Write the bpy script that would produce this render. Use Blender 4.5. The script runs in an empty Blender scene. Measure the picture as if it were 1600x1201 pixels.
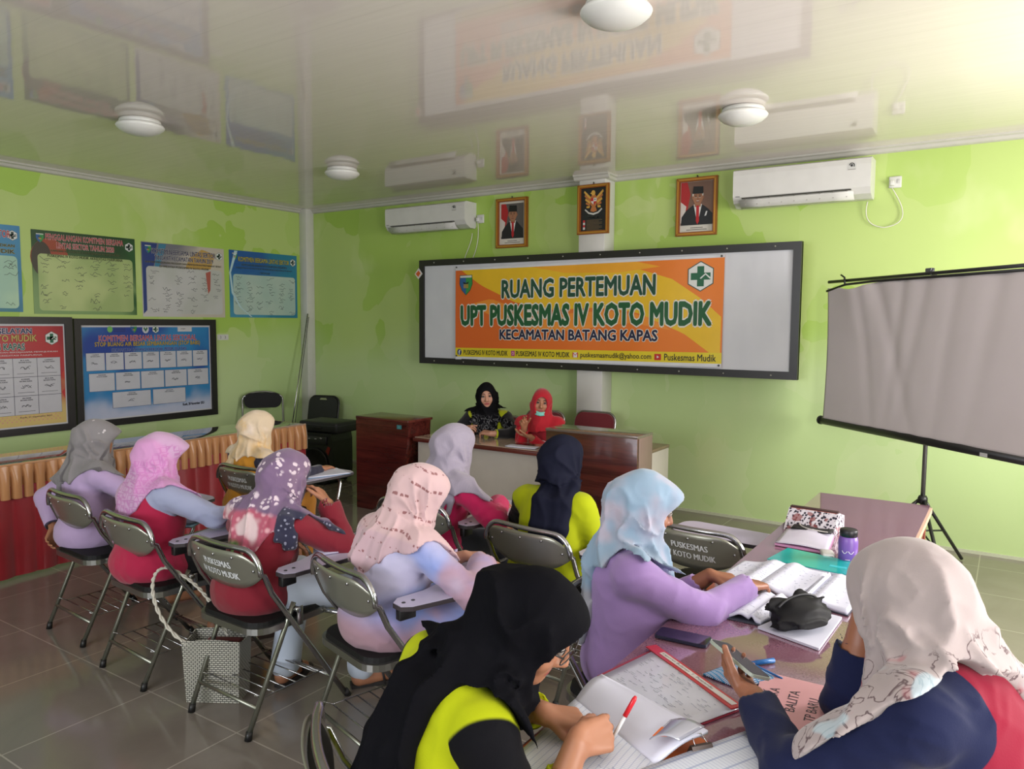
import bpy, bmesh, math, random
import numpy as np
from mathutils import Vector, Matrix
random.seed(7)
PI = math.pi
C = bpy.context.scene.collection
S = bpy.context.scene

# ------------------------------------------------------------------ camera
cam_d = bpy.data.cameras.new('camera')
cam = bpy.data.objects.new('camera', cam_d)
C.objects.link(cam)
_p, _y, _r, _f = 0.0813268, 0.583993, 0.00695, 1185.0
cam_d.sensor_fit = 'HORIZONTAL'
cam_d.sensor_width = 36.0
cam_d.lens = _f / 1600.0 * 36.0
cam_d.clip_start = 0.02
_fw = Vector((-math.sin(_y) * math.cos(_p), math.cos(_y) * math.cos(_p), -math.sin(_p)))
_rt = Vector((math.cos(_y), math.sin(_y), 0))
_up = _rt.cross(_fw)
_a = math.cos(_r) * _rt + math.sin(_r) * _up
_b = -math.sin(_r) * _rt + math.cos(_r) * _up
_m = Matrix((_a, _b, -_fw)).transposed().to_4x4()
_m.translation = Vector((7.18757, -6.36411, 1.65))
cam.matrix_world = _m
S.camera = cam

# ------------------------------------------------------------------ light and exposure
S.view_settings.view_transform = 'Standard'
S.view_settings.look = 'None'
S.view_settings.gamma = 1.0
S.view_settings.use_curve_mapping = False
S.view_settings.exposure = -0.26
S.cycles.use_denoising = True
S.cycles.max_bounces = 8
S.cycles.diffuse_bounces = 4
S.cycles.glossy_bounces = 4
S.cycles.caustics_reflective = False
S.cycles.caustics_refractive = False
S.cycles.sample_clamp_indirect = 4.0
w = bpy.data.worlds.new('sky')
S.world = w
w.use_nodes = True
_bg = w.node_tree.nodes['Background']
_bg.inputs[0].default_value = (0.86, 0.92, 1.0, 1)
_bg.inputs[1].default_value = 2.0

def window_light(name, loc, direction, sx, sy, power, col):
    d = bpy.data.lights.new(name, 'AREA')
    d.shape = 'RECTANGLE'
    d.size, d.size_y = sx, sy
    d.energy = power
    d.color = col
    o = bpy.data.objects.new(name, d)
    C.objects.link(o)
    o.location = loc
    o.rotation_euler = Vector(direction).to_track_quat('-Z', 'Z').to_euler()
    return o
# daylight entering by the windows of the right wall and of the rear wall
window_light('daylight_right', (8.98, -5.2, 1.75), (-1, 0.1, 0.07), 2.9, 1.5, 160, (1.0, 0.94, 0.92))
window_light('daylight_right_far', (8.98, -1.9, 1.75), (-1, -0.15, -0.04), 1.7, 1.5, 215, (1.0, 0.94, 0.92))
window_light('daylight_rear', (5.4, -8.95, 1.75), (0, 1, 0.08), 3.2, 1.5, 165, (0.92, 0.93, 1.0))

# ------------------------------------------------------------------ helpers
def lin(c):
    return tuple((x / 255 / 12.92) if x / 255 <= 0.04045 else ((x / 255 + 0.055) / 1.055) ** 2.4 for x in c) + (1.0,)

class NT:
    """small wrapper round a node tree"""
    def __init__(s, name):
        s.mat = bpy.data.materials.new(name)
        s.mat.use_nodes = True
        s.t = s.mat.node_tree
        s.b = s.t.nodes['Principled BSDF']
        s._obj = None
    def n(s, typ, **kw):
        nd = s.t.nodes.new(typ)
        for k, v in kw.items():
            setattr(nd, k, v)
        return nd
    def l(s, a, b):
        s.t.links.new(a, b)
    def put(s, sock, v):
        if hasattr(v, 'is_output') or isinstance(v, bpy.types.NodeSocket):
            s.l(v, sock)
        elif isinstance(v, (tuple, list)) and len(v) == 3 and sock.type == 'RGBA':
            sock.default_value = lin(v)
        else:
            sock.default_value = v
    def co(s, scale=(1, 1, 1), rot=(0, 0, 0), loc=(0, 0, 0)):
        if s._obj is None:
            s._obj = s.n('ShaderNodeTexCoord').outputs['Object']
        m = s.n('ShaderNodeMapping')
        m.inputs['Scale'].default_value = scale
        m.inputs['Rotation'].default_value = rot
        m.inputs['Location'].default_value = loc
        s.l(s._obj, m.inputs['Vector'])
        return m.outputs[0]
    def xyz(s, v=None):
        sp = s.n('ShaderNodeSeparateXYZ')
        s.l(v if v is not None else s.co(), sp.inputs[0])
        return sp.outputs
    def noise(s, scale=5, detail=2, v=None, rough=0.5, dist=0.0):
        x = s.n('ShaderNodeTexNoise')
        x.inputs['Scale'].default_value = scale
        x.inputs['Detail'].default_value = detail
        x.inputs['Roughness'].default_value = rough
        x.inputs['Distortion'].default_value = dist
        s.l(v if v is not None else s.co(), x.inputs['Vector'])
        return x.outputs['Fac']
    def vor(s, scale=5, v=None, feature='F1', metric='EUCLIDEAN', out='Distance', rnd=1.0):
        x = s.n('ShaderNodeTexVoronoi', feature=feature, distance=metric)
        x.inputs['Scale'].default_value = scale
        x.inputs['Randomness'].default_value = rnd
        s.l(v if v is not None else s.co(), x.inputs['Vector'])
        return x.outputs[out]
    def wave(s, scale=5, v=None, dist=0.0, dscale=1.0, direction='X', profile='SIN'):
        x = s.n('ShaderNodeTexWave', bands_direction=direction, wave_profile=profile)
        x.inputs['Scale'].default_value = scale
        x.inputs['Distortion'].default_value = dist
        x.inputs['Detail Scale'].default_value = dscale
        s.l(v if v is not None else s.co(), x.inputs['Vector'])
        return x.outputs['Fac']
    def m(s, op, a, b=0.0, c=None, clamp=False):
        x = s.n('ShaderNodeMath', operation=op, use_clamp=clamp)
        s.put(x.inputs[0], a)
        s.put(x.inputs[1], b)
        if c is not None:
            s.put(x.inputs[2], c)
        return x.outputs[0]
    def step(s, v, lo, hi):
        x = s.n('ShaderNodeMapRange', interpolation_type='SMOOTHSTEP')
        s.put(x.inputs['Value'], v)
        x.inputs['From Min'].default_value = lo
        x.inputs['From Max'].default_value = hi
        return x.outputs[0]
    def mix(s, f, a, b):
        x = s.n('ShaderNodeMix', data_type='RGBA')
        s.put(x.inputs[0], f)
        s.put(x.inputs[6], a)
        s.put(x.inputs[7], b)
        return x.outputs[2]
    def attr(s, name):
        return s.n('ShaderNodeAttribute', attribute_name=name).outputs['Fac']
    def bump(s, h, strength=0.3, dist=0.01):
        x = s.n('ShaderNodeBump')
        x.inputs['Strength'].default_value = strength
        x.inputs['Distance'].default_value = dist
        s.l(h, x.inputs['Height'])
        s.l(x.outputs[0], s.b.inputs['Normal'])
    def fin(s, col, rough=0.5, metal=0.0, spec=0.5, coat=0.0, sheen=0.0, trans=0.0, alpha=None):
        s.put(s.b.inputs['Base Color'], col)
        s.put(s.b.inputs['Roughness'], rough)
        s.b.inputs['Metallic'].default_value = metal
        s.b.inputs['Specular IOR Level'].default_value = spec
        s.b.inputs['Coat Weight'].default_value = coat
        s.b.inputs['Coat Roughness'].default_value = 0.06
        s.b.inputs['Sheen Weight'].default_value = sheen
        s.b.inputs['Transmission Weight'].default_value = trans
        return s.mat

_mc = {}
def M(col, rough=0.5, metal=0.0, spec=0.5, coat=0.0, sheen=0.0, var=0.06, name='paint'):
    """a plain material with a slight procedural variation of tone"""
    key = (col, rough, metal, spec, coat, sheen, var)
    if key not in _mc:
        t = NT(name)
        c2 = tuple(max(0, x * (1 - var)) for x in col)
        c = t.mix(t.noise(9, 2), c2, col) if var else col
        _mc[key] = t.fin(c, rough, metal, spec, coat, sheen)
    return _mc[key]

# ------------------------------------------------------------------ mesh builder
class MB:
    def __init__(s):
        s.v, s.f, s.mi, s.sm, s.mats, s.n = [], [], [], [], [], 0
    def mat(s, m):
        if m not in s.mats:
            s.mats.append(m)
        return s.mats.index(m)
    def add(s, verts, faces, m, smooth=False, X=None):
        verts = np.asarray(verts, float).reshape(-1, 3)
        if X is not None:
            X = np.array(X)
            verts = verts @ X[:3, :3].T + X[:3, 3]
        i = s.mat(m)
        for f in faces:
            s.f.append([int(q) + s.n for q in f])
            s.mi.append(i)
            s.sm.append(smooth)
        s.v.append(verts)
        s.n += len(verts)
        return s
    def box(s, c, size, m, bev=0.0, X=None, seg=2):
        bm = bmesh.new()
        bmesh.ops.create_cube(bm, size=1.0)
        for v in bm.verts:
            v.co = Vector((v.co.x * size[0], v.co.y * size[1], v.co.z * size[2]))
        if bev > 0:
            bmesh.ops.bevel(bm, geom=list(bm.edges), offset=min(bev, min(size) * 0.49), segments=seg, affect='EDGES', profile=0.5)
        for v in bm.verts:
            v.co += Vector(c)
        bm.verts.index_update()
        s.add([v.co[:] for v in bm.verts], [[v.index for v in f.verts] for f in bm.faces], m, bev > 0, X)
        bm.free()
        return s
    def tube(s, pts, r, m, n=8, closed=False, X=None, flat=1.0):
        P = [Vector(p) for p in pts]
        k = len(P)
        R = r if isinstance(r, (list, tuple)) else [r] * k
        tang = []
        for i in range(k):
            if closed:
                t = P[(i + 1) % k] - P[i - 1]
            else:
                t = P[min(i + 1, k - 1)] - P[max(i - 1, 0)]
            tang.append(t.normalized() if t.length > 1e-9 else Vector((0, 0, 1)))
        u = tang[0].orthogonal().normalized()
        vs, fs = [], []
        for i in range(k):
            t = tang[i]
            u = (u - t * u.dot(t))
            u = u.normalized() if u.length > 1e-6 else t.orthogonal().normalized()
            w_ = t.cross(u)
            for j in range(n):
                a = 2 * PI * j / n
                vs.append((P[i] + (u * math.cos(a) + w_ * math.sin(a) * flat) * R[i])[:])
        for i in range(k if closed else k - 1):
            for j in range(n):
                a, b = i * n + j, i * n + (j + 1) % n
                c, d = ((i + 1) % k) * n + (j + 1) % n, ((i + 1) % k) * n + j
                fs.append([a, b, c, d])
        if not closed:
            fs.append(list(range(n))[::-1])
            fs.append([(k - 1) * n + j for j in range(n)])
        return s.add(vs, fs, m, True, X)
    def lathe(s, prof, m, c=(0, 0, 0), n=24, X=None, axis='z'):
        vs, fs = [], []
        for (r, z) in prof:
            for j in range(n):
                a = 2 * PI * j / n
                p = (r * math.cos(a), r * math.sin(a), z)
                if axis == 'y':
                    p = (p[0], -p[2], p[1])
                elif axis == 'x':
                    p = (p[2], p[0], p[1])
                vs.append((p[0] + c[0], p[1] + c[1], p[2] + c[2]))
        k = len(prof)
        for i in range(k - 1):
            for j in range(n):
                fs.append([i * n + j, i * n + (j + 1) % n, (i + 1) * n + (j + 1) % n, (i + 1) * n + j])
        fs.append(list(range(n))[::-1])
        fs.append([(k - 1) * n + j for j in range(n)])
        return s.add(vs, fs, m, True, X)
    def prism(s, poly, depth, m, fn=None, X=None, smooth=False):
        """polygon (u, v) pushed from 0 to depth; fn(u, v, w) gives the point"""
        fn = fn or (lambda u, v, q: (u, v, q))
        k = len(poly)
        ar = sum(poly[i][0] * poly[(i + 1) % k][1] - poly[(i + 1) % k][0] * poly[i][1] for i in range(k))
        if ar < 0:
            poly = poly[::-1]
        vs = [fn(u, v, 0) for u, v in poly] + [fn(u, v, depth) for u, v in poly]
        fs = [list(range(k))[::-1], [k + i for i in range(k)]] + [[i, (i + 1) % k, k + (i + 1) % k, k + i] for i in range(k)]
        return s.add(vs, fs, m, smooth, X)
    def grid(s, fn, nu, nv, m, smooth=True, X=None, thick=None):
        """surface fn(u, v) with u, v in 0..1; thick gives a vector to add for a back face"""
        vs = [fn(i / nu, j / nv) for j in range(nv + 1) for i in range(nu + 1)]
        fs = [[j * (nu + 1) + i, j * (nu + 1) + i + 1, (j + 1) * (nu + 1) + i + 1, (j + 1) * (nu + 1) + i] for j in range(nv) for i in range(nu)]
        if thick is not None:
            n = len(vs)
            vs = vs + [(np.array(p) + np.array(thick)).tolist() for p in vs]
            fs = fs + [[q + n for q in f[::-1]] for f in fs]
            ring = [i for i in range(nu + 1)] + [j * (nu + 1) + nu for j in range(1, nv + 1)] + \
                   [nv * (nu + 1) + i for i in range(nu - 1, -1, -1)] + [j * (nu + 1) for j in range(nv - 1, 0, -1)]
            for a, b in zip(ring, ring[1:] + ring[:1]):
                fs.append([b, a, a + n, b + n])
        return s.add(vs, fs, m, smooth, X)
    def text(s, body, m, cx, cy, fn, w=None, h=None, bold=0.0, z=0.0, align='c', shear=0.0):
        """lettering centred at (cx, cy) in the plane fn(u, v, q), scaled to width w and/or height h"""
        vs, fs = text_mesh(body, shear)
        lo, hi = vs.min(0), vs.max(0)
        sx = (w / (hi[0] - lo[0])) if w else None
        sy = (h / (hi[1] - lo[1])) if h else None
        sx, sy = sx or sy, sy or sx
        ox = {'c': (lo[0] + hi[0]) / 2, 'l': lo[0], 'r': hi[0]}[align]
        for kk, (dx, dy) in enumerate(BOLD[0 if bold <= 0 else (1 if h and h < 0.03 else (2 if h and h < 0.05 else 3))]):
            pts = [fn(cx + (x + dx * bold - ox) * sx, cy + (y + dy * bold - (lo[1] + hi[1]) / 2) * sy, z + kk * 0.00006) for x, y in vs]
            s.add(pts, fs, m)
        return s
    def build(s, name, parent=None, loc=None, rz=None):
        me = bpy.data.meshes.new(name)
        V = np.concatenate(s.v) if s.v else np.zeros((0, 3))
        me.from_pydata(V.tolist(), [], s.f)
        for m in s.mats:
            me.materials.append(m)
        me.polygons.foreach_set('material_index', s.mi)
        me.polygons.foreach_set('use_smooth', s.sm)
        me.update()
        o = bpy.data.objects.new(name, me)
        C.objects.link(o)
        if parent is not None:
            o.parent = parent
        if loc is not None:
            o.location = loc
        if rz is not None:
            o.rotation_euler = (0, 0, rz)
        return o

_tc = {}
# directions in which letters are laid again, so that they become bold
BOLD = [[(0, 0)], [(-1, 0), (1, 0)], [(-1, -1), (1, -1), (1, 1), (-1, 1)], [(math.cos(i * PI / 4), math.sin(i * PI / 4)) for i in range(8)]]
def text_mesh(body, shear=0.0):
    key = (body, shear)
    if key not in _tc:
        cu = bpy.data.curves.new('lettering', 'FONT')
        cu.body = body
        cu.size = 1.0
        cu.shear = shear
        cu.resolution_u = 2
        o = bpy.data.objects.new('lettering', cu)
        C.objects.link(o)
        dg = bpy.context.evaluated_depsgraph_get()
        e = o.evaluated_get(dg)
        me = e.to_mesh()
        vs = np.array([v.co[:2] for v in me.vertices])
        fs = [list(p.vertices) for p in me.polygons]
        e.to_mesh_clear()
        bpy.data.objects.remove(o)
        bpy.data.curves.remove(cu)
        _tc[key] = (vs, fs)
    return _tc[key]

def tag(o, label, cat, group=None):
    o['label'] = label
    o['category'] = cat
    if group:
        o['group'] = group
    return o

def thing(name, label, cat, loc=(0, 0, 0), rz=0.0, group=None):
    o = bpy.data.objects.new(name, None)
    o.empty_display_size = 0.1
    C.objects.link(o)
    o.location = loc
    o.rotation_euler = (0, 0, rz)
    return tag(o, label, cat, group)

def structure(o):
    o['kind'] = 'structure'
    return o

def dup(root, loc, rz, label, group=None):
    r = root.copy()
    C.objects.link(r)
    r.location = loc
    r.rotation_euler = (0, 0, rz)
    r['label'] = label
    if group:
        r['group'] = group
    for ch in list(root.children):
        c = ch.copy()
        C.objects.link(c)
        c.parent = r
        for g in list(ch.children):
            d = g.copy()
            C.objects.link(d)
            d.parent = c
    return r

def Rz(a):
    return Matrix.Rotation(a, 4, 'Z')
def T(x, y, z):
    return Matrix.Translation((x, y, z))
# ------------------------------------------------------------------ the room
H = 2.978
XR, YR = 9.0, -9.0

def wall_material():
    t = NT('lime_wall_paint')
    x, y, z = t.xyz()
    # roller patches: blocky cells of two greens, worn paler at places
    cv = t.co(scale=(0.9, 0.9, 0.55))
    nz = t.n('ShaderNodeTexNoise'); nz.inputs['Scale'].default_value = 2.2; t.l(t.co(), nz.inputs['Vector'])
    ad = t.n('ShaderNodeVectorMath', operation='MULTIPLY_ADD')
    t.l(nz.outputs['Color'], ad.inputs[0]); ad.inputs[1].default_value = (0.35, 0.35, 0.35); t.l(cv, ad.inputs[2])
    cell = t.vor(1.9, ad.outputs[0], metric='CHEBYCHEV', out='Color')
    g = t.n('ShaderNodeSeparateColor'); t.l(cell, g.inputs[0])
    f = t.step(g.outputs[0], 0.25, 0.75)
    big = t.noise(0.9, 3)
    f2 = t.step(t.m('ADD', t.m('MULTIPLY', f, 0.62), t.m('MULTIPLY', big, 0.5)), 0.15, 0.95)
    c = t.mix(f2, (158, 190, 84), (177, 198, 120))
    low = t.step(t.m('ADD', z, t.m('MULTIPLY', big, 0.9)), 2.15, 1.45)
    c = t.mix(t.m('MULTIPLY', low, 0.62), c, (191, 210, 166))
    chalk = t.step(t.noise(1.3, 4, t.co(scale=(1, 1, 0.7), loc=(3, 7, 1))), 0.60, 0.72)
    c = t.mix(t.m('MULTIPLY', chalk, 0.45), c, (198, 210, 154))
    t.bump(t.noise(60, 3), 0.08, 0.004)
    return t.fin(c, 0.42, spec=0.35)

def ceiling_material():
    t = NT('glossy_ceiling_panel')
    x, y, z = t.xyz()
    grain = t.noise(3, 3, t.co(scale=(0.5, 9, 1)))
    c = t.mix(grain, (214, 206, 199), (226, 219, 212))
    # the joints between the planks
    fr = t.m('FRACT', t.m('DIVIDE', t.m('ADD', y, 20.0), 0.25))
    j = t.m('LESS_THAN', t.m('ABSOLUTE', t.m('SUBTRACT', fr, 0.5)), 0.008)
    c = t.mix(t.m('MULTIPLY', j, 0.12), c, (120, 116, 108))
    wob = t.noise(1.0, 2, t.co(scale=(0.5, 5, 1)))
    steps = t.m('PINGPONG', t.m('ADD', y, 20.0), 0.25)
    t.bump(t.m('ADD', wob, t.m('MULTIPLY', steps, 0.25)), 0.05, 0.02)
    return t.fin(c, 0.045, spec=0.62)

def floor_material():
    t = NT('glazed_floor_tile')
    br = t.n('ShaderNodeTexBrick', offset=0.0)
    br.inputs['Scale'].default_value = 1.0
    br.inputs['Brick Width'].default_value = 0.6
    br.inputs['Row Height'].default_value = 0.6
    br.inputs['Mortar Size'].default_value = 0.0035
    br.inputs['Mortar Smooth'].default_value = 0.2
    t.l(t.co(loc=(0.14, 4.53, 0)), br.inputs['Vector'])
    vein = t.noise(2.0, 5, rough=0.6, dist=0.6)
    a = t.mix(vein, (100, 93, 86), (134, 126, 118))
    c = t.mix(t.m('MULTIPLY', br.outputs['Fac'], 0.6), a, (176, 168, 158))
    sm = t.noise(1.4, 3)
    t.bump(t.noise(1.2, 1), 0.02, 0.01)
    return t.fin(c, t.m('ADD', 0.07, t.m('MULTIPLY', sm, 0.10)), spec=0.6)

wallM, ceilM, floorM = wall_material(), ceiling_material(), floor_material()
whiteM = M((205, 204, 200), 0.45, name='white_paint')
trimM = M((188, 186, 178), 0.4, name='cornice_paint')

def slab(name, c, s, m, bev=0.0):
    return structure(MB().box(c, s, m, bev).build(name))
slab('floor', (XR / 2, YR / 2, -0.05), (XR + 0.4, -YR + 0.4, 0.1), floorM)
slab('ceiling', (XR / 2, YR / 2, H + 0.05), (XR + 0.4, -YR + 0.4, 0.1), ceilM)
slab('wall_back', (XR / 2, 0.1, H / 2), (XR + 0.4, 0.2, H), wallM)
slab('wall_left', (-0.1, YR / 2, H / 2), (0.2, -YR, H), wallM)

def pierced_wall(name, horiz, holes, lo, hi, at):
    """a wall with window openings between z 0.95 and 2.55"""
    mb = MB()
    def seg(a, b, z0, z1):
        if horiz:
            mb.box(((a + b) / 2, at, (z0 + z1) / 2), (b - a, 0.2, z1 - z0), wallM)
        else:
            mb.box((at, (a + b) / 2, (z0 + z1) / 2), (0.2, b - a, z1 - z0), wallM)
    seg(lo, hi, 0, 0.95)
    seg(lo, hi, 2.55, H)
    cur = lo
    for a, b in holes:
        seg(cur, a, 0.95, 2.55)
        cur = b
    seg(cur, hi, 0.95, 2.55)
    return structure(mb.build(name))
R_HOLES = [(-6.7, -3.7), (-2.8, -1.0)]
B_HOLES = [(1.2, 2.8), (3.7, 7.1)]
pierced_wall('wall_right', False, R_HOLES, YR, 0, XR + 0.1)
pierced_wall('wall_rear', True, B_HOLES, 0, XR, YR - 0.1)
wi = 1
woodW = M((92, 60, 40), 0.45, name='window_wood')
for hz, holes in ((False, R_HOLES), (True, B_HOLES)):
    for a, b in holes:
        mb = MB()
        n = max(2, int(round((b - a) / 0.85)))
        for k in range(n + 1):
            q = a + (b - a) * k / n
            q = min(max(q, a + 0.03), b - 0.03)
            mb.box((q, YR - 0.1, 1.75) if hz else (XR + 0.1, q, 1.75), (0.06, 0.09, 1.6) if hz else (0.09, 0.06, 1.6), woodW)
        for z in (0.98, 2.1, 2.52):
            mb.box(((a + b) / 2, YR - 0.1, z) if hz else (XR + 0.1, (a + b) / 2, z), (b - a, 0.09, 0.06) if hz else (0.09, b - a, 0.06), woodW)
        structure(mb.build('window_%d' % wi))
        wi += 1

# pilaster in the back wall, pier in the corner, cornices, skirting
slab('trim_1', (3.96, -0.1, H / 2), (0.26, 0.2, H), whiteM, 0.004)
slab('trim_2', (0.06, -0.06, H / 2), (0.12, 0.12, H), whiteM, 0.004)
def cornice(name, path):
    prof = [(0, 0), (0.045, 0), (0.045, -0.012), (0.03, -0.02), (0.022, -0.04), (0.012, -0.046), (0, -0.05)]
    mb = MB()
    for (p, q, nrm) in path:
        p, q, nrm = Vector(p), Vector(q), Vector(nrm)
        d = q - p
        vs = [(p + nrm * u + Vector((0, 0, H + v)))[:] for u, v in prof] + [(q + nrm * u + Vector((0, 0, H + v)))[:] for u, v in prof]
        k = len(prof)
        fs = [[i, (i + 1) % k, k + (i + 1) % k, k + i] for i in range(k)] + [list(range(k))[::-1], [k + i for i in range(k)]]
        mb.add(vs, fs, trimM)
    return structure(mb.build(name))
cornice('trim_3', [((0, 0, 0), (3.83, 0, 0), (0, -1, 0)), ((4.09, 0, 0), (XR, 0, 0), (0, -1, 0)),
                   ((3.785, -0.2, 0), (4.135, -0.2, 0), (0, -1, 0)), ((3.83, -0.2, 0), (3.83, 0, 0), (-1, 0, 0)), ((4.09, -0.2, 0), (4.09, 0, 0), (1, 0, 0))])
cornice('trim_4', [((0, YR, 0), (0, 0, 0), (1, 0, 0))])
slab('baseboard_back', (XR / 2, -0.006, 0.012), (XR, 0.012, 0.024), M((190, 196, 170), 0.4))
slab('baseboard_left', (0.006, YR / 2, 0.012), (0.012, -YR, 0.024), M((190, 196, 170), 0.4))

# ------------------------------------------------------------------ ceiling lights
plastic = M((206, 206, 202), 0.35, name='white_plastic')
def lampM():
    t = NT('opal_diffuser')
    return t.fin((214, 214, 210), 0.3)
opal = lampM()
lamp_l = ['large white round ceiling light nearest the camera, cut by the top edge', 'white round ceiling light above the posters on the left wall',
          'small white round ceiling light near the far left corner', 'white round ceiling light before the right-hand air conditioner']
for i, (x, y) in enumerate([(5.745, -3.42), (2.26, -3.42), (2.24, -1.58), (5.72, -1.58)]):
    r = thing('ceiling_light', lamp_l[i], 'ceiling light', (x, y, H), 0, 'round ceiling lights')
    MB().lathe([(0.10, 0), (0.125, -0.004), (0.13, -0.018), (0.125, -0.03), (0.1, -0.034)], plastic, n=32).build('base', r)
    MB().lathe([(0.115, -0.03), (0.142, -0.034), (0.150, -0.046), (0.146, -0.056), (0.12, -0.078), (0.085, -0.094), (0.045, -0.102), (0.012, -0.104)], opal, n=40).build('diffuser', r)

# ------------------------------------------------------------------ air conditioners
acM = M((208, 207, 204), 0.32, name='ac_plastic')
acG = M((150, 147, 140), 0.5)
dark = M((40, 40, 42), 0.4)
def air_conditioner(x0, x1, z0, z1, label):
    r = thing('air_conditioner', label, 'air conditioner', ((x0 + x1) / 2, 0, z0), 0, 'wall air conditioners')
    w_, h_ = x1 - x0, z1 - z0
    prof = [(0, 0.02), (0.0, h_), (0.17, h_), (0.2, h_ - 0.012), (0.205, h_ - 0.05), (0.20, 0.075), (0.17, 0.03), (0.10, 0.0), (0.02, 0.0)]
    MB().prism([(a, b) for a, b in prof], w_, acM, lambda u, v, q: (q - w_ / 2, -u, v)).build('housing', r)
    # open outlet with a dark slot, guide ribs and a swing flap
    sl = MB()
    n = Vector((0, -0.05, -0.036)).normalized()
    sl.grid(lambda u, v: (-w_ / 2 + 0.07 + u * (w_ - 0.2), -0.203 + v * 0.085, 0.068 - v * 0.058), 1, 1, M((88, 86, 82), 0.6), False)
    for k in range(9):
        xx = -w_ / 2 + 0.10 + k * (w_ - 0.26) / 8
        sl.box((xx, -0.17, 0.035), (0.008, 0.06, 0.05), acG, 0.003)
    sl.build('air_outlet', r)
    MB().grid(lambda u, v: (-w_ / 2 + 0.06 + u * (w_ - 0.17), -0.222 + 0.06 * v, 0.048 - 0.055 * v - 0.012 * math.sin(v * PI)), 6, 4, acM, True, thick=(0, 0.004, -0.006)).build('swing_flap', r)
    st = MB()
    st.box((w_ / 2 - 0.13, -0.2045, h_ - 0.065), (0.06, 0.002, 0.05), M((196, 196, 194), 0.4))
    st.tube([(w_ / 2 - 0.13 + 0.017 * math.cos(a), -0.206, h_ - 0.058 + 0.017 * math.sin(a)) for a in [i * 0.3 - 0.6 for i in range(13)]], 0.003, dark, 6)
    st.lathe([(0.001, 0), (0.009, 0), (0.009, 0.002), (0.001, 0.002)], dark, (w_ / 2 - 0.13, -0.206, h_ - 0.058), 12, axis='y')
    st.box((w_ / 2 - 0.13, -0.206, h_ - 0.087), (0.05, 0.001, 0.005), acG)
    st.build('badge', r)
    MB().box((-w_ / 2 + 0.04, -0.203, 0.078), (0.035, 0.003, 0.004), dark).build('maker_plate', r)
    return r
air_conditioner(1.46, 2.53, 2.605, 2.865, 'white wall air conditioner left of the framed portraits')
air_conditioner(5.235, 6.25, 2.59, 2.885, 'white wall air conditioner at right, above the projector screen side of the wall')

def socket(x, z, label, pts):
    r = thing('power_socket', label, 'socket', (x, 0, z), 0, 'wall sockets')
    MB().box((0, -0.008, 0), (0.085, 0.016, 0.085), plastic, 0.006).build('plate', r)
    mb = MB()
    mb.box((-0.018, -0.03, -0.008), (0.03, 0.035, 0.04), plastic, 0.006)
    mb.build('plug', r)
    MB().box((0.022, -0.018, 0.004), (0.02, 0.006, 0.03), M((190, 190, 186), 0.3), 0.003).build('switch', r)
    MB().tube([(a - x, b_, c_ - z) for a, b_, c_ in pts], 0.004, M((214, 214, 200), 0.5), 6).build('power_cord', r)
def arc(p0, p1, p2, p3, n=18):
    P = [Vector(p) for p in (p0, p1, p2, p3)]
    out = []
    for i in range(n + 1):
        t = i / n
        out.append((P[0] * (1 - t) ** 3 + P[1] * 3 * t * (1 - t) ** 2 + P[2] * 3 * t * t * (1 - t) + P[3] * t ** 3)[:])
    return out
socket(2.59, 2.70, 'white wall socket beside the left air conditioner',
       arc((2.572, -0.03, 2.66), (2.59, -0.02, 2.45), (2.52, -0.02, 2.32), (2.44, -0.02, 2.22)) + arc((2.44, -0.02, 2.22), (2.3, -0.02, 2.25), (2.50, -0.03, 2.42), (2.50, -0.03, 2.56)))
socket(6.39, 2.71, 'white wall socket beside the right air conditioner',
       arc((6.37, -0.03, 2.67), (6.47, -0.02, 2.5), (6.5, -0.02, 2.40), (6.33, -0.02, 2.38)) + arc((6.33, -0.02, 2.38), (6.20, -0.02, 2.4), (6.19, -0.03, 2.48), (6.21, -0.03, 2.58))[1:])

# ------------------------------------------------------------------ pictures over the notice board
goldF = M((150, 86, 34), 0.3, 0.3, name='gold_brown_frame')
goldI = M((196, 140, 60), 0.3, 0.5)
def hexa(cx, cz, r, k=6, rot=PI / 6, sx=1.0):
    return [(cx + r * sx * math.cos(rot + 2 * PI * i / k), cz + r * math.sin(rot + 2 * PI * i / k)) for i in range(k)]
def ell(cx, cz, rx, rz_, n=20, a0=0, a1=2 * PI):
    return [(cx + rx * math.cos(a0 + (a1 - a0) * i / n), cz + rz_ * math.sin(a0 + (a1 - a0) * i / n)) for i in range(n if a1 - a0 > 6.2 else n + 1)]
def frame_parts(r, w_, h_, fw, fd, m_out, m_in, fn):
    mb = MB()
    for (cu, cv, su, sv) in ((0, h_ / 2 - fw / 2, w_, fw), (0, -h_ / 2 + fw / 2, w_, fw), (-w_ / 2 + fw / 2, 0, fw, h_ - 2 * fw), (w_ / 2 - fw / 2, 0, fw, h_ - 2 * fw)):
        poly = [(cu - su / 2, cv - sv / 2), (cu + su / 2, cv - sv / 2), (cu + su / 2, cv + sv / 2), (cu - su / 2, cv + sv / 2)]
        mb.prism(poly, fd, m_out, fn)
    if m_in:
        g = fw * 0.45
        for (cu, cv, su, sv) in ((0, h_ / 2 - fw / 2, w_ - fw, g), (0, -h_ / 2 + fw / 2, w_ - fw, g), (-w_ / 2 + fw / 2, 0, g, h_ - fw), (w_ / 2 - fw / 2, 0, g, h_ - fw)):
            poly = [(cu - su / 2, cv - sv / 2), (cu + su / 2, cv - sv / 2), (cu + su / 2, cv + sv / 2), (cu - su / 2, cv + sv / 2)]
            mb.prism(poly, fd + 0.006, m_in, fn)
    return mb.build('frame', r)

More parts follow.
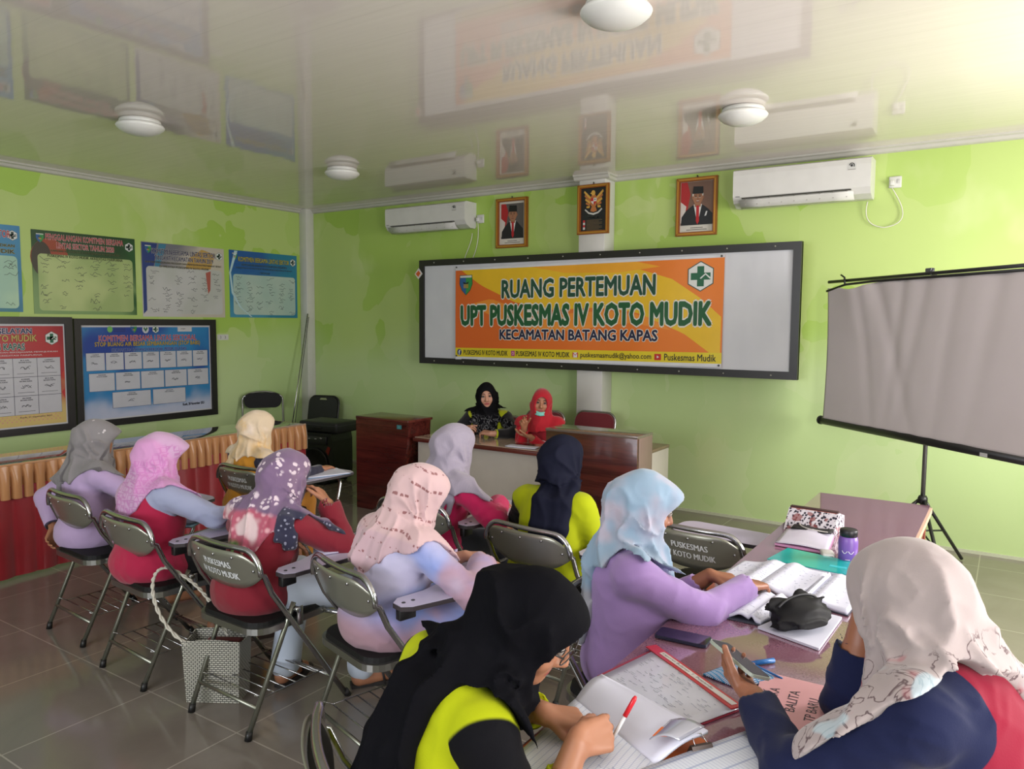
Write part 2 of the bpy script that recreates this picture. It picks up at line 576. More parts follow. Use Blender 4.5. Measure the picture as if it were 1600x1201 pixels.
def portrait(x, z, w_, h_, label, old):
    r = thing('framed_portrait', label, 'picture', (x, -0.001, z), 0, 'framed portraits of officials')
    fn = lambda u, v, q: (u, -q, v)
    frame_parts(r, w_, h_, 0.032, 0.03, goldF, goldI, fn)
    mb = MB()
    pw, ph = w_ - 0.06, h_ - 0.06
    mb.prism([(-pw / 2, -ph / 2), (pw / 2, -ph / 2), (pw / 2, ph / 2), (-pw / 2, ph / 2)], 0.006, M((205, 200, 190), 0.5), fn)
    iw, ib, it = pw - (0.012 if old else 0.045), -ph / 2 + 0.062, ph / 2 - (0.004 if old else 0.022)
    bg = (118, 88, 74) if old else (92, 86, 84)
    L = lambda poly, q, c: mb.prism(poly, q, M(c, 0.5), fn)
    L([(-iw / 2, ib), (iw / 2, ib), (iw / 2, it), (-iw / 2, it)], 0.0075, bg)
    L([(-iw / 2, ib + 0.1), (-iw / 2 + 0.05, ib + 0.08), (-iw / 2 + 0.085, ib + 0.26), (-iw / 2 + 0.055, it), (-iw / 2, it)], 0.0085, (168, 36, 40))
    L([(-iw / 2, ib + 0.02), (-iw / 2 + 0.03, ib + 0.02), (-iw / 2 + 0.05, ib + 0.16), (-iw / 2, ib + 0.2)], 0.009, (205, 196, 190))
    cx = 0.008
    L([(-iw / 2 + 0.005, ib), (iw / 2 - 0.003, ib), (iw / 2 - 0.006, ib + 0.09), (iw / 2 - 0.05, ib + 0.135), (cx + 0.045, ib + 0.165), (cx - 0.045, ib + 0.165), (-iw / 2 + 0.05, ib + 0.125), (-iw / 2 + 0.01, ib + 0.07)], 0.0095, (26, 27, 32))
    L([(cx - 0.036, ib + 0.172), (cx + 0.036, ib + 0.172), (cx + 0.006, ib + 0.03), (cx - 0.006, ib + 0.03)], 0.0105, (214, 212, 210))
    L([(cx - 0.012, ib + 0.162), (cx + 0.012, ib + 0.162), (cx + 0.014, ib + 0.03), (cx, ib + 0.004), (cx - 0.013, ib + 0.03)], 0.0115, (176, 28, 38))
    L([(cx - 0.026, ib + 0.15), (cx + 0.026, ib + 0.15), (cx + 0.028, ib + 0.2), (cx - 0.028, ib + 0.2)], 0.0112, (150, 104, 78))
    L(ell(cx, ib + 0.232, 0.045, 0.062), 0.0125, (160, 112, 84))
    for sx in (-1, 1):
        L(ell(cx + sx * 0.046, ib + 0.23, 0.008, 0.015, 8), 0.0122, (146, 100, 76))
        L(ell(cx + sx * 0.018, ib + 0.238, 0.009, 0.0035, 8), 0.0135, (40, 28, 24))
        L([(cx + sx * 0.007, ib + 0.248), (cx + sx * 0.03, ib + 0.247), (cx + sx * 0.03, ib + 0.251), (cx + sx * 0.007, ib + 0.253)], 0.0135, (50, 36, 30))
        if old:
            L([(cx + sx * 0.004, ib + 0.228), (cx + sx * 0.03, ib + 0.228), (cx + sx * 0.03, ib + 0.2305), (cx + sx * 0.004, ib + 0.2305)], 0.014, (190, 186, 180))
    L([(cx - 0.006, ib + 0.208), (cx + 0.008, ib + 0.208), (cx + 0.003, ib + 0.236), (cx - 0.002, ib + 0.236)], 0.0135, (140, 94, 70))
    L(ell(cx, ib + 0.194, 0.017, 0.004, 10), 0.0135, (128, 70, 62))
    if old:
        L(ell(cx, ib + 0.201, 0.014, 0.003, 8), 0.0134, (200, 194, 188))
        for sx in (-1, 1):
            L(ell(cx + sx * 0.043, ib + 0.255, 0.006, 0.016, 8), 0.0134, (200, 196, 190))
    L([(cx - 0.047, ib + 0.262), (cx + 0.047, ib + 0.258), (cx + 0.043, ib + 0.318), (cx - 0.038, ib + 0.324)], 0.0136, (18, 18, 20))
    for k in range(2):
        wv = 0.11 + 0.07 * k
        L([(-wv / 2, ib - 0.026 - k * 0.016), (wv / 2, ib - 0.026 - k * 0.016), (wv / 2, ib - 0.021 - k * 0.016), (-wv / 2, ib - 0.021 - k * 0.016)], 0.0075, (80, 76, 74))
    if old:
        L([(iw / 2 - 0.075, ib + 0.07), (iw / 2 - 0.06, ib + 0.075), (iw / 2 - 0.05, ib + 0.11), (iw / 2 - 0.062, ib + 0.11)], 0.0112, (205, 205, 205))
    mb.build('photograph', r)
    MB().tube([(0, -0.012, h_ / 2 - 0.005), (0, -0.012, h_ / 2 + 0.018)], 0.006, dark, 6).build('hanger', r)
portrait(2.977, 2.634, 0.37, 0.485, 'gold-framed portrait of a man in a black cap, left of the eagle plaque', False)
portrait(4.868, 2.648, 0.36, 0.49, 'gold-framed portrait of an older man with glasses, right of the eagle plaque', True)

def plaque():
    r = thing('framed_plaque', 'brown-framed black plaque with a golden eagle on the white pilaster', 'picture', (3.982, -0.2005, 2.667), 0)
    fn = lambda u, v, q: (u, -q, v)
    frame_parts(r, 0.315, 0.44, 0.03, 0.026, goldF, goldI, fn)
    mb = MB()
    mb.prism([(-0.13, -0.195), (0.13, -0.195), (0.13, 0.195), (-0.13, 0.195)], 0.006, M((24, 25, 28), 0.4), fn)
    mb.build('panel', r)
    e = MB()
    G, G2 = M((176, 108, 56), 0.45), M((206, 160, 70), 0.45)
    L = lambda poly, q, c: e.prism(poly, q, c if not isinstance(c, tuple) else M(c, 0.45), fn)
    for sx in (-1, 1):
        for k in range(5):
            t0 = 0.25 * k
            bx, bz = sx * (0.028 + 0.003 * k), 0.095 - 0.018 * k
            tx, tz = sx * (0.092 - 0.006 * k), 0.17 - 0.034 * k
            dx, dz = tx - bx, tz - bz
            ln = math.hypot(dx, dz)
            nx, nz = -dz / ln * 0.010, dx / ln * 0.010
            L([(bx + nx, bz + nz), (bx - nx, bz - nz), (tx - nx * 0.9, tz - nz * 0.9 - 0.012), (tx, tz), (tx + nx * 0.9, tz + nz * 0.9 - 0.01)], 0.008 + 0.0004 * k, G if k % 2 else G2)
        L([(sx * 0.010, 0.02), (sx * 0.03, 0.0), (sx * 0.03, -0.018), (sx * 0.022, -0.012), (sx * 0.008, 0.0)], 0.009, G)
    L(ell(0, 0.075, 0.034, 0.06, 16), 0.0095, G)
    L(ell(-0.004, 0.145, 0.019, 0.024, 14), 0.010, G2)
    L([(-0.02, 0.15), (-0.036, 0.142), (-0.02, 0.138)], 0.0105, (220, 180, 90))
    L([(-0.022, 0.02), (0.022, 0.02), (0.03, -0.014), (0, -0.024), (-0.03, -0.014)], 0.0092, G)
    L([(-0.026, 0.10), (0.03, 0.10), (0.03, 0.068), (0.0, 0.04), (-0.026, 0.068)], 0.011, (210, 206, 200))
    L([(0.002, 0.07), (0.03, 0.07), (0.03, 0.066), (0.0, 0.038)], 0.0115, (176, 34, 38))
    L([(-0.026, 0.10), (0.0, 0.10), (0.0, 0.072), (-0.026, 0.072)], 0.0115, (180, 40, 40))
    L(ell(0.015, 0.087, 0.006, 0.006, 8), 0.012, (24, 22, 22))
    rb = [(-0.088, -0.002), (-0.05, -0.036), (0, -0.05), (0.05, -0.036), (0.088, -0.002), (0.08, 0.006), (0.045, -0.024), (0, -0.034), (-0.045, -0.024), (-0.08, 0.006)]
    for i in range(4):
        L([rb[i], rb[i + 1], rb[8 - i], rb[9 - i]], 0.0115, (196, 194, 188))
    e.build('eagle_emblem', r)
    w2 = MB()
    w2.text('PANCASILA', M((190, 186, 176), 0.5), 0, -0.072, lambda u, v, q: (u, -0.0075, v), w=0.11, bold=0.02)
    for k in range(9):
        w2.prism([(-0.07, -0.096 - k * 0.0115), (0.085 - 0.03 * (k % 3 == 1), -0.096 - k * 0.0115), (0.085 - 0.03 * (k % 3 == 1), -0.0925 - k * 0.0115), (-0.07, -0.0925 - k * 0.0115)], 0.0075, M((120, 98, 66), 0.5), fn)
    for k, c in enumerate(((176, 40, 44), (205, 200, 194), (176, 40, 44), (205, 200, 194))):
        w2.prism([(-0.105, -0.112 - 0.021 * k), (-0.085, -0.112 - 0.021 * k), (-0.085, -0.092 - 0.021 * k), (-0.105, -0.092 - 0.021 * k)], 0.0078, M(c, 0.5), fn)
    w2.build('lettering', r)
    MB().tube([(0, -0.012, 0.215), (0, -0.012, 0.24)], 0.006, dark, 6).build('hanger', r)
plaque()
# ------------------------------------------------------------------ notice board and banner
blackF = M((30, 28, 28), 0.35, name='black_frame')
def rect(u0, v0, u1, v1):
    return [(u0, v0), (u1, v0), (u1, v1), (u0, v1)]

def cross_emblem(mb, cx, cy, r, fn, q, green=(24, 92, 62)):
    """white hexagon with a green cross and a small house line"""
    mb.prism(hexa(cx, cy, r, rot=PI / 2), q, M((60, 80, 70), 0.5), fn)
    mb.prism(hexa(cx, cy, r * 0.93, rot=PI / 2), q + 0.0006, M((212, 214, 212), 0.5), fn)
    g = M(green, 0.5)
    a, b = r * 0.23, r * 0.66
    mb.prism(rect(cx - a, cy - b, cx + a, cy + b), q + 0.0012, g, fn)
    mb.prism(rect(cx - b, cy - a, cx + b, cy + a), q + 0.0012, g, fn)
    wh = M((212, 214, 212), 0.5)
    mb.prism([(cx - 0.05 * r, cy - 0.12 * r), (cx + 0.33 * r, cy + 0.2 * r), (cx + 0.7 * r, cy - 0.12 * r), (cx + 0.62 * r, cy - 0.18 * r), (cx + 0.33 * r, cy + 0.1 * r), (cx + 0.02 * r, cy - 0.18 * r)], q + 0.0018, wh, fn)

def shield_emblem(mb, cx, cy, r, fn, q):
    out = [(-0.8, 1), (0.8, 1), (0.85, 0.1), (0.55, -0.55), (0, -1.05), (-0.55, -0.55), (-0.85, 0.1)]
    sc = lambda P, k=1.0: [(cx + u * r * k, cy + v * r * k) for u, v in P]
    mb.prism(sc(out, 1.06), q, M((30, 70, 40), 0.5), fn)
    mb.prism(sc([(-0.8, 1), (0, 1), (0, -1.05), (-0.55, -0.55), (-0.85, 0.1)]), q + 0.0006, M((44, 92, 150), 0.5), fn)
    mb.prism(sc([(0, 1), (0.8, 1), (0.85, 0.1), (0.55, -0.55), (0, -1.05)]), q + 0.0006, M((50, 140, 70), 0.5), fn)
    mb.prism(sc([(-0.8, 0.78), (0.8, 0.78), (0.8, 1), (-0.8, 1)]), q + 0.0012, M((206, 206, 200), 0.5), fn)
    mb.prism(sc([(-0.4, 0.35), (0, 0.2), (0.4, 0.35), (0.3, 0.1), (-0.3, 0.1)]), q + 0.0012, M((20, 24, 24), 0.5), fn)
    for k in range(4):
        mb.prism(sc([(-0.3 + k * 0.17, 0.08), (-0.19 + k * 0.17, 0.08), (-0.19 + k * 0.17, -0.35), (-0.3 + k * 0.17, -0.35)]), q + 0.0012, M((176, 140, 50), 0.5), fn)

def outlined(mb, body, cx, cy, fn, w=None, h=None, col=(20, 80, 50), edge=(216, 214, 205), b0=0.022, b1=0.075, q=0.002):
    """letters with a wider pale edge behind; both laid glyph for glyph from the same text"""
    mb.text(body, M(edge, 0.5), cx, cy, fn, w=w, h=h, bold=b1, z=q)
    mb.text(body, M(col, 0.5), cx, cy, fn, w=w, h=h, bold=b0, z=q + 0.0012)

def notice_board():
    r = thing('notice_board', 'long black-framed white notice board across the pilaster, carrying the orange banner', 'notice board', (3.886, -0.20, 1.754))
    fn = lambda u, v, q: (u, -q, v)
    w_, h_ = 3.82, 1.068
    MB().box((0, -0.015, 0), (w_, 0.03, h_), blackF).build('back_panel', r)
    t = NT('white_fabric_board')
    c = t.mix(t.noise(2.5, 3), (186, 188, 196), (204, 205, 210))
    t.bump(t.noise(2.2, 3, t.co(scale=(1.5, 1, 0.6))), 0.5, 0.03)
    wf = t.fin(c, 0.6)
    MB().grid(lambda u, v: ((u - 0.5) * (w_ - 0.13), -0.034 - 0.004 * math.sin(u * 23 + v * 3) * v * (1 - v), (v - 0.5) * (h_ - 0.10)), 60, 10, wf).build('lining', r)
    mb = MB()
    fw = 0.062
    for p in (rect(-w_ / 2, h_ / 2 - fw, w_ / 2, h_ / 2), rect(-w_ / 2, -h_ / 2, w_ / 2, -h_ / 2 + fw), rect(-w_ / 2, -h_ / 2 + fw, -w_ / 2 + fw, h_ / 2 - fw), rect(w_ / 2 - fw, -h_ / 2 + fw, w_ / 2, h_ / 2 - fw)):
        mb.prism(p, 0.05, blackF, fn)
    mb.build('frame', r)
    mb = MB()
    for k in range(10):
        u = -w_ / 2 + 0.2 + k * (w_ - 0.4) / 9
        for v in (h_ / 2 - 0.03, -h_ / 2 + 0.03):
            mb.lathe([(0.001, 0.05), (0.007, 0.05), (0.006, 0.054), (0.001, 0.055)], M((170, 168, 160), 0.3, 0.6), (u, 0, v), 8, axis='y')
    mb.build('screw_heads', r)
notice_board()

def banner():
    z0, z1, x0, x1 = 1.287, 2.20, 2.457, 5.20
    W_, H_ = x1 - x0, z1 - z0
    r = thing('banner', 'orange and yellow banner with large green lettering pinned on the notice board', 'banner', ((x0 + x1) / 2, -0.242, z0))
    def wav(u, v):
        return 0.004 * math.sin(u * 4.2 + v * 2.2) + 0.003 * math.sin(u * 9.0 - v * 5)
    rise = lambda u: 0.022 * (u / W_)
    fn = lambda u, v, q: (u, -0.012 - q + wav(u, v), v + rise(u))
    def fan(mb, poly, q, m):
        """a flat area cut in narrow strips so that it follows the waves of the cloth"""
        us = [p[0] for p in poly]
        lo, hi = min(us), max(us)
        n = max(2, int((hi - lo) / 0.06))
        k = len(poly)
        def span(u):
            ys = []
            for i in range(k):
                a, b = poly[i], poly[(i + 1) % k]
                if (a[0] - u) * (b[0] - u) <= 0 and a[0] != b[0]:
                    ys.append(a[1] + (b[1] - a[1]) * (u - a[0]) / (b[0] - a[0]))
            return (min(ys), max(ys)) if ys else (0, 0)
        rows = 4
        vs, fs = [], []
        for i in range(n + 1):
            u = lo + (hi - lo) * min(max(i / n, 1e-5), 1 - 1e-5)
            a, b = span(u)
            for j in range(rows + 1):
                vs.append(fn(u, a + (b - a) * j / rows, q))
        for i in range(n):
            for j in range(rows):
                p = i * (rows + 1) + j
                fs.append([p, p + rows + 1, p + rows + 2, p + 1])
        mb.add(vs, fs, m, True)
    sh = MB()
    t = NT('printed_banner')
    x, y, z = t.xyz()
    c = t.mix(t.step(t.m('ADD', x, t.m('MULTIPLY', z, 0.5)), -1.3, 1.6), (206, 96, 36), (216, 118, 38))
    t.bump(t.noise(5, 2, t.co(scale=(1, 1, 0.6))), 0.25, 0.02)
    base = t.fin(c, 0.42)
    fan(sh, rect(-W_ / 2, 0, W_ / 2, H_), 0.0, base)
    yel, ylo, orl = M((222, 180, 36), 0.42, name='banner_yellow'), M((214, 194, 36), 0.42), M((226, 140, 48), 0.42)
    U = lambda p: [((a - 0.5) * W_, b * H_) for a, b in p]
    fan(sh, U([(0.02, 0.99), (0.12, 0.80), (0.26, 0.62), (0.42, 0.53), (0.58, 0.55), (0.72, 0.50), (0.88, 0.30), (0.995, 0.06), (0.995, 0.45), (0.93, 0.62), (0.84, 0.80), (0.70, 0.93), (0.62, 0.99)]), 0.0006, yel)
    fan(sh, U([(0.06, 0.60), (0.16, 0.48), (0.28, 0.36), (0.42, 0.31), (0.56, 0.35), (0.70, 0.40), (0.84, 0.33), (0.76, 0.46), (0.62, 0.52), (0.45, 0.49), (0.30, 0.52), (0.16, 0.66)]), 0.0008, orl)
    fan(sh, U([(0.30, 0.99), (0.46, 0.90), (0.66, 0.88), (0.80, 0.92), (0.70, 0.99)]), 0.0010, M((226, 160, 40), 0.42))
    fan(sh, rect(-W_ / 2, 0.028, W_ / 2, 0.118), 0.0012, ylo)
    fan(sh, rect(-W_ / 2, 0.0, W_ / 2, 0.028), 0.0012, M((206, 208, 214), 0.5))
    fan(sh, rect(-W_ / 2, H_ - 0.022, W_ / 2, H_), 0.0012, M((206, 208, 214), 0.5))
    sh.build('sheet', r)
    mb = MB()
    cx = lambda x: x - (x0 + x1) / 2
    outlined(mb, 'RUANG PERTEMUAN', cx(3.82), 0.690, fn, w=1.58, h=0.165, col=(24, 70, 52), b0=0.036, b1=0.085, q=0.003)
    outlined(mb, 'UPT PUSKESMAS IV KOTO MUDIK', cx(3.818), 0.440, fn, w=2.57, h=0.185, col=(22, 84, 46), b0=0.05, b1=0.10, q=0.003)
    outlined(mb, 'KECAMATAN BATANG KAPAS', cx(3.824), 0.255, fn, w=1.63, h=0.092, col=(22, 24, 60), b0=0.034, b1=0.085, q=0.003)
    blk = M((26, 26, 30), 0.5)
    mb.text('PUSKESMAS IV KOTO MUDIK', blk, cx(2.83), 0.073, fn, w=0.54, h=0.048, bold=0.012, z=0.003)
    mb.text('PUSKESMAS IV KOTO MUDIK', blk, cx(3.49), 0.073, fn, w=0.59, h=0.048, bold=0.012, z=0.003)
    mb.text('puskesmasmudik@yahoo.com', blk, cx(4.24), 0.070, fn, w=0.69, h=0.062, bold=0.012, z=0.003)
    mb.text('Puskesmas Mudik', blk, cx(4.93), 0.073, fn, w=0.45, h=0.056, bold=0.012, z=0.003)
    mb.build('lettering', r)
    ic = MB()
    shield_emblem(ic, cx(2.592), 0.745, 0.092, fn, 0.003)
    ic.build('shield_emblem', r)
    ic = MB()
    cross_emblem(ic, cx(5.005), 0.745, 0.125, fn, 0.003)
    ic.build('cross_emblem', r)
    ic = MB()
    ic.prism(ell(cx(2.507), 0.073, 0.026, 0.032, 16), 0.003, M((30, 44, 100), 0.5), fn)
    ic.text('f', M((214, 214, 216), 0.5), cx(2.509), 0.070, fn, h=0.046, bold=0.03, z=0.0045)
    ic.build('round_icon', r)
    ic = MB()
    ic.prism(rect(cx(3.14), 0.048, cx(3.18), 0.098), 0.003, M((170, 60, 130), 0.5), fn)
    ic.prism(ell(cx(3.16), 0.073, 0.012, 0.015, 12), 0.0038, M((220, 190, 200), 0.5), fn)
    ic.prism(ell(cx(3.16), 0.073, 0.008, 0.010, 12), 0.0044, M((180, 70, 120), 0.5), fn)
    ic.build('camera_icon', r)
    ic = MB()
    ic.prism(rect(cx(3.815), 0.05, cx(3.87), 0.095), 0.003, M((214, 214, 216), 0.5), fn)
    ic.prism([(cx(3.815), 0.095), (cx(3.8425), 0.066), (cx(3.87), 0.095), (cx(3.864), 0.096), (cx(3.8425), 0.074), (cx(3.821), 0.096)], 0.0038, M((190, 50, 44), 0.5), fn)
    ic.prism(rect(cx(3.815), 0.05, cx(3.823), 0.095), 0.0038, M((190, 50, 44), 0.5), fn)
    ic.prism(rect(cx(3.862), 0.05, cx(3.87), 0.095), 0.0038, M((190, 50, 44), 0.5), fn)
    ic.build('envelope_icon', r)
    ic = MB()
    ic.prism(rect(cx(4.615), 0.045, cx(4.675), 0.098), 0.003, M((186, 36, 36), 0.5), fn)
    ic.prism([(cx(4.637), 0.06), (cx(4.637), 0.084), (cx(4.658), 0.072)], 0.0038, M((214, 214, 216), 0.5), fn)
    ic.build('play_icon', r)
    gr = MB()
    for u in (-W_ / 2 + 0.02, W_ / 2 - 0.02):
        for v in (0.014, H_ - 0.012):
            gr.lathe([(0.001, 0), (0.009, 0), (0.009, 0.003), (0.001, 0.004)], M((60, 60, 60), 0.4), (u, -0.02, v + 0.011), 10, axis='y')
    gr.build('pins', r)
banner()

# small orange card hung from the left end of the notice board
r = thing('wall_tag', 'small orange and white diamond card hanging at the left end of the notice board', 'tag', (1.965, -0.252, 2.15))
MB().prism([(-0.045, 0.0), (0.005, -0.055), (0.06, 0.0), (0.01, 0.06)], 0.004, M((206, 204, 200), 0.5), lambda u, v, q: (u, -q, v)).build('card', r)
MB().prism([(-0.028, 0.0), (0.005, -0.032), (0.036, 0.004), (0.01, 0.034)], 0.006, M((206, 92, 40), 0.5), lambda u, v, q: (u, -q, v)).build('picture', r)

# ------------------------------------------------------------------ posters on the left wall
def signature(mb, u, v, s, fn, m, rnd, q):
    """a hand-written squiggle"""
    n = rnd.randint(4, 7)
    pts = [(u + s * (i / n - 0.5) * rnd.uniform(0.8, 1.3), v + s * rnd.uniform(-0.22, 0.22)) for i in range(n + 1)]
    for a, b in zip(pts, pts[1:]):
        d = (b[0] - a[0], b[1] - a[1])
        l = math.hypot(*d) or 1
        t = 0.0016
        nx, ny = -d[1] / l * t, d[0] / l * t
        mb.add([fn(a[0] + nx, a[1] + ny, q), fn(b[0] + nx, b[1] + ny, q), fn(b[0] - nx, b[1] - ny, q), fn(a[0] - nx, a[1] - ny, q)], [[3, 2, 1, 0]], m)
def rrect(u0, v0, u1, v1, r_, n=5):
    out = []
    for cx, cy, a in ((u1 - r_, v0 + r_, -PI / 2), (u1 - r_, v1 - r_, 0), (u0 + r_, v1 - r_, PI / 2), (u0 + r_, v0 + r_, PI)):
        for i in range(n + 1):
            b = a + PI / 2 * i / n
            out.append((cx + r_ * math.cos(b), cy + r_ * math.sin(b)))
    return out
fnL = lambda u, v, q: (q, u, v)   # on the left wall: u runs towards the back wall

def poster(yc, zc, label, bgs, panel, heads, rnd_seed, group='vinyl pledge posters along the top of the left wall', w_=0.935, h_=0.735, deco=None, extra=None):
    r = thing('poster', label, 'poster', (0.001, yc, zc), 0, group)
    t = NT('printed_vinyl')
    x, y, z = t.xyz()
    nz = t.noise(2.2, 2, t.co(scale=(1, 1, 1), loc=(rnd_seed, 0, 0)), dist=0.6)
    a = t.mix(t.step(t.m('ADD', t.m('MULTIPLY', z, 1.3), t.m('MULTIPLY', t.m('SUBTRACT', nz, 0.5), 0.7)), -0.35, 0.32), bgs[1], bgs[0])
    b = t.mix(t.step(t.m('ADD', y, t.m('MULTIPLY', t.m('SUBTRACT', nz, 0.5), 0.9)), bgs[3], bgs[4]), a, bgs[2])
    m = t.fin(b, 0.3)
    MB().prism(rect(-w_ / 2, -h_ / 2, w_ / 2, h_ / 2), 0.004, m, fnL).build('sheet', r)
    if deco:
        dm = MB()
        deco(dm)
        dm.build('printed_shapes', r)
    mb = MB()
    tp = NT('pale_print')
    n2 = tp.noise(2.6, 2, tp.co(loc=(0, rnd_seed * 2, 0)))
    mp = tp.fin(tp.mix(tp.step(n2, 0.35, 0.65), panel[0], panel[1]), 0.3)
    mb.prism(rrect(-w_ / 2 + 0.045, -h_ / 2 + 0.03, w_ / 2 - 0.03, h_ / 2 - panel[2], 0.035), 0.0046, mp, fnL)
    mb.build('printed_panel', r)
    mb = MB()
    cross_emblem(mb, w_ / 2 - 0.06, h_ / 2 - 0.085, 0.045, fnL, 0.0048, green=(20, 50, 40))
    mb.build('cross_emblem', r)
    mb = MB()
    shield_emblem(mb, -w_ / 2 + 0.07, h_ / 2 - 0.07, 0.038, fnL, 0.0048)
    mb.build('shield_emblem', r)
    tx = MB()
    for (s_, v_, w1, h1, col, edge) in heads:
        outlined(tx, s_, 0.0, v_, fnL, w=w1, h=h1, col=col, edge=edge, b0=0.014, b1=0.045, q=0.006)
    tx.build('lettering', r)
    sg = MB()
    rnd = random.Random(rnd_seed)
    ink = M((52, 54, 60), 0.5)
    top = h_ / 2 - panel[2] - 0.04
    for j in range(8):
        for i in range(6):
            if rnd.random() < 0.18 or (i > 3 and j > 4 and rnd.random() < 0.7):
                continue
            u = -w_ / 2 + 0.11 + i * (w_ - 0.2) / 5 + rnd.uniform(-0.02, 0.02)
            v = top - j * (top + h_ / 2 - 0.07) / 7 + rnd.uniform(-0.01, 0.01)
            signature(sg, u, v, rnd.uniform(0.05, 0.10), fnL, ink, rnd, 0.0056)
            if rnd.random() < 0.8:
                signature(sg, u, v - 0.022, 0.035, fnL, ink, rnd, 0.0056)
    sg.build('signatures', r)
    return r
wht = (205, 203, 200)
def deco1(mb):
    mb.prism(ell(-0.32, 0.13, 0.16, 0.17, 24), 0.0042, M((150, 66, 44), 0.35), fnL)
    mb.prism(ell(-0.39, 0.12, 0.085, 0.15, 24), 0.0044, M((58, 50, 40), 0.35), fnL)
poster(-3.66, 2.08, 'blue pledge poster cut by the left edge of the picture', ((60, 130, 170), (40, 110, 130), (60, 120, 170), 0.3, 0.6),
       ((150, 185, 165), (170, 200, 170), 0.26), [('KOMITMEN BERSAMA LINTAS SEKTOR', 0.29, 0.78, 0.06, (176, 40, 50), wht), ('KAMI SIAP MENDUKUNG DAN MEWUJUDKAN', 0.19, 0.84, 0.032, (40, 44, 40), (170, 170, 90)), ('PUSKESMAS IV KOTO MUDIK', 0.145, 0.84, 0.034, (40, 44, 40), (170, 170, 90))], 3)
poster(-2.636, 2.066, 'dark green pledge poster with red heading and a red disc, second from the left', ((34, 66, 38), (120, 150, 96), (40, 84, 44), 0.3, 0.5),
       ((176, 190, 130), (150, 170, 110), 0.205), [('PENGGALANGAN KOMITMEN BERSAMA', 0.315, 0.70, 0.052, (176, 46, 50), wht), ('LINTAS SEKTOR TAHUN 2020', 0.245, 0.52, 0.048, (176, 46, 50), wht),
        ('KAMI SIAP MENDUKUNG & BEKERJASAMA MEWUJUDKAN', 0.192, 0.62, 0.024, (24, 34, 24), (150, 160, 90)), ('PUSKESMAS IV KOTO MUDIK AKREDITASI PARIPURNA', 0.15, 0.68, 0.024, (24, 34, 24), (150, 160, 90))], 5, deco=deco1)
def deco2(mb):
    mb.prism([(0.0, 0.12), (0.3, 0.14), (0.36, 0.3), (0.2, 0.34), (0.05, 0.24)], 0.0042, M((186, 150, 80), 0.35), fnL)
    mb.prism([(0.24, 0.1), (0.3, 0.12), (0.29, -0.08), (0.265, -0.12)], 0.0058, M((170, 90, 80), 0.35), fnL)
    mb.prism([(-0.46, 0.36), (-0.3, 0.36), (-0.42, -0.3), (-0.46, -0.34)], 0.0042, M((40, 60, 120), 0.35), fnL)
    mb.prism([(-0.28, 0.36), (-0.2, 0.36), (-0.36, -0.1), (-0.41, -0.2)], 0.0042, M((60, 120, 150), 0.35), fnL)
poster(-1.638, 2.052, 'pale pledge poster with navy heading and yellow and blue rays, third from the left', ((110, 110, 120), (186, 184, 184), (186, 178, 166), -0.25, 0.1),
       ((188, 188, 188), (178, 180, 176), 0.235), [('KOMITMEN BERSAMA LINTAS SEKTOR', 0.285, 0.72, 0.050, (34, 34, 74), wht), ('TINGKAT KECAMATAN TAHUN 2019', 0.222, 0.66, 0.046, (34, 34, 74), wht),
        ('KAMI SIAP MENDUKUNG PROGRAM DAN MEWUJUDKAN MASYARAKAT SEHAT', 0.172, 0.86, 0.024, (30, 30, 44), (180, 176, 130)), ('DI WILAYAH PUSKESMAS IV KOTO MUDIK', 0.137, 0.56, 0.022, (30, 30, 44), (180, 176, 130))], 8, deco=deco2)
def deco3(mb):
    pts = [(-0.36, 0.36), (-0.45, 0.12), (-0.42, -0.1), (-0.32, -0.26), (-0.18, -0.36), (-0.2, -0.36), (-0.35, -0.25), (-0.445, -0.1), (-0.47, 0.12), (-0.40, 0.36)]
    for i in range(4):
        mb.prism([pts[i], pts[i + 1], pts[8 - i], pts[9 - i]], 0.0058, M((178, 205, 214), 0.35), fnL)
poster(-0.638, 2.055, 'blue and turquoise pledge poster with yellow heading, nearest the corner', ((36, 84, 150), (70, 140, 170), (40, 120, 150), -0.1, 0.35),
       ((160, 184, 178), (176, 192, 184), 0.26), [('KOMITMEN BERSAMA LINTAS SEKTOR', 0.275, 0.70, 0.050, (186, 172, 50), (30, 50, 60)), ('KAMI SIAP MENDUKUNG PROGRAM DAN KEGIATAN', 0.215, 0.62, 0.026, (20, 34, 50), (120, 170, 190)),
        ('PUSKESMAS IV KOTO MUDIK MEWUJUDKAN MASYARAKAT SEHAT', 0.177, 0.78, 0.024, (20, 34, 50), (120, 170, 190)), ('TAHUN 2018', 0.135, 0.14, 0.022, (20, 34, 50), (120, 170, 190))], 11, deco=deco3)

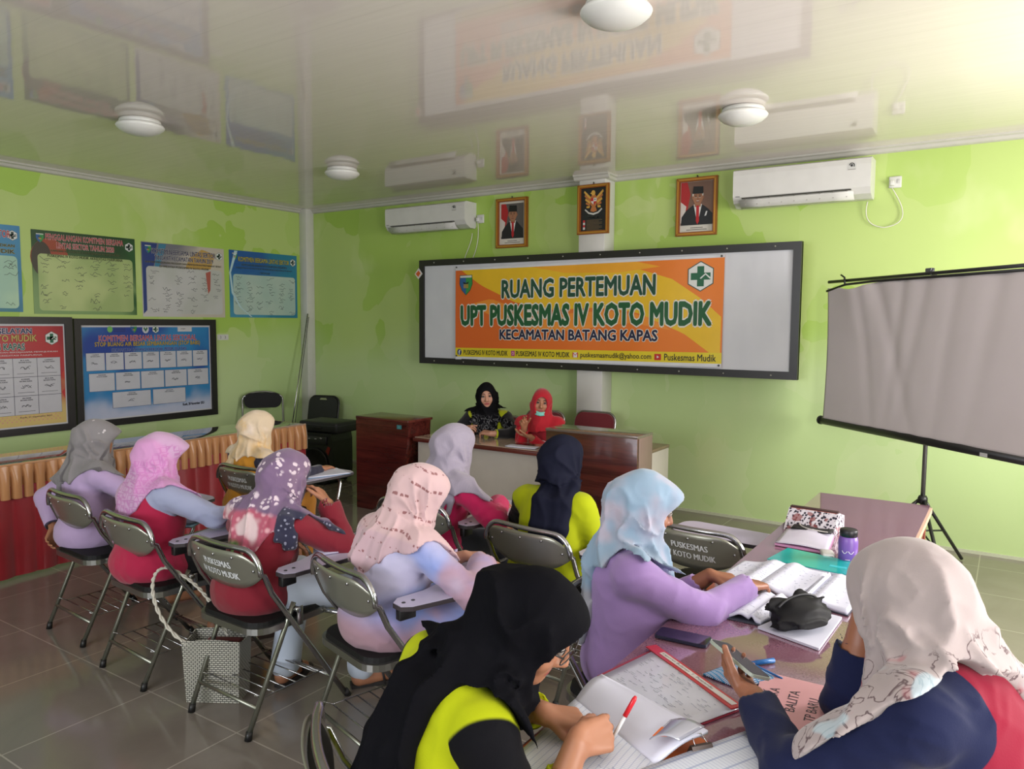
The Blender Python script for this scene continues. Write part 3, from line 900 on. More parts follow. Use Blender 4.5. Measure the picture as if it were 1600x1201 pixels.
def framed_poster(y0, y1, z0, z1, label, m, body):
    r = thing('framed_poster', label, 'poster', (0.001, (y0 + y1) / 2, (z0 + z1) / 2), 0, 'framed pledge posters on the left wall')
    w_, h_ = y1 - y0, z1 - z0
    mb = MB()
    fw = 0.062
    for p in (rect(-w_ / 2, h_ / 2 - fw, w_ / 2, h_ / 2), rect(-w_ / 2, -h_ / 2, w_ / 2, -h_ / 2 + fw), rect(-w_ / 2, -h_ / 2 + fw, -w_ / 2 + fw, h_ / 2 - fw), rect(w_ / 2 - fw, -h_ / 2 + fw, w_ / 2, h_ / 2 - fw)):
        mb.prism(p, 0.035, blackF, fnL)
    mb.build('frame', r)
    MB().prism(rect(-w_ / 2 + 0.03, -h_ / 2 + 0.03, w_ / 2 - 0.03, h_ / 2 - 0.03), 0.012, M((196, 196, 200), 0.4), fnL).build('backing', r)
    MB().prism(rect(-w_ / 2 + 0.075, -h_ / 2 + 0.075, w_ / 2 - 0.075, h_ / 2 - 0.08), 0.0145, m, fnL).build('sheet', r)
    body(r, w_, h_)
    return r
def grad(name, c0, c1, c2, a, b, seed):
    t = NT(name)
    x, y, z = t.xyz()
    n = t.m('MULTIPLY', t.m('SUBTRACT', t.noise(2.5, 2, t.co(loc=(seed, 0, 0)), dist=0.8), 0.5), 0.5)
    q = t.m('ADD', z, n)
    c = t.mix(t.step(q, a, b), c0, c1)
    c = t.mix(t.step(t.m('ADD', t.noise(1.7, 1, t.co(loc=(0, seed, 0))), t.m('MULTIPLY', z, 0.4)), 0.55, 0.7), c, c2)
    return t.fin(c, 0.28)
def blue_body(r, w_, h_):
    mb, tx, sg = MB(), MB(), MB()
    rnd = random.Random(21)
    pan, line, ink = M((190, 191, 200), 0.35), M((40, 60, 110), 0.4), M((44, 46, 60), 0.4)
    def cell(u0, u1, v0, v1, l1, l2):
        mb.prism(rect(u0, v0, u1, v1), 0.0152, line, fnL)
        mb.prism(rect(u0 + 0.003, v0 + 0.003, u1 - 0.003, v1 - 0.003), 0.0158, pan, fnL)
        c = (u0 + u1) / 2
        k = min(1.0, (u1 - u0) / 0.2)
        tx.text(l1, ink, c, v1 - 0.018, fnL, w=0.05 * k + 0.02, h=0.010, bold=0.03, z=0.017)
        tx.text(l2, ink, c, v1 - 0.034, fnL, w=0.10 * k, h=0.010, bold=0.03, z=0.017)
        if rnd.random() < 0.8:
            signature(sg, c - 0.01, (v0 + v1) / 2 - 0.01, 0.06, fnL, ink, rnd, 0.017)
            signature(sg, c - 0.01, (v0 + v1) / 2 - 0.012, 0.05, fnL, ink, rnd, 0.017)
    L1 = ['CAMAT', 'KAPOLSEK', 'DANRAMIL', 'KEPALA PUSKESMAS', 'KUA', 'KORWIL', 'KA. TKSK']
    for k in range(7):
        u0 = -0.635 + k * 0.183
        cell(u0, u0 + 0.177, 0.02, 0.19, L1[k], 'BATANG KAPAS')
    L2 = ['WALI NAGARI', 'WALI NAGARI', 'WALI NAGARI', 'WALI NAGARI', 'WALI NAGARI']
    L3 = ['IV KOTO MUDIK', 'TUIK IV KOTO MUDIK', 'TELUK TIGO SAKATO', 'TARATAK TEMPATIAH', 'SUNGAI NYALO MUDIK']
    for k in range(5):
        u0 = -0.615 + k * 0.253
        cell(u0, u0 + 0.246, -0.175, -0.002, L2[k], L3[k])
    cell(-0.40, -0.01, -0.345, -0.19, 'KETUA TP PKK', 'KECAMATAN BATANG KAPAS')
    cell(0.01, 0.37, -0.345, -0.19, 'KETUA LPM', 'PROMKES')
    outlined(tx, 'KOMITMEN BERSAMA LINTAS SEKTORAL', 0.0, 0.325, fnL, w=1.02, h=0.056, col=(176, 50, 60), edge=(196, 190, 200), b0=0.012, b1=0.04, q=0.0165)
    outlined(tx, 'STOP BUANG AIR BESAR SEMBARANGAN (STOP BABS)', 0.0, 0.263, fnL, w=1.10, h=0.052, col=(190, 160, 40), edge=(26, 26, 50), b0=0.012, b1=0.045, q=0.0165)
    outlined(tx, 'KECAMATAN BATANG KAPAS KAB. PESISIR SELATAN', 0.0, 0.212, fnL, w=0.78, h=0.032, col=(34, 40, 110), edge=(150, 170, 214), b0=0.012, b1=0.045, q=0.0165)
    tx.text('Kuok, 28 November 2021', M((26, 28, 40), 0.4), 0.46, -0.37, fnL, w=0.25, h=0.03, bold=0.03, z=0.0165)
    mb.build('signature_boxes', r)
    mb = MB()
    shield_emblem(mb, -0.165, 0.41, 0.034, fnL, 0.0155)
    mb.build('shield_emblem', r)
    mb = MB()
    cross_emblem(mb, 0.06, 0.408, 0.038, fnL, 0.0155)
    mb.build('cross_emblem', r)
    mb = MB()
    mb.prism(ell(-0.045, 0.41, 0.034, 0.04, 18), 0.0155, M((190, 194, 200), 0.4), fnL)
    mb.prism([(-0.045, 0.385), (-0.068, 0.42), (-0.056, 0.432), (-0.045, 0.41), (-0.034, 0.432), (-0.022, 0.42)], 0.0162, M((40, 100, 70), 0.4), fnL)
    mb.build('round_emblem', r)
    mb = MB()
    mb.prism(rect(0.30, 0.385, 0.46, 0.43), 0.0155, M((196, 196, 200), 0.4), fnL)
    tx.text('STBM', M((40, 40, 50), 0.4), 0.36, 0.413, fnL, w=0.05, h=0.012, bold=0.02, z=0.0162)
    mb.build('logo_plate', r)
    mb = MB()
    mb.prism(ell(-0.40, 0.41, 0.026, 0.03, 14), 0.0155, M((110, 176, 90), 0.4), fnL)
    mb.prism(rect(-0.365, 0.39, -0.25, 0.396), 0.0155, M((30, 40, 90), 0.4), fnL)
    mb.prism(rect(-0.365, 0.405, -0.25, 0.411), 0.0155, M((30, 40, 90), 0.4), fnL)
    mb.prism(rect(-0.365, 0.42, -0.25, 0.426), 0.0155, M((30, 40, 90), 0.4), fnL)
    mb.build('green_logo', r)
    tx.build('lettering', r)
    sg.build('signatures', r)
framed_poster(-2.785, -1.31, 0.64, 1.66, 'black-framed blue pledge poster with white signature boxes', grad('blue_print', (176, 182, 204), (46, 122, 176), (30, 60, 140), -0.42, -0.18, 4), blue_body)
def red_body(r, w_, h_):
    mb, tx, sg = MB(), MB(), MB()
    rnd = random.Random(31)
    pan, line, ink = M((190, 189, 196), 0.35), M((60, 60, 80), 0.4), M((40, 40, 50), 0.4)
    u1 = w_ / 2 - 0.11
    for j in range(3):
        for i in range(6):
            a, b = u1 - (i + 1) * 0.195, u1 - i * 0.195
            v1 = 0.155 - j * 0.165
            mb.prism(rect(a, v1 - 0.165, b, v1), 0.0152, line, fnL)
            mb.prism(rect(a + 0.002, v1 - 0.163, b - 0.002, v1 - 0.002), 0.0158, pan, fnL)
            if i == 0 and j == 2:
                continue
            tx.text(['CAMAT', 'KUA', 'KORWIL', 'WALI NAGARI', 'BAMUS', 'KAPOLSEK'][(i + j) % 6], ink, (a + b) / 2, v1 - 0.02, fnL, w=0.07, h=0.011, bold=0.03, z=0.017)
            tx.text('BATANG KAPAS', ink, (a + b) / 2, v1 - 0.037, fnL, w=0.10, h=0.011, bold=0.03, z=0.017)
            for q in range(2):
                signature(sg, (a + b) / 2, v1 - 0.085, 0.07, fnL, ink, rnd, 0.017)
            mb.prism(rect(a + 0.03, v1 - 0.137, b - 0.03, v1 - 0.134), 0.0163, ink, fnL)
    outlined(tx, 'KABUPATEN PESISIR SELATAN', u1 - 0.66, 0.390, fnL, w=0.86, h=0.045, col=(30, 34, 80), edge=(196, 190, 196), q=0.0165)
    outlined(tx, 'UPT PUSKESMAS IV KOTO MUDIK', u1 - 0.68, 0.328, fnL, w=0.98, h=0.056, col=(188, 166, 90), edge=(70, 40, 20), b1=0.05, q=0.0165)
    outlined(tx, 'KECAMATAN BATANG KAPAS', u1 - 0.68, 0.255, fnL, w=0.78, h=0.054, col=(30, 90, 74), edge=(196, 196, 196), q=0.0165)
    tx.text('KAMI SIAP MENDUKUNG PUSKESMAS DAN BEKERJASAMA MEWUJUDKAN', M((204, 190, 190), 0.4), u1 - 0.5, 0.205, fnL, w=0.96, h=0.016, bold=0.02, z=0.0165)
    tx.text('PUSKESMAS MUDIK MENUJU AKREDITASI PARIPURNA', M((204, 190, 190), 0.4), u1 - 0.55, 0.178, fnL, w=0.8, h=0.016, bold=0.02, z=0.0165)
    mb.build('signature_boxes', r)
    mb = MB()
    cross_emblem(mb, w_ / 2 - 0.175, 0.325, 0.062, fnL, 0.0155)
    mb.build('cross_emblem', r)
    mb = MB()
    dot = M((206, 150, 130), 0.4)
    for j in range(6):
        for i in range(26):
            mb.prism(ell(u1 - 0.02 - i * 0.036 - (j % 2) * 0.018, -0.395 + j * 0.020, 0.0075 - 0.0006 * j, 0.0075 - 0.0006 * j, 6), 0.0152, dot, fnL)
    tx.text('Kuok, 21 September 2021', ink, u1 - 0.22, -0.365, fnL, w=0.26, h=0.014, bold=0.02, z=0.0165)
    mb.prism([(w_ / 2 - 0.1, 0.0), (w_ / 2 - 0.08, 0.03), (w_ / 2 - 0.08, -0.06)], 0.0155, M((196, 60, 40), 0.4), fnL)
    mb.prism([(w_ / 2 - 0.105, -0.16), (w_ / 2 - 0.08, -0.13), (w_ / 2 - 0.08, -0.22)], 0.0155, M((186, 40, 44), 0.4), fnL)
    mb.build('print', r)
    tx.build('lettering', r)
    sg.build('signatures', r)
framed_poster(-4.275, -2.80, 0.645, 1.672, 'black-framed red pledge poster at the left edge of the picture', grad('red_print', (200, 176, 110), (170, 44, 50), (150, 30, 44), -0.36, -0.02, 2), red_body)
# the small paper beside the blue poster
r = thing('paper_label', 'small white paper slip with numbers beside the blue framed poster', 'label', (0.001, -1.205, 1.47))
MB().prism(rect(-0.07, -0.03, 0.07, 0.03), 0.002, M((205, 205, 202), 0.5), fnL).build('paper', r)
MB().text('3   3', M((90, 90, 96), 0.5), 0, 0, fnL, h=0.03, z=0.003).build('lettering', r)
# ------------------------------------------------------------------ head desk
def wood(name, c0, c1, rough=0.25, sc=1.0, axis='x'):
    t = NT(name)
    st = {'x': (0.6, 9, 9), 'y': (9, 0.6, 9), 'z': (9, 9, 0.6)}[axis]
    v = t.co(scale=tuple(k * sc for k in st))
    g = t.noise(2.2, 5, v, 0.62, 0.8)
    g2 = t.noise(9, 2, v, 0.5, 0.2)
    f = t.step(t.m('ADD', t.m('MULTIPLY', g, 0.8), t.m('MULTIPLY', g2, 0.25)), 0.35, 0.75)
    return t.fin(t.mix(f, c0, c1), rough, coat=0.25)
mahog = wood('mahogany_laminate', (58, 20, 18), (92, 38, 32))
mahog_top = wood('mahogany_edge', (74, 30, 26), (104, 48, 40))
creamM = M((196, 190, 182), 0.35, name='cream_laminate')
topM = NT('desk_top_laminate')
topM = topM.fin(topM.mix(topM.noise(6, 3), (176, 158, 140), (190, 172, 154)), 0.12, coat=0.5)
greyW = M((134, 112, 104), 0.35)

def head_block(x0, x1, y0, y1, zt, label, cut_left, side_m):
    """tall end block of the head desk whose front board curves away towards the floor"""
    w_ = x1 - x0
    r = thing('desk_block', label, 'desk', (x0, y1, 0), 0, 'mahogany end blocks of the head desk')
    p = [(1.0, 1.0), (0.985, 0.76), (0.94, 0.62), (0.86, 0.47), (0.72, 0.31), (0.52, 0.15), (0.30, 0.0)]
    poly = [(0, 0)] + [(u * w_, v * (zt - 0.02)) for u, v in p[::-1]] + [(0, zt - 0.02)]
    if cut_left:
        poly = [(w_ - u, v) for u, v in poly]
    d = y1 - y0
    MB().prism(poly, 0.03, mahog, lambda u, v, q: (u, -d + 0.03 - q, v)).build('front_board', r)
    a = (0.0, w_ * 0.5) if not cut_left else (w_ * 0.5, w_)
    body = MB()
    pb = [(u * w_ * 0.97, v * (zt - 0.02)) for u, v in p[::-1]]
    pb = [(0.02, 0.0)] + pb + [(0.02, zt - 0.02)]
    if cut_left:
        pb = [(w_ - u, v) for u, v in pb]
    body.prism(pb, d - 0.03, side_m, lambda u, v, q: (u, -q, v))
    body.build('carcass', r)
    MB().box((w_ / 2, -d / 2, zt - 0.01), (w_ + 0.006, d + 0.006, 0.022), mahog_top, 0.003).build('top_board', r)
    return r
lec = head_block(2.36, 2.965, -1.56, -1.24, 0.82, 'tall dark mahogany end block of the head desk, beside the black loudspeaker', False, mahog)
MB().box((0.535, -0.352, 0.765), (0.05, 0.003, 0.034), M((30, 120, 130), 0.4)).build('sticker', lec)
MB().text('11', M((160, 200, 200), 0.4), 0.535, 0.765, lambda u, v, q: (u, -0.354 - q, v), h=0.02).build('sticker_number', lec)
rb = thing('desk_block', 'mahogany end block of the head desk in front of the empty red chair', 'desk', (4.30, -1.27, 0), 0, 'mahogany end blocks of the head desk')
MB().box((0.37, -0.245, 0.425), (0.74, 0.03, 0.85), mahog, 0.003).build('front_board', rb)
MB().box((0.375, -0.115, 0.425), (0.735, 0.23, 0.85), greyW, 0.002).build('carcass', rb)
MB().box((0.37, -0.13, 0.858), (0.746, 0.266, 0.02), M((112, 100, 92), 0.15, coat=0.5), 0.003).build('top_board', rb)
dk = thing('head_desk', 'low cream-fronted head desk where the two speakers sit', 'desk', (3.0, -1.52, 0))
MB().box((0.66, 0.25, 0.662), (1.34, 0.52, 0.032), mahog_top, 0.004).build('top_edge', dk)
MB().box((0.66, 0.262, 0.6795), (1.33, 0.495, 0.004), topM).build('top_surface', dk)
MB().box((0.65, 0.06, 0.325), (1.3, 0.02, 0.65), creamM).build('front_panel', dk)
MB().box((0.15, 0.24, 0.325), (0.02, 0.36, 0.65), creamM).build('side_panel', dk)
rt = thing('desk_return', 'cream side unit sticking out behind the right end block of the head desk', 'desk', (4.62, -1.0, 0))
MB().box((0.17, 0.0, 0.34), (0.34, 0.5, 0.68), creamM, 0.003).build('carcass', rt)
MB().box((0.17, 0.0, 0.692), (0.35, 0.51, 0.024), M((130, 110, 90), 0.3), 0.003).build('top_board', rt)

# ------------------------------------------------------------------ banquet chairs
chromeM = M((176, 176, 178), 0.18, 0.95, name='chrome')
blackpad = M((13, 13, 14), 0.65, spec=0.3, name='black_vinyl')
redfab = NT('red_upholstery')
redfab.bump(redfab.noise(120, 2), 0.2, 0.003)
redfab = redfab.fin(redfab.mix(redfab.noise(5, 2), (96, 16, 28), (116, 22, 36)), 0.8, sheen=0.3)
def banquet_chair(name, label, cloth, frame, loc, rz, hole=False, group=None, hs=1.0):
    r = thing(name, label, 'chair', loc, rz, group)
    poly = [(-0.15, 0), (0.15, 0), (0.19, 0.06), (0.2, 0.30), (0.185, 0.37), (0.13, 0.41), (-0.13, 0.41), (-0.185, 0.37), (-0.2, 0.30), (-0.19, 0.06)]
    tp = 0.86 * hs
    def bk(u, v, q):
        return (u, -0.2 - 0.22 * v / 0.41 * 0.35 - q + 0.05, tp - 0.41 + v)
    mb = MB()
    pr = rrect(-0.195, 0.0, 0.195, 0.42, 0.085, 6)
    mb.prism(pr, 0.05, cloth, bk)
    back = mb.build('backrest', r)
    if hole:
        MB().prism([(-0.05, 0.385), (0.05, 0.385), (0.035, 0.405), (-0.035, 0.405)], 0.056, M((150, 160, 120), 0.5), lambda u, v, q: bk(u, v, q - 0.003)).build('hand_hole', r)
    MB().prism(rrect(-0.205, -0.22, 0.205, 0.2, 0.07, 5), 0.075, cloth, lambda u, v, q: (u, v, 0.40 * hs + q)).build('seat', r)
    fr = MB()
    P = [bk(u, v, 0.025) for u, v in rrect(-0.2, -0.0, 0.2, 0.425, 0.085, 6)]
    fr.tube(P, 0.011, frame, 8, closed=True)
    fr.build('back_frame', r)
    for sx in (-1, 1):
        MB().tube([(sx * 0.19, 0.18, 0.40 * hs), (sx * 0.2, 0.21, 0)], 0.012, frame, 8).build('leg', r)
        MB().tube([bk(sx * 0.2, 0.1, 0.025), (sx * 0.2, -0.17, 0.40 * hs), (sx * 0.2, -0.26, 0)], 0.012, frame, 8).build('leg', r)
    return r
banquet_chair('banquet_chair', 'red banquet chair standing empty at the right behind the mahogany block', redfab, chromeM, (4.06, -0.5, 0), PI, group='red banquet chairs', hs=0.97)
banquet_chair('banquet_chair', 'red banquet chair on which the speaker in the red headscarf sits', redfab, chromeM, (3.72, -0.82, 0), PI, group='red banquet chairs', hs=0.99)
banquet_chair('banquet_chair', 'red banquet chair hidden behind the speaker in the black headscarf', redfab, chromeM, (3.28, -0.82, 0), PI, group='red banquet chairs', hs=0.9)
banquet_chair('stacking_chair', 'dark grey chair with a handle hole standing in the corner behind the loudspeaker', M((30, 32, 30), 0.55), M((24, 24, 24), 0.4), (0.50, -0.40, 0), -2.9, hole=True, hs=0.88)

# ------------------------------------------------------------------ loudspeaker
sp = thing('loudspeaker', 'big black party loudspeaker on the floor in the corner', 'speaker', (1.27, -0.92, 0), 0.18)
blk = M((20, 20, 22), 0.42, name='black_plastic')
blk2 = M((11, 11, 12), 0.6)
mb = MB()
mb.prism([(-0.2, 0.03), (0.2, 0.03), (0.215, 0.12), (0.215, 0.44), (0.2, 0.52), (-0.2, 0.52), (-0.215, 0.44), (-0.215, 0.12)], 0.34, blk, lambda u, v, q: (u, -0.17 + q, v))
mb.build('cabinet', sp)
mb = MB()
mb.lathe([(0.155, 0), (0.16, 0.012), (0.15, 0.02), (0.135, 0.012), (0.06, -0.02), (0.0, -0.01)], blk2, (0, -0.172, 0.21), 32, axis='y')
mb.build('woofer', sp)
MB().box((0, -0.178, 0.445), (0.30, 0.016, 0.085), M((34, 35, 38), 0.3), 0.006).build('control_panel', sp)
mb = MB()
for u in (-0.06, 0.02):
    mb.box((u, -0.188, 0.462), (0.022, 0.004, 0.006), M((190, 190, 190), 0.3))
mb.lathe([(0.001, 0), (0.012, 0), (0.012, 0.012), (0.001, 0.014)], M((150, 150, 150), 0.25, 0.6), (0.09, -0.186, 0.468), 14, axis='y')
mb.build('knobs', sp)
for sx in (-1, 1):
    MB().prism([(sx * 0.135, 0.34), (sx * 0.165, 0.30), (sx * 0.19, 0.375), (sx * 0.16, 0.39)], 0.006, M((130, 26, 18), 0.4), lambda u, v, q: (u, -0.171 - q, v)).build('red_trim', sp)
for sx in (-1, 1):
    MB().lathe([(0.02, -0.012), (0.03, -0.01), (0.03, 0.01), (0.02, 0.012)], blk2, (sx * 0.17, 0.1, 0.031), 14, axis='x').build('wheel', sp)
MB().box((0, -0.168, 0.02), (0.3, 0.1, 0.04), blk2, 0.008).build('base_foot', sp)
am = thing('equipment_case', 'flat black equipment case lying on top of the loudspeaker', 'case', (1.30, -0.90, 0.5215), 0.1)
MB().box((0, 0, 0.055), (0.5, 0.34, 0.11), M((26, 27, 29), 0.5), 0.02).build('shell', am)
MB().box((0, 0, 0.075), (0.505, 0.345, 0.006), M((52, 54, 56), 0.4), 0.002).build('seam', am)
MB().tube([(-0.06, -0.172, 0.05), (-0.05, -0.19, 0.05), (0.05, -0.19, 0.05), (0.06, -0.172, 0.05)], 0.007, blk2, 6).build('handle', am)

# ------------------------------------------------------------------ row of tables along the left wall with a two-tone skirt
glassTop = NT('glass_table_top')
glassTop = glassTop.fin(glassTop.mix(glassTop.noise(40, 3), (84, 78, 70), (104, 96, 86)), 0.04, spec=0.8, coat=1.0)
XT, Y0, Y1 = 1.965, -5.9, -1.80
tb = thing('long_table', 'long glass-topped table by the left wall, behind the gold and red skirt', 'table', (1.73, (Y0 + Y1) / 2, 0))
MB().box((0, 0, 0.725), (0.47, Y1 - Y0, 0.03), glassTop, 0.003).build('tabletop', tb)
for sx in (-1, 1):
    for y in (-1.95, -0.65, 0.65, 1.95):
        MB().box((sx * 0.19, y, 0.355), (0.04, 0.04, 0.71), mahog_top).build('leg', tb)
def satin(name, c0, c1, rough):
    t = NT(name)
    t.bump(t.noise(30, 2, t.co(scale=(1, 2, 0.3))), 0.15, 0.004)
    return t.fin(t.mix(t.noise(7, 3), c0, c1), rough, spec=0.5, sheen=0.4)
goldS, redS = satin('gold_satin', (166, 112, 68), (190, 138, 90), 0.33), satin('red_satin', (120, 8, 22), (146, 14, 30), 0.36)
def pleat(s, k, a, seed):
    """offset of a pleated cloth at distance s along the hem"""
    p = s / k + 0.25 * math.sin(s * 3.1 + seed)
    q = p - math.floor(p)
    return a * (abs(math.sin(q * PI)) ** 0.55 - 0.6) + 0.3 * a * math.sin(s * 23.0 + seed)
sk = thing('table_skirt', 'pleated table skirt, gold satin above and red satin below, along the left tables', 'table skirt', (XT, Y0, 0))
L = Y1 - Y0
def edge_pt(s):
    return (0.0, s) if s <= L else (-(s - L), L)
TOT = L + 0.44
def gold_fn(u, v):
    s = u * TOT
    x, y = edge_pt(s)
    z = 0.738 - v * 0.215
    amp = 0.046 * min(1.0, v * 2.2)
    pq = s / 0.072 + 0.2 * math.sin(s * 4.3)
    pq -= math.floor(pq)
    o = 0.016 + amp * (0.30 * math.sin(pq * PI) - 0.75 * math.exp(-((pq - 0.06) / 0.10) ** 2) - 0.75 * math.exp(-((pq - 1.06) / 0.10) ** 2)) + 0.2 * amp * math.sin(s * 19.0)
    return (x + o, y, z) if s <= L else (x, y + o, z)
def red_fn(u, v):
    s = u * TOT
    x, y = edge_pt(s)
    z = 0.60 - v * 0.575
    amp = 0.030 * (0.35 + 0.65 * v)
    o = 0.004 + pleat(s, 0.135, amp, 2.0) * 0.7 + 0.02 * v * math.sin(s * 5.0)
    return (x + o, y, z) if s <= L else (x, y + o, z)
MB().grid(gold_fn, 900, 8, goldS).build('gold_valance', sk)
MB().grid(red_fn, 420, 14, redS).build('red_drop', sk)
MB().tube([(0.012, 0, 0.738), (0.012, L, 0.738)], 0.008, goldS, 6).build('top_band', sk)

# folded black chair and a thin pole in the corner
fc = thing('folding_chair', 'black padded folding chair standing by the left wall near the corner', 'chair', (0.42, -1.02, 0), -PI / 2 - 0.65)
def padpoly(w_, h_):
    return rrect(-w_ / 2, -h_ / 2, w_ / 2, h_ / 2, h_ * 0.45, 6)
mb = MB()
ar = [(-0.215, -0.30, 0.40)] + [(0.215 * math.cos(PI - t), -0.245 - 0.11 * (0.78 + 0.085 * math.sin(t) - 0.4), 0.775 + 0.085 * math.sin(t)) for t in [PI * i / 10 for i in range(11)]] + [(0.215, -0.30, 0.40)]
ar[0], ar[-1] = (-0.215, -0.16, 0.45), (0.215, -0.16, 0.45)
mb.tube([(-0.215, 0.24, 0.0)] + ar + [(0.215, 0.24, 0.0)], 0.0125, chromeM, 8)
mb.build('frame', fc)
MB().prism(rrect(-0.2, 0.0, 0.2, 0.165, 0.075, 6), 0.03, blackpad, lambda u, v, q: (u, -0.262 + q - 0.03 * v, 0.685 + v)).build('backrest', fc)
MB().prism(rrect(-0.19, -0.2, 0.19, 0.2, 0.07, 5), 0.04, blackpad, lambda u, v, q: (u, v, 0.44 + q + 0.35 * v)).build('seat', fc)
for sx in (-1, 1):
    MB().tube([(sx * 0.19, -0.02, 0.47), (sx * 0.19, -0.24, 0.0)], 0.0115, chromeM, 8).build('leg', fc)
pole = thing('thin_pole', 'thin silver pole leaning into the left corner', 'pole', (0.30, -0.62, 0))
MB().tube([(0, 0, 0.008), (-0.166, 0.495, 1.74)], 0.007, chromeM, 8).build('rod', pole)
MB().tube([(0.03, 0.02, 0.008), (-0.150, 0.495, 1.70)], 0.004, M((60, 60, 60), 0.4), 6).build('cord', pole)

# ------------------------------------------------------------------ steel folding chairs with a writing tablet
steel = NT('dark_polished_steel')
steel = steel.fin(steel.mix(steel.noise(3, 2), (142, 142, 130), (156, 156, 144)), 0.28, 0.62)
tabM = M((186, 180, 204), 0.3, name='lilac_laminate')
CH = {}
def back_y(u):
    return 0.04 * (1 - (u / 0.23) ** 2)
def folding_chair(label, loc, rz, lettering=True, tablet=True, lap=False, group='steel folding chairs with writing tablets'):
    key = (lettering, tablet, lap)
    if key in CH:
        return dup(CH[key], loc, rz, label, group)
    r = thing('tablet_chair' if tablet else 'folding_chair', label, 'chair', loc, rz, group)
    CH[key] = r
    WX, ZT, YT = 0.236, 0.755, -0.265
    # back frame and front legs: one bent tube
    def line(z):
        return YT + (0.245 - YT) * (1 - z / ZT) if z < 0.60 else YT + (0.245 - YT) * (1 - 0.60 / ZT) * (1 - (z - 0.60) / 0.30 * 1.0)
    P = [(-WX, line(z), z) for z in (0.02, 0.2, 0.4, 0.58, 0.66)]
    for i in range(9):
        a = PI - PI / 2 * i / 8
        P.append((-WX + 0.085 + 0.085 * math.cos(a), line(0.70) - back_y(-WX + 0.085) * 0.5 * i / 8, 0.665 + 0.09 * math.sin(a)))
    for i in range(1, 8):
        u = -0.151 + 0.302 * i / 8
        P.append((u, line(0.70) - back_y(u) * 0.8 + 0.005, 0.757))
    Q = [(-x, y, z) for x, y, z in P[:14]][::-1]
    MB().tube(P + Q, 0.0115, chromeM, 10).build('back_frame', r)
    yb = line(0.68)
    pts = []
    for i in range(17):
        u = -0.224 + 0.448 * i / 16
        e = abs(u) / 0.224
        top = 0.748 - 0.055 * max(0, (e - 0.55) / 0.45) ** 2.2
        bot = 0.572 + 0.075 * e ** 2.6
        pts.append((u, bot, top))
    def plate(u, v):
        i = u * 16
        k = min(int(i), 15)
        t_ = i - k
        uu, b, tp = [pts[k][j] * (1 - t_) + pts[k + 1][j] * t_ for j in range(3)]
        z = b + (tp - b) * v
        return (uu, line(z) - back_y(uu) - 0.002, z)
    bk = MB().grid(plate, 24, 6, steel, True, thick=(0, 0.006, 0)).build('backrest', r)
    for u, v in ((-0.11, 0.84), (0.0, 0.84), (0.11, 0.84), (-0.195, 0.5), (0.195, 0.5)):
        p = plate((u + 0.224) / 0.448, v)
        sc = MB()
        sc.lathe([(0.001, 0.0), (0.007, 0.0), (0.0055, 0.004), (0.001, 0.005)], chromeM, (p[0], p[1], p[2]), 10, axis='y')
        sc.build('rivet', bk)
    def padf(u, v):
        uu, vv = (u - 0.5) * 0.40, v
        p = plate(0.5 + uu / 0.448, 0.12 + vv * 0.76)
        e = max(0.0, 1 - (abs(u - 0.5) * 2) ** 4) * max(0.0, 1 - (abs(v - 0.5) * 2) ** 4)
        return (p[0], p[1] + 0.007 + 0.022 * e ** 0.5, p[2])
    MB().grid(padf, 16, 8, blackpad).build('back_pad', r)
    if lettering:
        t = MB()
        lt = M((228, 230, 232), 0.5)
        fn = lambda u, v, q: (u, line(v) - back_y(u) - 0.0035, v)
        t.text('PUSKESMAS', lt, 0, 0.682, fn, w=0.17, h=0.028, bold=0.035)
        t.text('IV KOTO MUDIK', lt, 0.0, 0.637, fn, w=0.23, h=0.028, bold=0.035)
        t.build('lettering', bk)
    # seat: steel rim with a black pad
    MB().prism(rrect(-0.212, -0.205, 0.212, 0.2, 0.085, 6), 0.026, M((150, 150, 146), 0.28, 0.9), lambda u, v, q: (u, v, 0.405 + q)).build('seat_rim', r)
    MB().prism(rrect(-0.2, -0.195, 0.2, 0.19, 0.08, 6), 0.022, blackpad, lambda u, v, q: (u * (1 - q), v * (1 - q), 0.428 + q)).build('seat', r)
    for sx in (-1, 1):
        MB().tube([(sx * 0.212, -0.02, 0.50), (sx * 0.208, -0.045, 0.44), (sx * 0.192, -0.235, 0.02)], 0.0105, M((150, 152, 140), 0.3, 0.85), 8).build('leg', r)
        MB().tube([(sx * 0.192, -0.230, 0.035), (sx * 0.1915, -0.237, 0.0)], [0.0135, 0.015], blk, 8).build('rubber_foot', r)
        MB().tube([(sx * WX, 0.232, 0.03), (sx * WX, 0.25, 0.0)], [0.0145, 0.016], blk, 8).build('rubber_foot', r)
    MB().tube([(-0.196, -0.195, 0.115), (0.196, -0.195, 0.115)], 0.008, M((150, 152, 140), 0.3, 0.85), 8).build('crossbar', r)
    MB().tube([(-0.23, 0.155, 0.125), (0.23, 0.155, 0.125)], 0.007, chromeM, 8).build('crossbar', r)
    rk = MB()
    for i in range(6):
        y = -0.15 + 0.055 * i
        rk.tube([(-0.175, y, 0.135), (0.175, y, 0.135)], 0.003, chromeM, 5)
    for sx in (-1, 1):
        rk.tube([(sx * 0.172, -0.19, 0.16), (sx * 0.175, -0.15, 0.135), (sx * 0.175, 0.16, 0.135)], 0.003, chromeM, 5)
    rk.build('wire_rack', r)
    for sx in (-1, 1):
        mb = MB()
        mb.tube([(sx * 0.215, -0.02, 0.475), (sx * 0.244, -0.02, 0.475)], 0.012, chromeM, 8)
        mb.box((sx * 0.225, 0.0, 0.44), (0.006, 0.03, 0.08), chromeM, 0.002)
        mb.build('hinge', r)
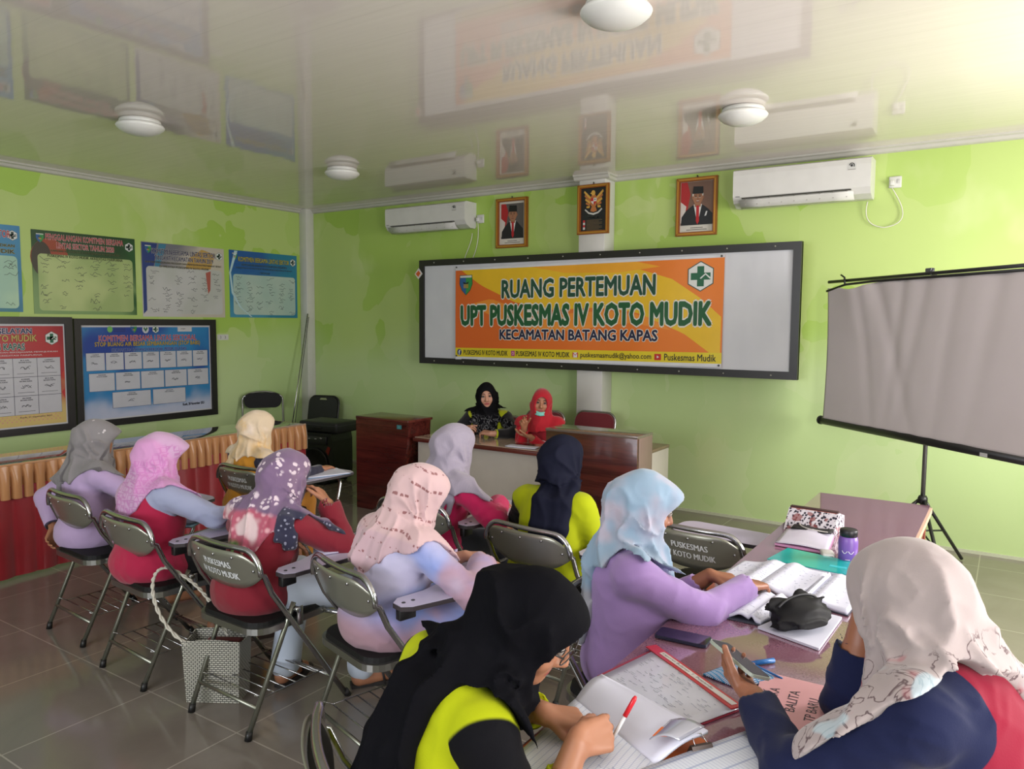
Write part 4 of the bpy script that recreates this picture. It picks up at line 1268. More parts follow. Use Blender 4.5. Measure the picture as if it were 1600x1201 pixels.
    if tablet:
        if lap:
            tp = rrect(-0.24, 0.04, 0.24, 0.27, 0.07, 6)
        else:
            tp = [(0.205, -0.09), (0.235, -0.125), (0.285, -0.125), (0.31, -0.09), (0.33, 0.10), (0.345, 0.36), (0.33, 0.43), (0.28, 0.455), (0.08, 0.45), (0.04, 0.41), (0.035, 0.30), (0.08, 0.20), (0.17, 0.12), (0.198, 0.03)]
        tb_ = MB()
        tb_.prism(tp, 0.016, M((62, 56, 60), 0.4), lambda u, v, q: (u, v, 0.643 + q))
        tb_.prism([(u * 0.99 + 0.002, v * 0.99 + 0.001) for u, v in tp], 0.002, tabM, lambda u, v, q: (u, v, 0.659 + q))
        tb_.build('writing_tablet', r)
        if not lap:
            mb = MB()
            for y in (-0.095, -0.055):
                mb.lathe([(0.008, 0), (0.006, 0.002), (0.001, 0.0025)], M((60, 60, 64), 0.3, 0.5), (0.258, y, 0.6612), 10)
            mb.build('tablet_screws', r)
            MB().box((0.25, -0.08, 0.62), (0.03, 0.07, 0.045), blk, 0.005).build('tablet_bracket', r)
            MB().tube([(0.205, 0.14, 0.415), (0.27, 0.19, 0.40), (0.305, 0.25, 0.42), (0.316, 0.30, 0.50), (0.31, 0.33, 0.60), (0.29, 0.33, 0.641)], 0.0095, chromeM, 8).build('tablet_arm', r)
        else:
            MB().tube([(0.19, 0.14, 0.415), (0.24, 0.16, 0.45), (0.25, 0.16, 0.6), (0.2, 0.16, 0.641)], 0.0095, chromeM, 8).build('tablet_arm', r)
    return r
CHAIRS = {
    'P10': folding_chair('tablet chair of the woman in the grey headscarf, leftmost of the near row', (3.155, -4.21, 0), -0.05, lettering=False),
    'P9': folding_chair('tablet chair of the woman in the pink headscarf and crimson shirt', (3.845, -4.295, 0), -0.06, lettering=False),
    'P7': folding_chair('lettered tablet chair of the woman in the purple flowered headscarf', (4.56, -4.30, 0), -0.02),
    'P6': folding_chair('tablet chair of the woman in the pale pink headscarf and tie-dye dress', (5.21, -4.235, 0), -0.27, lettering=False),
    'P8': folding_chair('lettered tablet chair of the woman in the cream headscarf and mustard jacket', (3.26, -3.24, 0), 0.0),
    'P5': folding_chair('lettered tablet chair of the woman in the lilac headscarf and magenta shirt', (4.72, -3.33, 0), 0.0),
    'P4': folding_chair('tablet chair of the woman in the yellow shirt and navy headscarf, before the head desk', (5.46, -3.40, 0), -0.1, lettering=False),
    'empty': folding_chair('empty lettered folding chair with its tablet swung across, beside the right-hand table', (6.065, -3.0, 0), -0.08, lap=True),
    'P3': folding_chair('folding chair of the woman in lavender, turned to the right-hand table', (6.19, -4.05, 0), -PI / 2 - 0.02, lettering=False, tablet=False),
    'P1': folding_chair('folding chair of the woman writing in front, cut by the bottom edge', (6.135, -5.13, 0), -0.66, lettering=False, tablet=False),
    'P2': folding_chair('folding chair under the woman in the beige headscarf at right', (7.19, -4.69, 0), 0.98, lettering=False, tablet=False),
}

# ------------------------------------------------------------------ projection screen
D = Vector((0.735, -0.678, 0)).normalized()
ctr = Vector((6.71, -0.85, 0))
ps = thing('projection_screen', 'grey projection screen on a black tripod at the right', 'screen', ctr, math.atan2(D.y, D.x))
HW = 0.965
tM = NT('screen_fabric')
tM = tM.fin(tM.mix(tM.noise(3, 2), (196, 188, 192), (206, 198, 202)), 0.75)
def scr(u, v):
    x = (u - 0.5) * 2 * HW
    z = 0.93 + v * 1.02
    sag = 0.065 * (math.sin((u - 0.05) * PI) ** 2 if u < 0.55 else 1.0)
    x2 = x * (1 - 0.02 * math.sin(v * PI) ** 1.0 * (1 if u < 0.5 else 0.6))
    fold = 0.0
    for (cx, cz, ax, wd, am_) in ((-0.45, 0.0, 0.75, 0.06, 0.016), (-0.2, 0.0, -0.25, 0.05, 0.013), (-0.62, 0.0, 0.35, 0.05, 0.012), (0.0, 0, -0.45, 0.06, 0.012), (0.25, 0.0, -0.3, 0.06, 0.010), (0.55, 0, -0.4, 0.07, 0.010)):
        dx = x - (cx + ax * (1 - v) * 0.5)
        fold += am_ * math.exp(-(dx / wd) ** 2) * (0.25 + 0.75 * v)
    tri = -0.035 * math.exp(-((x + 0.63) / 0.16) ** 2) * max(0, v - 0.55) * 2
    dip = -0.04 * math.exp(-((x + 0.70) / 0.17) ** 2) * v ** 6 + 0.02 * math.exp(-((x + 0.95) / 0.08) ** 2) * -v ** 6
    return (x2, fold + tri - 0.02, z + dip)
MB().grid(scr, 110, 50, tM, True, thick=(0, 0.002, 0)).build('screen_fabric', ps)
bm_ = M((24, 24, 27), 0.4)
MB().tube([(-HW - 0.04, 0, 0.915), (HW + 0.04, 0, 0.915)], 0.030, bm_, 14).build('roller_case', ps)
for sx in (-1, 1):
    MB().tube([(sx * (HW + 0.04), 0, 0.915), (sx * (HW + 0.055), 0, 0.915)], 0.034, blk2, 14).build('end_cap', ps)
MB().box((0.52, -0.031, 0.905), (0.05, 0.004, 0.022), M((196, 196, 200), 0.4)).build('case_label', ps)
MB().tube([(-HW - 0.03, 0.01, 1.975), (HW + 0.03, 0.01, 1.985)], 0.012, bm_, 10).build('top_bar', ps)
MB().tube([(-HW - 0.01, -0.02, 1.905), (-HW + 0.2, -0.02, 1.945), (-HW + 0.5, -0.02, 1.955), (HW, -0.02, 1.957)], 0.009, bm_, 8).build('fabric_bar', ps)
mb = MB()
mb.tube([(-HW + 0.18, -0.01, 1.95), (-HW + 0.16, 0.0, 2.0), (-HW + 0.12, 0.0, 2.02)], 0.007, bm_, 6)
mb.build('hook', ps)
mb = MB()
mb.box((-0.01, 0.02, 2.0), (0.05, 0.03, 0.03), M((110, 112, 120), 0.3, 0.6), 0.004)
mb.tube([(0.015, 0.02, 2.01), (0.02, 0.0, 1.97)], 0.007, M((60, 60, 66), 0.4), 6)
mb.build('hanger_clip', ps)
MB().tube([(0, 0.045, 0.30), (0, 0.045, 1.99)], 0.014, M((120, 120, 122), 0.25, 0.8), 12).build('pole', ps)
MB().lathe([(0.02, 0.49), (0.03, 0.495), (0.03, 0.53), (0.022, 0.545)], bm_, (0, 0.045, 0), 14).build('collar', ps)
MB().box((0, 0.03, 0.915), (0.06, 0.05, 0.05), bm_, 0.006).build('case_bracket', ps)
R0 = math.atan2(D.y, D.x)
for k, wa in enumerate((1.22, 3.15, 5.15)):
    a = wa - R0
    RL = (0.62, 0.5, 0.45)[k]
    e = Vector((RL * math.cos(a), RL * math.sin(a) + 0.045, 0.012))
    MB().tube([(0.02 * math.cos(a), 0.02 * math.sin(a) + 0.045, 0.515), e[:]], 0.0115, bm_, 8).build('leg', ps)
    MB().tube([(0.012 * math.cos(a), 0.045 + 0.012 * math.sin(a), 0.31), (RL * 0.5 * math.cos(a), RL * 0.5 * math.sin(a) + 0.045, 0.263)], 0.006, bm_, 6).build('brace', ps)

# ------------------------------------------------------------------ right-hand table
gt = NT('purple_granite_top')
sp1 = gt.noise(170, 2)
sp2 = gt.noise(6, 4, rough=0.6)
c_ = gt.mix(gt.step(sp1, 0.35, 0.68), (112, 74, 92), (142, 104, 120))
c_ = gt.mix(gt.step(sp2, 0.35, 0.7), c_, (130, 92, 106))
graniteM = gt.fin(c_, 0.055, spec=0.7, coat=1.0)
ZT_ = 0.72
rtb = thing('meeting_table', 'long purple stone-patterned table under glass at the right', 'table', (6.595, -3.82, 0))
MB().box((0, 0, ZT_ - 0.014), (0.545, 3.78, 0.022), graniteM).build('tabletop', rtb)
MB().box((0, 0, ZT_ - 0.0285), (0.562, 3.796, 0.028), M((196, 170, 146), 0.5)).build('top_edging', rtb)
redW = wood('red_brown_wood', (110, 40, 36), (140, 58, 50))
for sx in (-1, 1):
    MB().box((sx * 0.245, 0, ZT_ - 0.09), (0.02, 3.7, 0.1), redW).build('apron', rtb)
for sy in (-1, 1):
    MB().box((0, sy * 1.85, ZT_ - 0.09), (0.5, 0.02, 0.1), redW).build('apron', rtb)
for sx in (-1, 1):
    for sy in (-1, 0, 1):
        MB().box((sx * 0.235, sy * 1.83, 0.32), (0.05, 0.05, 0.64), redW, 0.003).build('leg', rtb)
# ------------------------------------------------------------------ solid shapes by distance fields (for bodies, clothes and scarves)
F32 = np.float32
def V3(*a):
    return np.array(a, dtype=np.float64)
def unit(v):
    v = np.asarray(v, float)
    n = np.linalg.norm(v)
    return v / n if n > 1e-9 else v
def rot_axis(v, ax, ang):
    ax = unit(ax)
    return v * math.cos(ang) + np.cross(ax, v) * math.sin(ang) + ax * np.dot(ax, v) * (1 - math.cos(ang))

class RC:                      # capsule with two radii
    def __init__(s, a, b, ra, rb):
        s.a, s.b, s.ra, s.rb = np.asarray(a, float), np.asarray(b, float), ra, rb
    def box(s):
        return np.minimum(s.a - s.ra, s.b - s.rb), np.maximum(s.a + s.ra, s.b + s.rb)
    def d(s, X, Y, Z):
        ba = s.b - s.a
        L2 = max(float(ba @ ba), 1e-12)
        px, py, pz = X - F32(s.a[0]), Y - F32(s.a[1]), Z - F32(s.a[2])
        t = np.clip((px * F32(ba[0]) + py * F32(ba[1]) + pz * F32(ba[2])) / F32(L2), 0, 1)
        px, py, pz = px - t * F32(ba[0]), py - t * F32(ba[1]), pz - t * F32(ba[2])
        return np.sqrt(px * px + py * py + pz * pz) - (F32(s.ra) + t * F32(s.rb - s.ra))
    def grow(s, g):
        return RC(s.a, s.b, s.ra + g, s.rb + g)

class EL:                      # ellipsoid, R columns are its axes
    def __init__(s, c, r, R=None):
        s.c, s.r = np.asarray(c, float), np.asarray(r, float)
        s.R = np.eye(3) if R is None else np.asarray(R, float)
    def box(s):
        e = np.sqrt(((s.R * s.r) ** 2).sum(1))
        return s.c - e, s.c + e
    def d(s, X, Y, Z):
        px, py, pz = X - F32(s.c[0]), Y - F32(s.c[1]), Z - F32(s.c[2])
        q = []
        for i in range(3):
            a = s.R[:, i]
            q.append((px * F32(a[0]) + py * F32(a[1]) + pz * F32(a[2])) / F32(s.r[i]))
        k0 = np.sqrt(q[0] ** 2 + q[1] ** 2 + q[2] ** 2)
        k1 = np.sqrt((q[0] / F32(s.r[0])) ** 2 + (q[1] / F32(s.r[1])) ** 2 + (q[2] / F32(s.r[2])) ** 2)
        return k0 * (k0 - 1) / np.maximum(k1, 1e-6)
    def grow(s, g):
        return EL(s.c, s.r + g, s.R)

def chain(pts, rad):
    rad = rad if isinstance(rad, (list, tuple)) else [rad] * len(pts)
    return [RC(pts[i], pts[i + 1], rad[i], rad[i + 1]) for i in range(len(pts) - 1)]

class Field:
    def __init__(s, prims, h, pad=0.03):
        lo = np.min([p.box()[0] for p in prims], 0) - pad
        hi = np.max([p.box()[1] for p in prims], 0) + pad
        s.h = h
        n = np.ceil((hi - lo) / h).astype(int) + 1
        s.ax = [(lo[i] + h * np.arange(n[i])).astype(F32) for i in range(3)]
        s.D = np.full(tuple(n), F32(1.0))
    def sl(s, lo, hi):
        r = []
        for i in range(3):
            a = int(np.searchsorted(s.ax[i], lo[i]))
            b = int(np.searchsorted(s.ax[i], hi[i]))
            r.append(slice(max(a - 1, 0), b + 1))
        return tuple(r)
    def grid(s, q):
        return s.ax[0][q[0]][:, None, None], s.ax[1][q[1]][None, :, None], s.ax[2][q[2]][None, None, :]
    def add(s, prims, k=0.02):
        for p in prims:
            lo, hi = p.box()
            m = k + 3 * s.h
            q = s.sl(lo - m, hi + m)
            if any(x.stop <= x.start for x in q):
                continue
            d = p.d(*s.grid(q))
            a = s.D[q]
            hh = np.maximum(F32(k) - np.abs(a - d), 0)
            s.D[q] = np.minimum(a, d) - hh * hh / F32(4 * k) if k > 0 else np.minimum(a, d)
        return s
    def cut(s, prims, k=0.01):
        for p in prims:
            lo, hi = p.box()
            q = s.sl(lo - k - 2 * s.h, hi + k + 2 * s.h)
            if any(x.stop <= x.start for x in q):
                continue
            d = -p.d(*s.grid(q))
            a = s.D[q]
            hh = np.maximum(F32(k) - np.abs(a - d), 0)
            s.D[q] = np.maximum(a, d) + hh * hh / F32(4 * k)
        return s
    def all(s):
        return s.grid((slice(None),) * 3)
    def keep(s, fn):
        """intersect with fn(X, Y, Z) < 0"""
        s.D = np.maximum(s.D, fn(*s.all()).astype(F32))
        return s
    def push(s, fn, band=0.05):
        """move the surface outwards by fn(x, y, z), worked out only near it"""
        i = np.nonzero(np.abs(s.D) < band)
        if len(i[0]):
            s.D[i] -= fn(s.ax[0][i[0]], s.ax[1][i[1]], s.ax[2][i[2]]).astype(F32)
        return s
    def mesh(s):
        D = s.D
        D[0], D[-1], D[:, 0], D[:, -1], D[:, :, 0], D[:, :, -1] = 1, 1, 1, 1, 1, 1
        S_ = D < 0
        nx, ny, nz = D.shape
        cnt = np.zeros((nx - 1, ny - 1, nz - 1), np.int8)
        for a in (0, 1):
            for b in (0, 1):
                for c in (0, 1):
                    cnt += S_[a:nx - 1 + a, b:ny - 1 + b, c:nz - 1 + c]
        I = np.nonzero((cnt > 0) & (cnt < 8))
        N = len(I[0])
        idx = np.full(cnt.shape, -1, np.int32)
        idx[I] = np.arange(N)
        cor = np.array([[a, b, c] for a in (0, 1) for b in (0, 1) for c in (0, 1)])
        val = np.stack([D[I[0] + c[0], I[1] + c[1], I[2] + c[2]] for c in cor], 1)
        acc = np.zeros((N, 3))
        num = np.zeros(N)
        for i in range(8):
            for j in range(i + 1, 8):
                if np.abs(cor[i] - cor[j]).sum() != 1:
                    continue
                a, b = val[:, i], val[:, j]
                m = (a < 0) != (b < 0)
                t = np.where(m, a / np.where(m, a - b, 1), 0)
                acc += np.where(m[:, None], cor[i] + t[:, None] * (cor[j] - cor[i]), 0)
                num += m
        P = acc / num[:, None] + np.stack(I, 1)
        lo = np.array([a[0] for a in s.ax])
        P = P * s.h + lo
        Q = []
        for ax in range(3):
            u, v = (ax + 1) % 3, (ax + 2) % 3
            sh = [slice(None)] * 3
            s0, s1 = list(sh), list(sh)
            s0[ax], s1[ax] = slice(0, -1), slice(1, None)
            ch = S_[tuple(s0)] != S_[tuple(s1)]
            E_ = np.nonzero(ch)
            E_ = [e.copy() for e in E_]
            ok = (E_[u] > 0) & (E_[v] > 0) & (E_[u] < D.shape[u] - 1) & (E_[v] < D.shape[v] - 1)
            E_ = [e[ok] for e in E_]
            def cell(du, dv):
                q = [e.copy() for e in E_]
                q[u] -= du
                q[v] -= dv
                return idx[tuple(q)]
            f = np.stack([cell(1, 1), cell(0, 1), cell(0, 0), cell(1, 0)], 1)
            inside = S_[tuple(E_)]
            f[~inside] = f[~inside][:, ::-1]
            Q.append(f)
        Q = np.concatenate(Q)
        Q = Q[(Q >= 0).all(1)]
        return P, Q

def solid(name, P, Q, mat, parent, attrs=None, smooth_it=0):
    if smooth_it:
        E_ = np.concatenate([Q[:, [0, 1]], Q[:, [1, 2]], Q[:, [2, 3]], Q[:, [3, 0]]])
        for _ in range(smooth_it):
            acc = np.zeros_like(P)
            c = np.zeros(len(P))
            np.add.at(acc, E_[:, 0], P[E_[:, 1]])
            np.add.at(c, E_[:, 0], 1)
            np.add.at(acc, E_[:, 1], P[E_[:, 0]])
            np.add.at(c, E_[:, 1], 1)
            P = 0.5 * P + 0.5 * acc / np.maximum(c, 1)[:, None]
    me = bpy.data.meshes.new(name)
    n, m = len(P), len(Q)
    me.vertices.add(n)
    me.vertices.foreach_set('co', P.astype(F32).ravel())
    me.loops.add(m * 4)
    me.loops.foreach_set('vertex_index', Q.astype(np.int32).ravel())
    me.polygons.add(m)
    me.polygons.foreach_set('loop_start', np.arange(0, m * 4, 4, dtype=np.int32))
    me.polygons.foreach_set('loop_total', np.full(m, 4, dtype=np.int32))
    me.polygons.foreach_set('use_smooth', np.ones(m, dtype=bool))
    me.update(calc_edges=True)
    me.validate()
    me.materials.append(mat)
    for k, v in (attrs or {}).items():
        a = me.attributes.new(k, 'FLOAT', 'POINT')
        a.data.foreach_set('value', np.asarray(v, F32))
    o = bpy.data.objects.new(name, me)
    C.objects.link(o)
    o.parent = parent
    return o

def mind(prims, P):
    X, Y, Z = P[:, 0].astype(F32), P[:, 1].astype(F32), P[:, 2].astype(F32)
    return np.min([p.d(X, Y, Z) for p in prims], 0)

class Noise3:
    """smooth value noise"""
    def __init__(s, seed):
        s.t = np.random.RandomState(seed).rand(32, 32, 32).astype(F32)
    def __call__(s, x, y, z):
        def sp(v):
            v = np.asarray(v, F32)
            f = np.floor(v)
            t = v - f
            return f.astype(int) & 31, t * t * (3 - 2 * t)
        (i, a), (j, b), (k, c) = sp(x), sp(y), sp(z)
        i1, j1, k1 = (i + 1) & 31, (j + 1) & 31, (k + 1) & 31
        t = s.t
        return ((t[i, j, k] * (1 - a) + t[i1, j, k] * a) * (1 - b) + (t[i, j1, k] * (1 - a) + t[i1, j1, k] * a) * b) * (1 - c) + \
               ((t[i, j, k1] * (1 - a) + t[i1, j, k1] * a) * (1 - b) + (t[i, j1, k1] * (1 - a) + t[i1, j1, k1] * a) * b) * c
# ------------------------------------------------------------------ people
NZ = [Noise3(i) for i in range(4)]
def sstep(x, a, b):
    t = np.clip((x - a) / (b - a), 0, 1)
    return t * t * (3 - 2 * t)

def ik(sh, wr, l1, l2, pole):
    """elbow for a shoulder, a wrist and a side the elbow points to"""
    d = wr - sh
    L = np.linalg.norm(d)
    mx = (l1 + l2) * 0.995
    if L > mx:
        wr = sh + d / L * mx
        L = mx
    d = unit(d)
    a = (l1 * l1 - l2 * l2 + L * L) / (2 * L)
    h = math.sqrt(max(l1 * l1 - a * a, 1e-6))
    p = np.asarray(pole, float)
    p = unit(p - d * (p @ d))
    return sh + d * a + p * h, wr

FING = [(0.064, 0.0078), (0.072, 0.0080), (0.067, 0.0078), (0.053, 0.0070)]   # index to little finger
def hand_prims(wr, f, n, thumb_side, curl, spread=0.10, thumb=(0.6, 0.4, 0.3), sc=1.0):
    """palm, four fingers and a thumb; f finger direction, n the way the palm faces, curl per finger in radians"""
    f = unit(f)
    n = unit(n - f * (np.asarray(n) @ f))
    l = np.cross(f, n) * thumb_side          # towards the thumb
    pr, fine = [], []
    kn = []
    for i in range(4):
        off = (0.029, 0.010, -0.010, -0.027)[i] * sc
        k = wr + f * (0.082, 0.086, 0.081, 0.073)[i] * sc + l * off
        kn.append(k)
        pr.append(RC(wr + l * off * 0.62 + f * 0.008, k, 0.0135 * sc, 0.0105 * sc))
    pr.append(RC(wr + l * 0.016 * sc + f * 0.015, wr + l * 0.026 * sc + f * 0.05 * sc + n * 0.006, 0.015 * sc, 0.013 * sc))
    tips = []
    for i in range(4):
        L, r_ = FING[i][0] * sc, FING[i][1] * sc
        c = curl[i] if isinstance(curl, (list, tuple)) else curl
        base = rot_axis(f, n, 0)
        d0 = unit(f + l * spread * (1.0, 0.3, -0.35, -1.0)[i])
        p = kn[i]
        ax = np.cross(d0, n)
        ang = 0
        for j, (fr, rr) in enumerate(((0.46, 1.0), (0.30, 0.93), (0.24, 0.84))):
            ang += c * (0.9, 1.0, 0.7)[j]
            d = d0 * math.cos(ang) + n * math.sin(ang)
            q = p + d * L * fr
            fine.append(RC(p, q, r_ * rr, r_ * (0.93, 0.84, 0.72)[j] * (1 if j < 2 else 0.95)))
            p = q
        tips.append(p)
    a, b, c = thumb
    p = wr + l * 0.026 * sc + f * 0.022 * sc
    d = unit(f * math.cos(a) + l * math.sin(a) + n * b)
    for j, (L, r0, r1) in enumerate(((0.036, 0.0125, 0.0105), (0.030, 0.0100, 0.0088), (0.024, 0.0088, 0.0070))):
        q = p + d * L * sc
        fine.append(RC(p, q, r0 * sc, r1 * sc))
        p = q
        d = unit(d + (f * 0.5 - l * 0.35 + n * 0.2) * c)
    tips.append(p)
    return pr, fine, tips

def skin(name, col):
    t = NT(name)
    c = t.mix(t.noise(12, 3), tuple(x * 0.93 for x in col), col)
    c = t.mix(t.attr('lip'), c, (148, 70, 72))
    c = t.mix(t.attr('nail'), c, tuple(min(255, x * 1.12 + 8) for x in col))
    t.bump(t.noise(160, 2), 0.06, 0.002)
    m = t.fin(c, 0.45, spec=0.4)
    t.b.inputs['Subsurface Weight'].default_value = 0.08
    t.b.inputs['Subsurface Radius'].default_value = (0.01, 0.005, 0.003)
    return m

def person(key, label, loc, rz, s=0.93, lean=8, hunch=8, side=0, twist=0, fat=1.0, head=(0, 5, 0), hoff=(0, 0, 0),
           arms=None, legs=None, skin_m=None, top=None, scarf=None, bottom=None, h=0.006, hc=0.0075, hs=0.0065, face=False, seed=1, soles=None):
    root = thing('person', label, 'person', loc, rz)
    cz, sz = math.cos(rz), math.sin(rz)
    W = np.array([[cz, -sz, 0], [sz, cz, 0], [0, 0, 1.0]])
    w2l = lambda p: (W.T @ (np.asarray(p, float) - np.asarray(loc, float))) / s
    d2l = lambda v: W.T @ np.asarray(v, float)
    up = unit([math.sin(math.radians(side)), math.sin(math.radians(lean)), math.cos(math.radians(lean))])
    up2 = unit([math.sin(math.radians(side * 1.3)), math.sin(math.radians(lean + hunch)), math.cos(math.radians(lean + hunch))])
    hip = V3(0, 0, 0.545)
    mid = hip + up * 0.19
    N = mid + up2 * 0.188
    tw = math.radians(twist)
    r = V3(math.cos(tw), -math.sin(tw), 0)
    r = unit(r - up2 * (r @ up2))
    f = np.cross(up2, r)
    R2 = np.stack([r, f, up2], 1)
    r1 = unit(V3(1, 0, 0) - up * up[0])
    R1 = np.stack([r1, np.cross(up, r1), up], 1)
    yaw, pit, rol = [math.radians(a) for a in head]
    hf = V3(math.sin(yaw) * math.cos(pit), math.cos(yaw) * math.cos(pit), -math.sin(pit))
    hr = V3(math.cos(yaw), -math.sin(yaw), 0)
    hu = np.cross(hr, hf)
    if rol:
        hr, hu = rot_axis(hr, hf, rol), rot_axis(hu, hf, rol)
    RH = np.stack([hr, hf, hu], 1)
    Hc = N + up2 * 0.042 + hu * 0.11 + hf * 0.025 + R2 @ np.asarray(hoff, float)
    hd = lambda x, y, z: Hc + RH @ V3(x, y, z)
    td = lambda x, y, z: N + R2 @ V3(x, y, z)
    # ---- prims
    fw = fat
    torso = [EL(hip + V3(0, -0.01, 0.01), (0.185 * fw, 0.15 * fw, 0.118), R1), EL(hip + up * 0.11 + R1[:, 1] * 0.012, (0.158 * fw, 0.130 * fw, 0.13), R1),
             EL(td(0, 0.0, -0.15), (0.158 * fw, 0.118 * fw, 0.16), R2), EL(td(0, -0.025, -0.075), (0.142, 0.088, 0.09), R2),
             RC(td(-0.145, -0.005, -0.045), td(0.145, -0.005, -0.045), 0.056, 0.056),
             EL(td(-0.07, 0.085, -0.17), (0.07, 0.062, 0.068), R2), EL(td(0.07, 0.085, -0.17), (0.07, 0.062, 0.068), R2)]
    neck = [RC(td(0, -0.005, -0.04), hd(0, -0.02, -0.06), 0.055, 0.048)]
    armp, handp, finep, tips, forearm = [], [], [], [], []
    skinarm = []
    for sd in ('L', 'R'):
        a = (arms or {}).get(sd) or {}
        sg = -1 if sd == 'L' else 1
        sh = td(sg * 0.165, -0.005 + a.get('fwd', 0.0), -0.055)
        wr = w2l(a['w']) if 'w' in a else td(sg * 0.15, 0.30, -0.36)
        pole = d2l(a['pole']) if 'pole' in a else V3(sg * 0.5, -0.5, -0.6)
        el, wr = ik(sh, wr, 0.265, 0.235, pole) if 'el' not in a else (w2l(a['el']), wr)
        sl = a.get('sleeve', 1.0)
        armp.append((sd, [RC(sh, el, 0.062 * fw ** 0.5, 0.052), RC(el, wr, 0.050, 0.036 * sl)]))
        forearm.append((sd, el, wr, a.get('cuff', 0.02)))
        skinarm += [RC(sh, el, 0.045, 0.040), RC(el, el + (wr - el) * 0.4, 0.038, 0.037), RC(el + (wr - el) * 0.4, wr, 0.037, 0.025)]
        fd = d2l(a['dir']) if 'dir' in a else wr - el
        pn = d2l(a['palm']) if 'palm' in a else V3(0, 0, -1)
        fd = unit(fd)
        # the thumb lies towards the body's middle when the palm faces down
        ts = -1 if sd == 'L' else 1
        p_, q_, t_ = hand_prims(wr, fd, pn, ts * a.get('flip', 1), a.get('curl', 0.35), a.get('spread', 0.10), a.get('thumb', (0.6, 0.4, 0.3)), 1.0)
        handp += p_
        finep += q_
        tips += t_
    lg = legs or {}
    legp = []
    foot = []
    feet = []
    for sd, sg in (('L', -1), ('R', 1)):
        hp = hip + V3(sg * 0.085, 0.02, -0.02)
        kn = V3(*lg.get('k' + sd, (sg * 0.10, 0.42, 0.50)))
        an = V3(*lg.get('a' + sd, (sg * 0.10, 0.44, 0.09)))
        to = an + V3(*lg.get('t' + sd, (sg * 0.03, 0.15, -0.062)))
        legp.append((sd, hp, kn, an))
        foot += [RC(an, an + V3(0, -0.02, -0.035), 0.036, 0.034), RC(an + V3(0, -0.02, -0.045), to, 0.034, 0.024), RC(an + V3(0, 0.02, -0.01), an + (to - an) * 0.7 + V3(0, 0, 0.012), 0.03, 0.022)]
        feet.append((an, to))
    # ---- body: one continuous skin
    sk_head = [EL(hd(0, -0.012, 0.032), (0.072, 0.092, 0.088), RH), EL(hd(0, 0.022, -0.045), (0.056, 0.062, 0.066), RH), EL(hd(0, 0.05, -0.085), (0.028, 0.028, 0.024), RH),
               EL(hd(-0.038, 0.05, -0.022), (0.028, 0.03, 0.03), RH), EL(hd(0.038, 0.05, -0.022), (0.028, 0.03, 0.03), RH), EL(hd(0, 0.062, 0.035), (0.05, 0.022, 0.022), RH)]
    allp = [p.grow(-0.016) for p in torso] + neck + skinarm + handp + finep + sk_head + foot
    legskin = []
    for sd, hp, kn, an in legp:
        legskin += [RC(hp, kn, 0.072, 0.052), RC(kn, kn + (an - kn) * 0.35, 0.050, 0.048), RC(kn + (an - kn) * 0.35, an, 0.048, 0.032)]
    allp += legskin
    F = Field(allp, h)
    F.add([p.grow(-0.016) for p in torso], 0.05).add(neck, 0.04).add(legskin, 0.03).add(skinarm, 0.02).add(foot, 0.02).add(sk_head, 0.022).add(handp, 0.012).add(finep, 0.004)
    if face:
        F.cut([EL(hd(sx * 0.030, 0.094, 0.012), (0.017, 0.014, 0.010), RH) for sx in (-1, 1)], 0.012)
        F.add([RC(hd(0, 0.078, 0.018), hd(0, 0.098, -0.022), 0.009, 0.0115), RC(hd(-0.011, 0.086, -0.027), hd(0.011, 0.086, -0.027), 0.009, 0.009)], 0.010)
        F.add([RC(hd(-0.016, 0.076, -0.052), hd(0.016, 0.076, -0.052), 0.006, 0.006), RC(hd(-0.013, 0.074, -0.061), hd(0.013, 0.074, -0.061), 0.0072, 0.0072)], 0.006)
    P, Q = F.mesh()
    lip = np.zeros(len(P))
    if face:
        lp = mind([EL(hd(0, 0.082, -0.0565), (0.023, 0.012, 0.011), RH)], P)
        lip = sstep(-lp, -0.001, 0.002)
    nail = sstep(0.010 - np.min([np.linalg.norm(P - t, axis=1) for t in tips], 0), 0.0, 0.004) * 0.6
    solid('body', P * s, Q, skin_m, root, {'lip': lip, 'nail': nail})
    if face:
        wh, ir, br = M((158, 148, 140), 0.3), M((34, 22, 18), 0.15), M((34, 26, 24), 0.7)
        for sx in (-1, 1):
            c0 = hd(sx * 0.030, 0.0775, 0.011)
            mb = MB()
            X = Matrix.Identity(4)
            for i in range(3):
                for j in range(3):
                    X[i][j] = RH[i, j]
            X.translation = Vector(c0 * s)
            mb.lathe([(0.0115 * s * math.sin(a), -0.0115 * s * math.cos(a)) for a in [PI * k / 8 for k in range(9)]], wh, n=14, X=X)
            mb.lathe([(0.001, 0.0088 * s), (0.0070 * s, 0.0088 * s), (0.0070 * s, 0.0097 * s), (0.001, 0.0123 * s)], ir, n=12, X=X @ Matrix.Rotation(-PI / 2 + 0.12, 4, 'X'))
            mb.build('eye', root)
            e = MB()
            e.tube([hd(sx * x, y, z) * s for x, y, z in ((0.014, 0.089, 0.034), (0.028, 0.0865, 0.038), (0.042, 0.077, 0.034), (0.048, 0.071, 0.030))], [0.0025, 0.003, 0.0025, 0.0012], br, 6)
            e.tube([hd(sx * x, y, z) * s for x, y, z in ((0.018, 0.0845, 0.0135), (0.030, 0.0885, 0.0195), (0.042, 0.0805, 0.014))], 0.0013, br, 5)
            e.build('eyebrow', root)
    # ---- top garment
    ext = top.get('extra', lambda td_, hd_: [])(td, hd)
    g = top.get('grow', 0.0)
    cl_t = [p.grow(g) for p in torso] + ext
    cl_a = [p for _, ps in armp for p in ps]
    cl_l = []
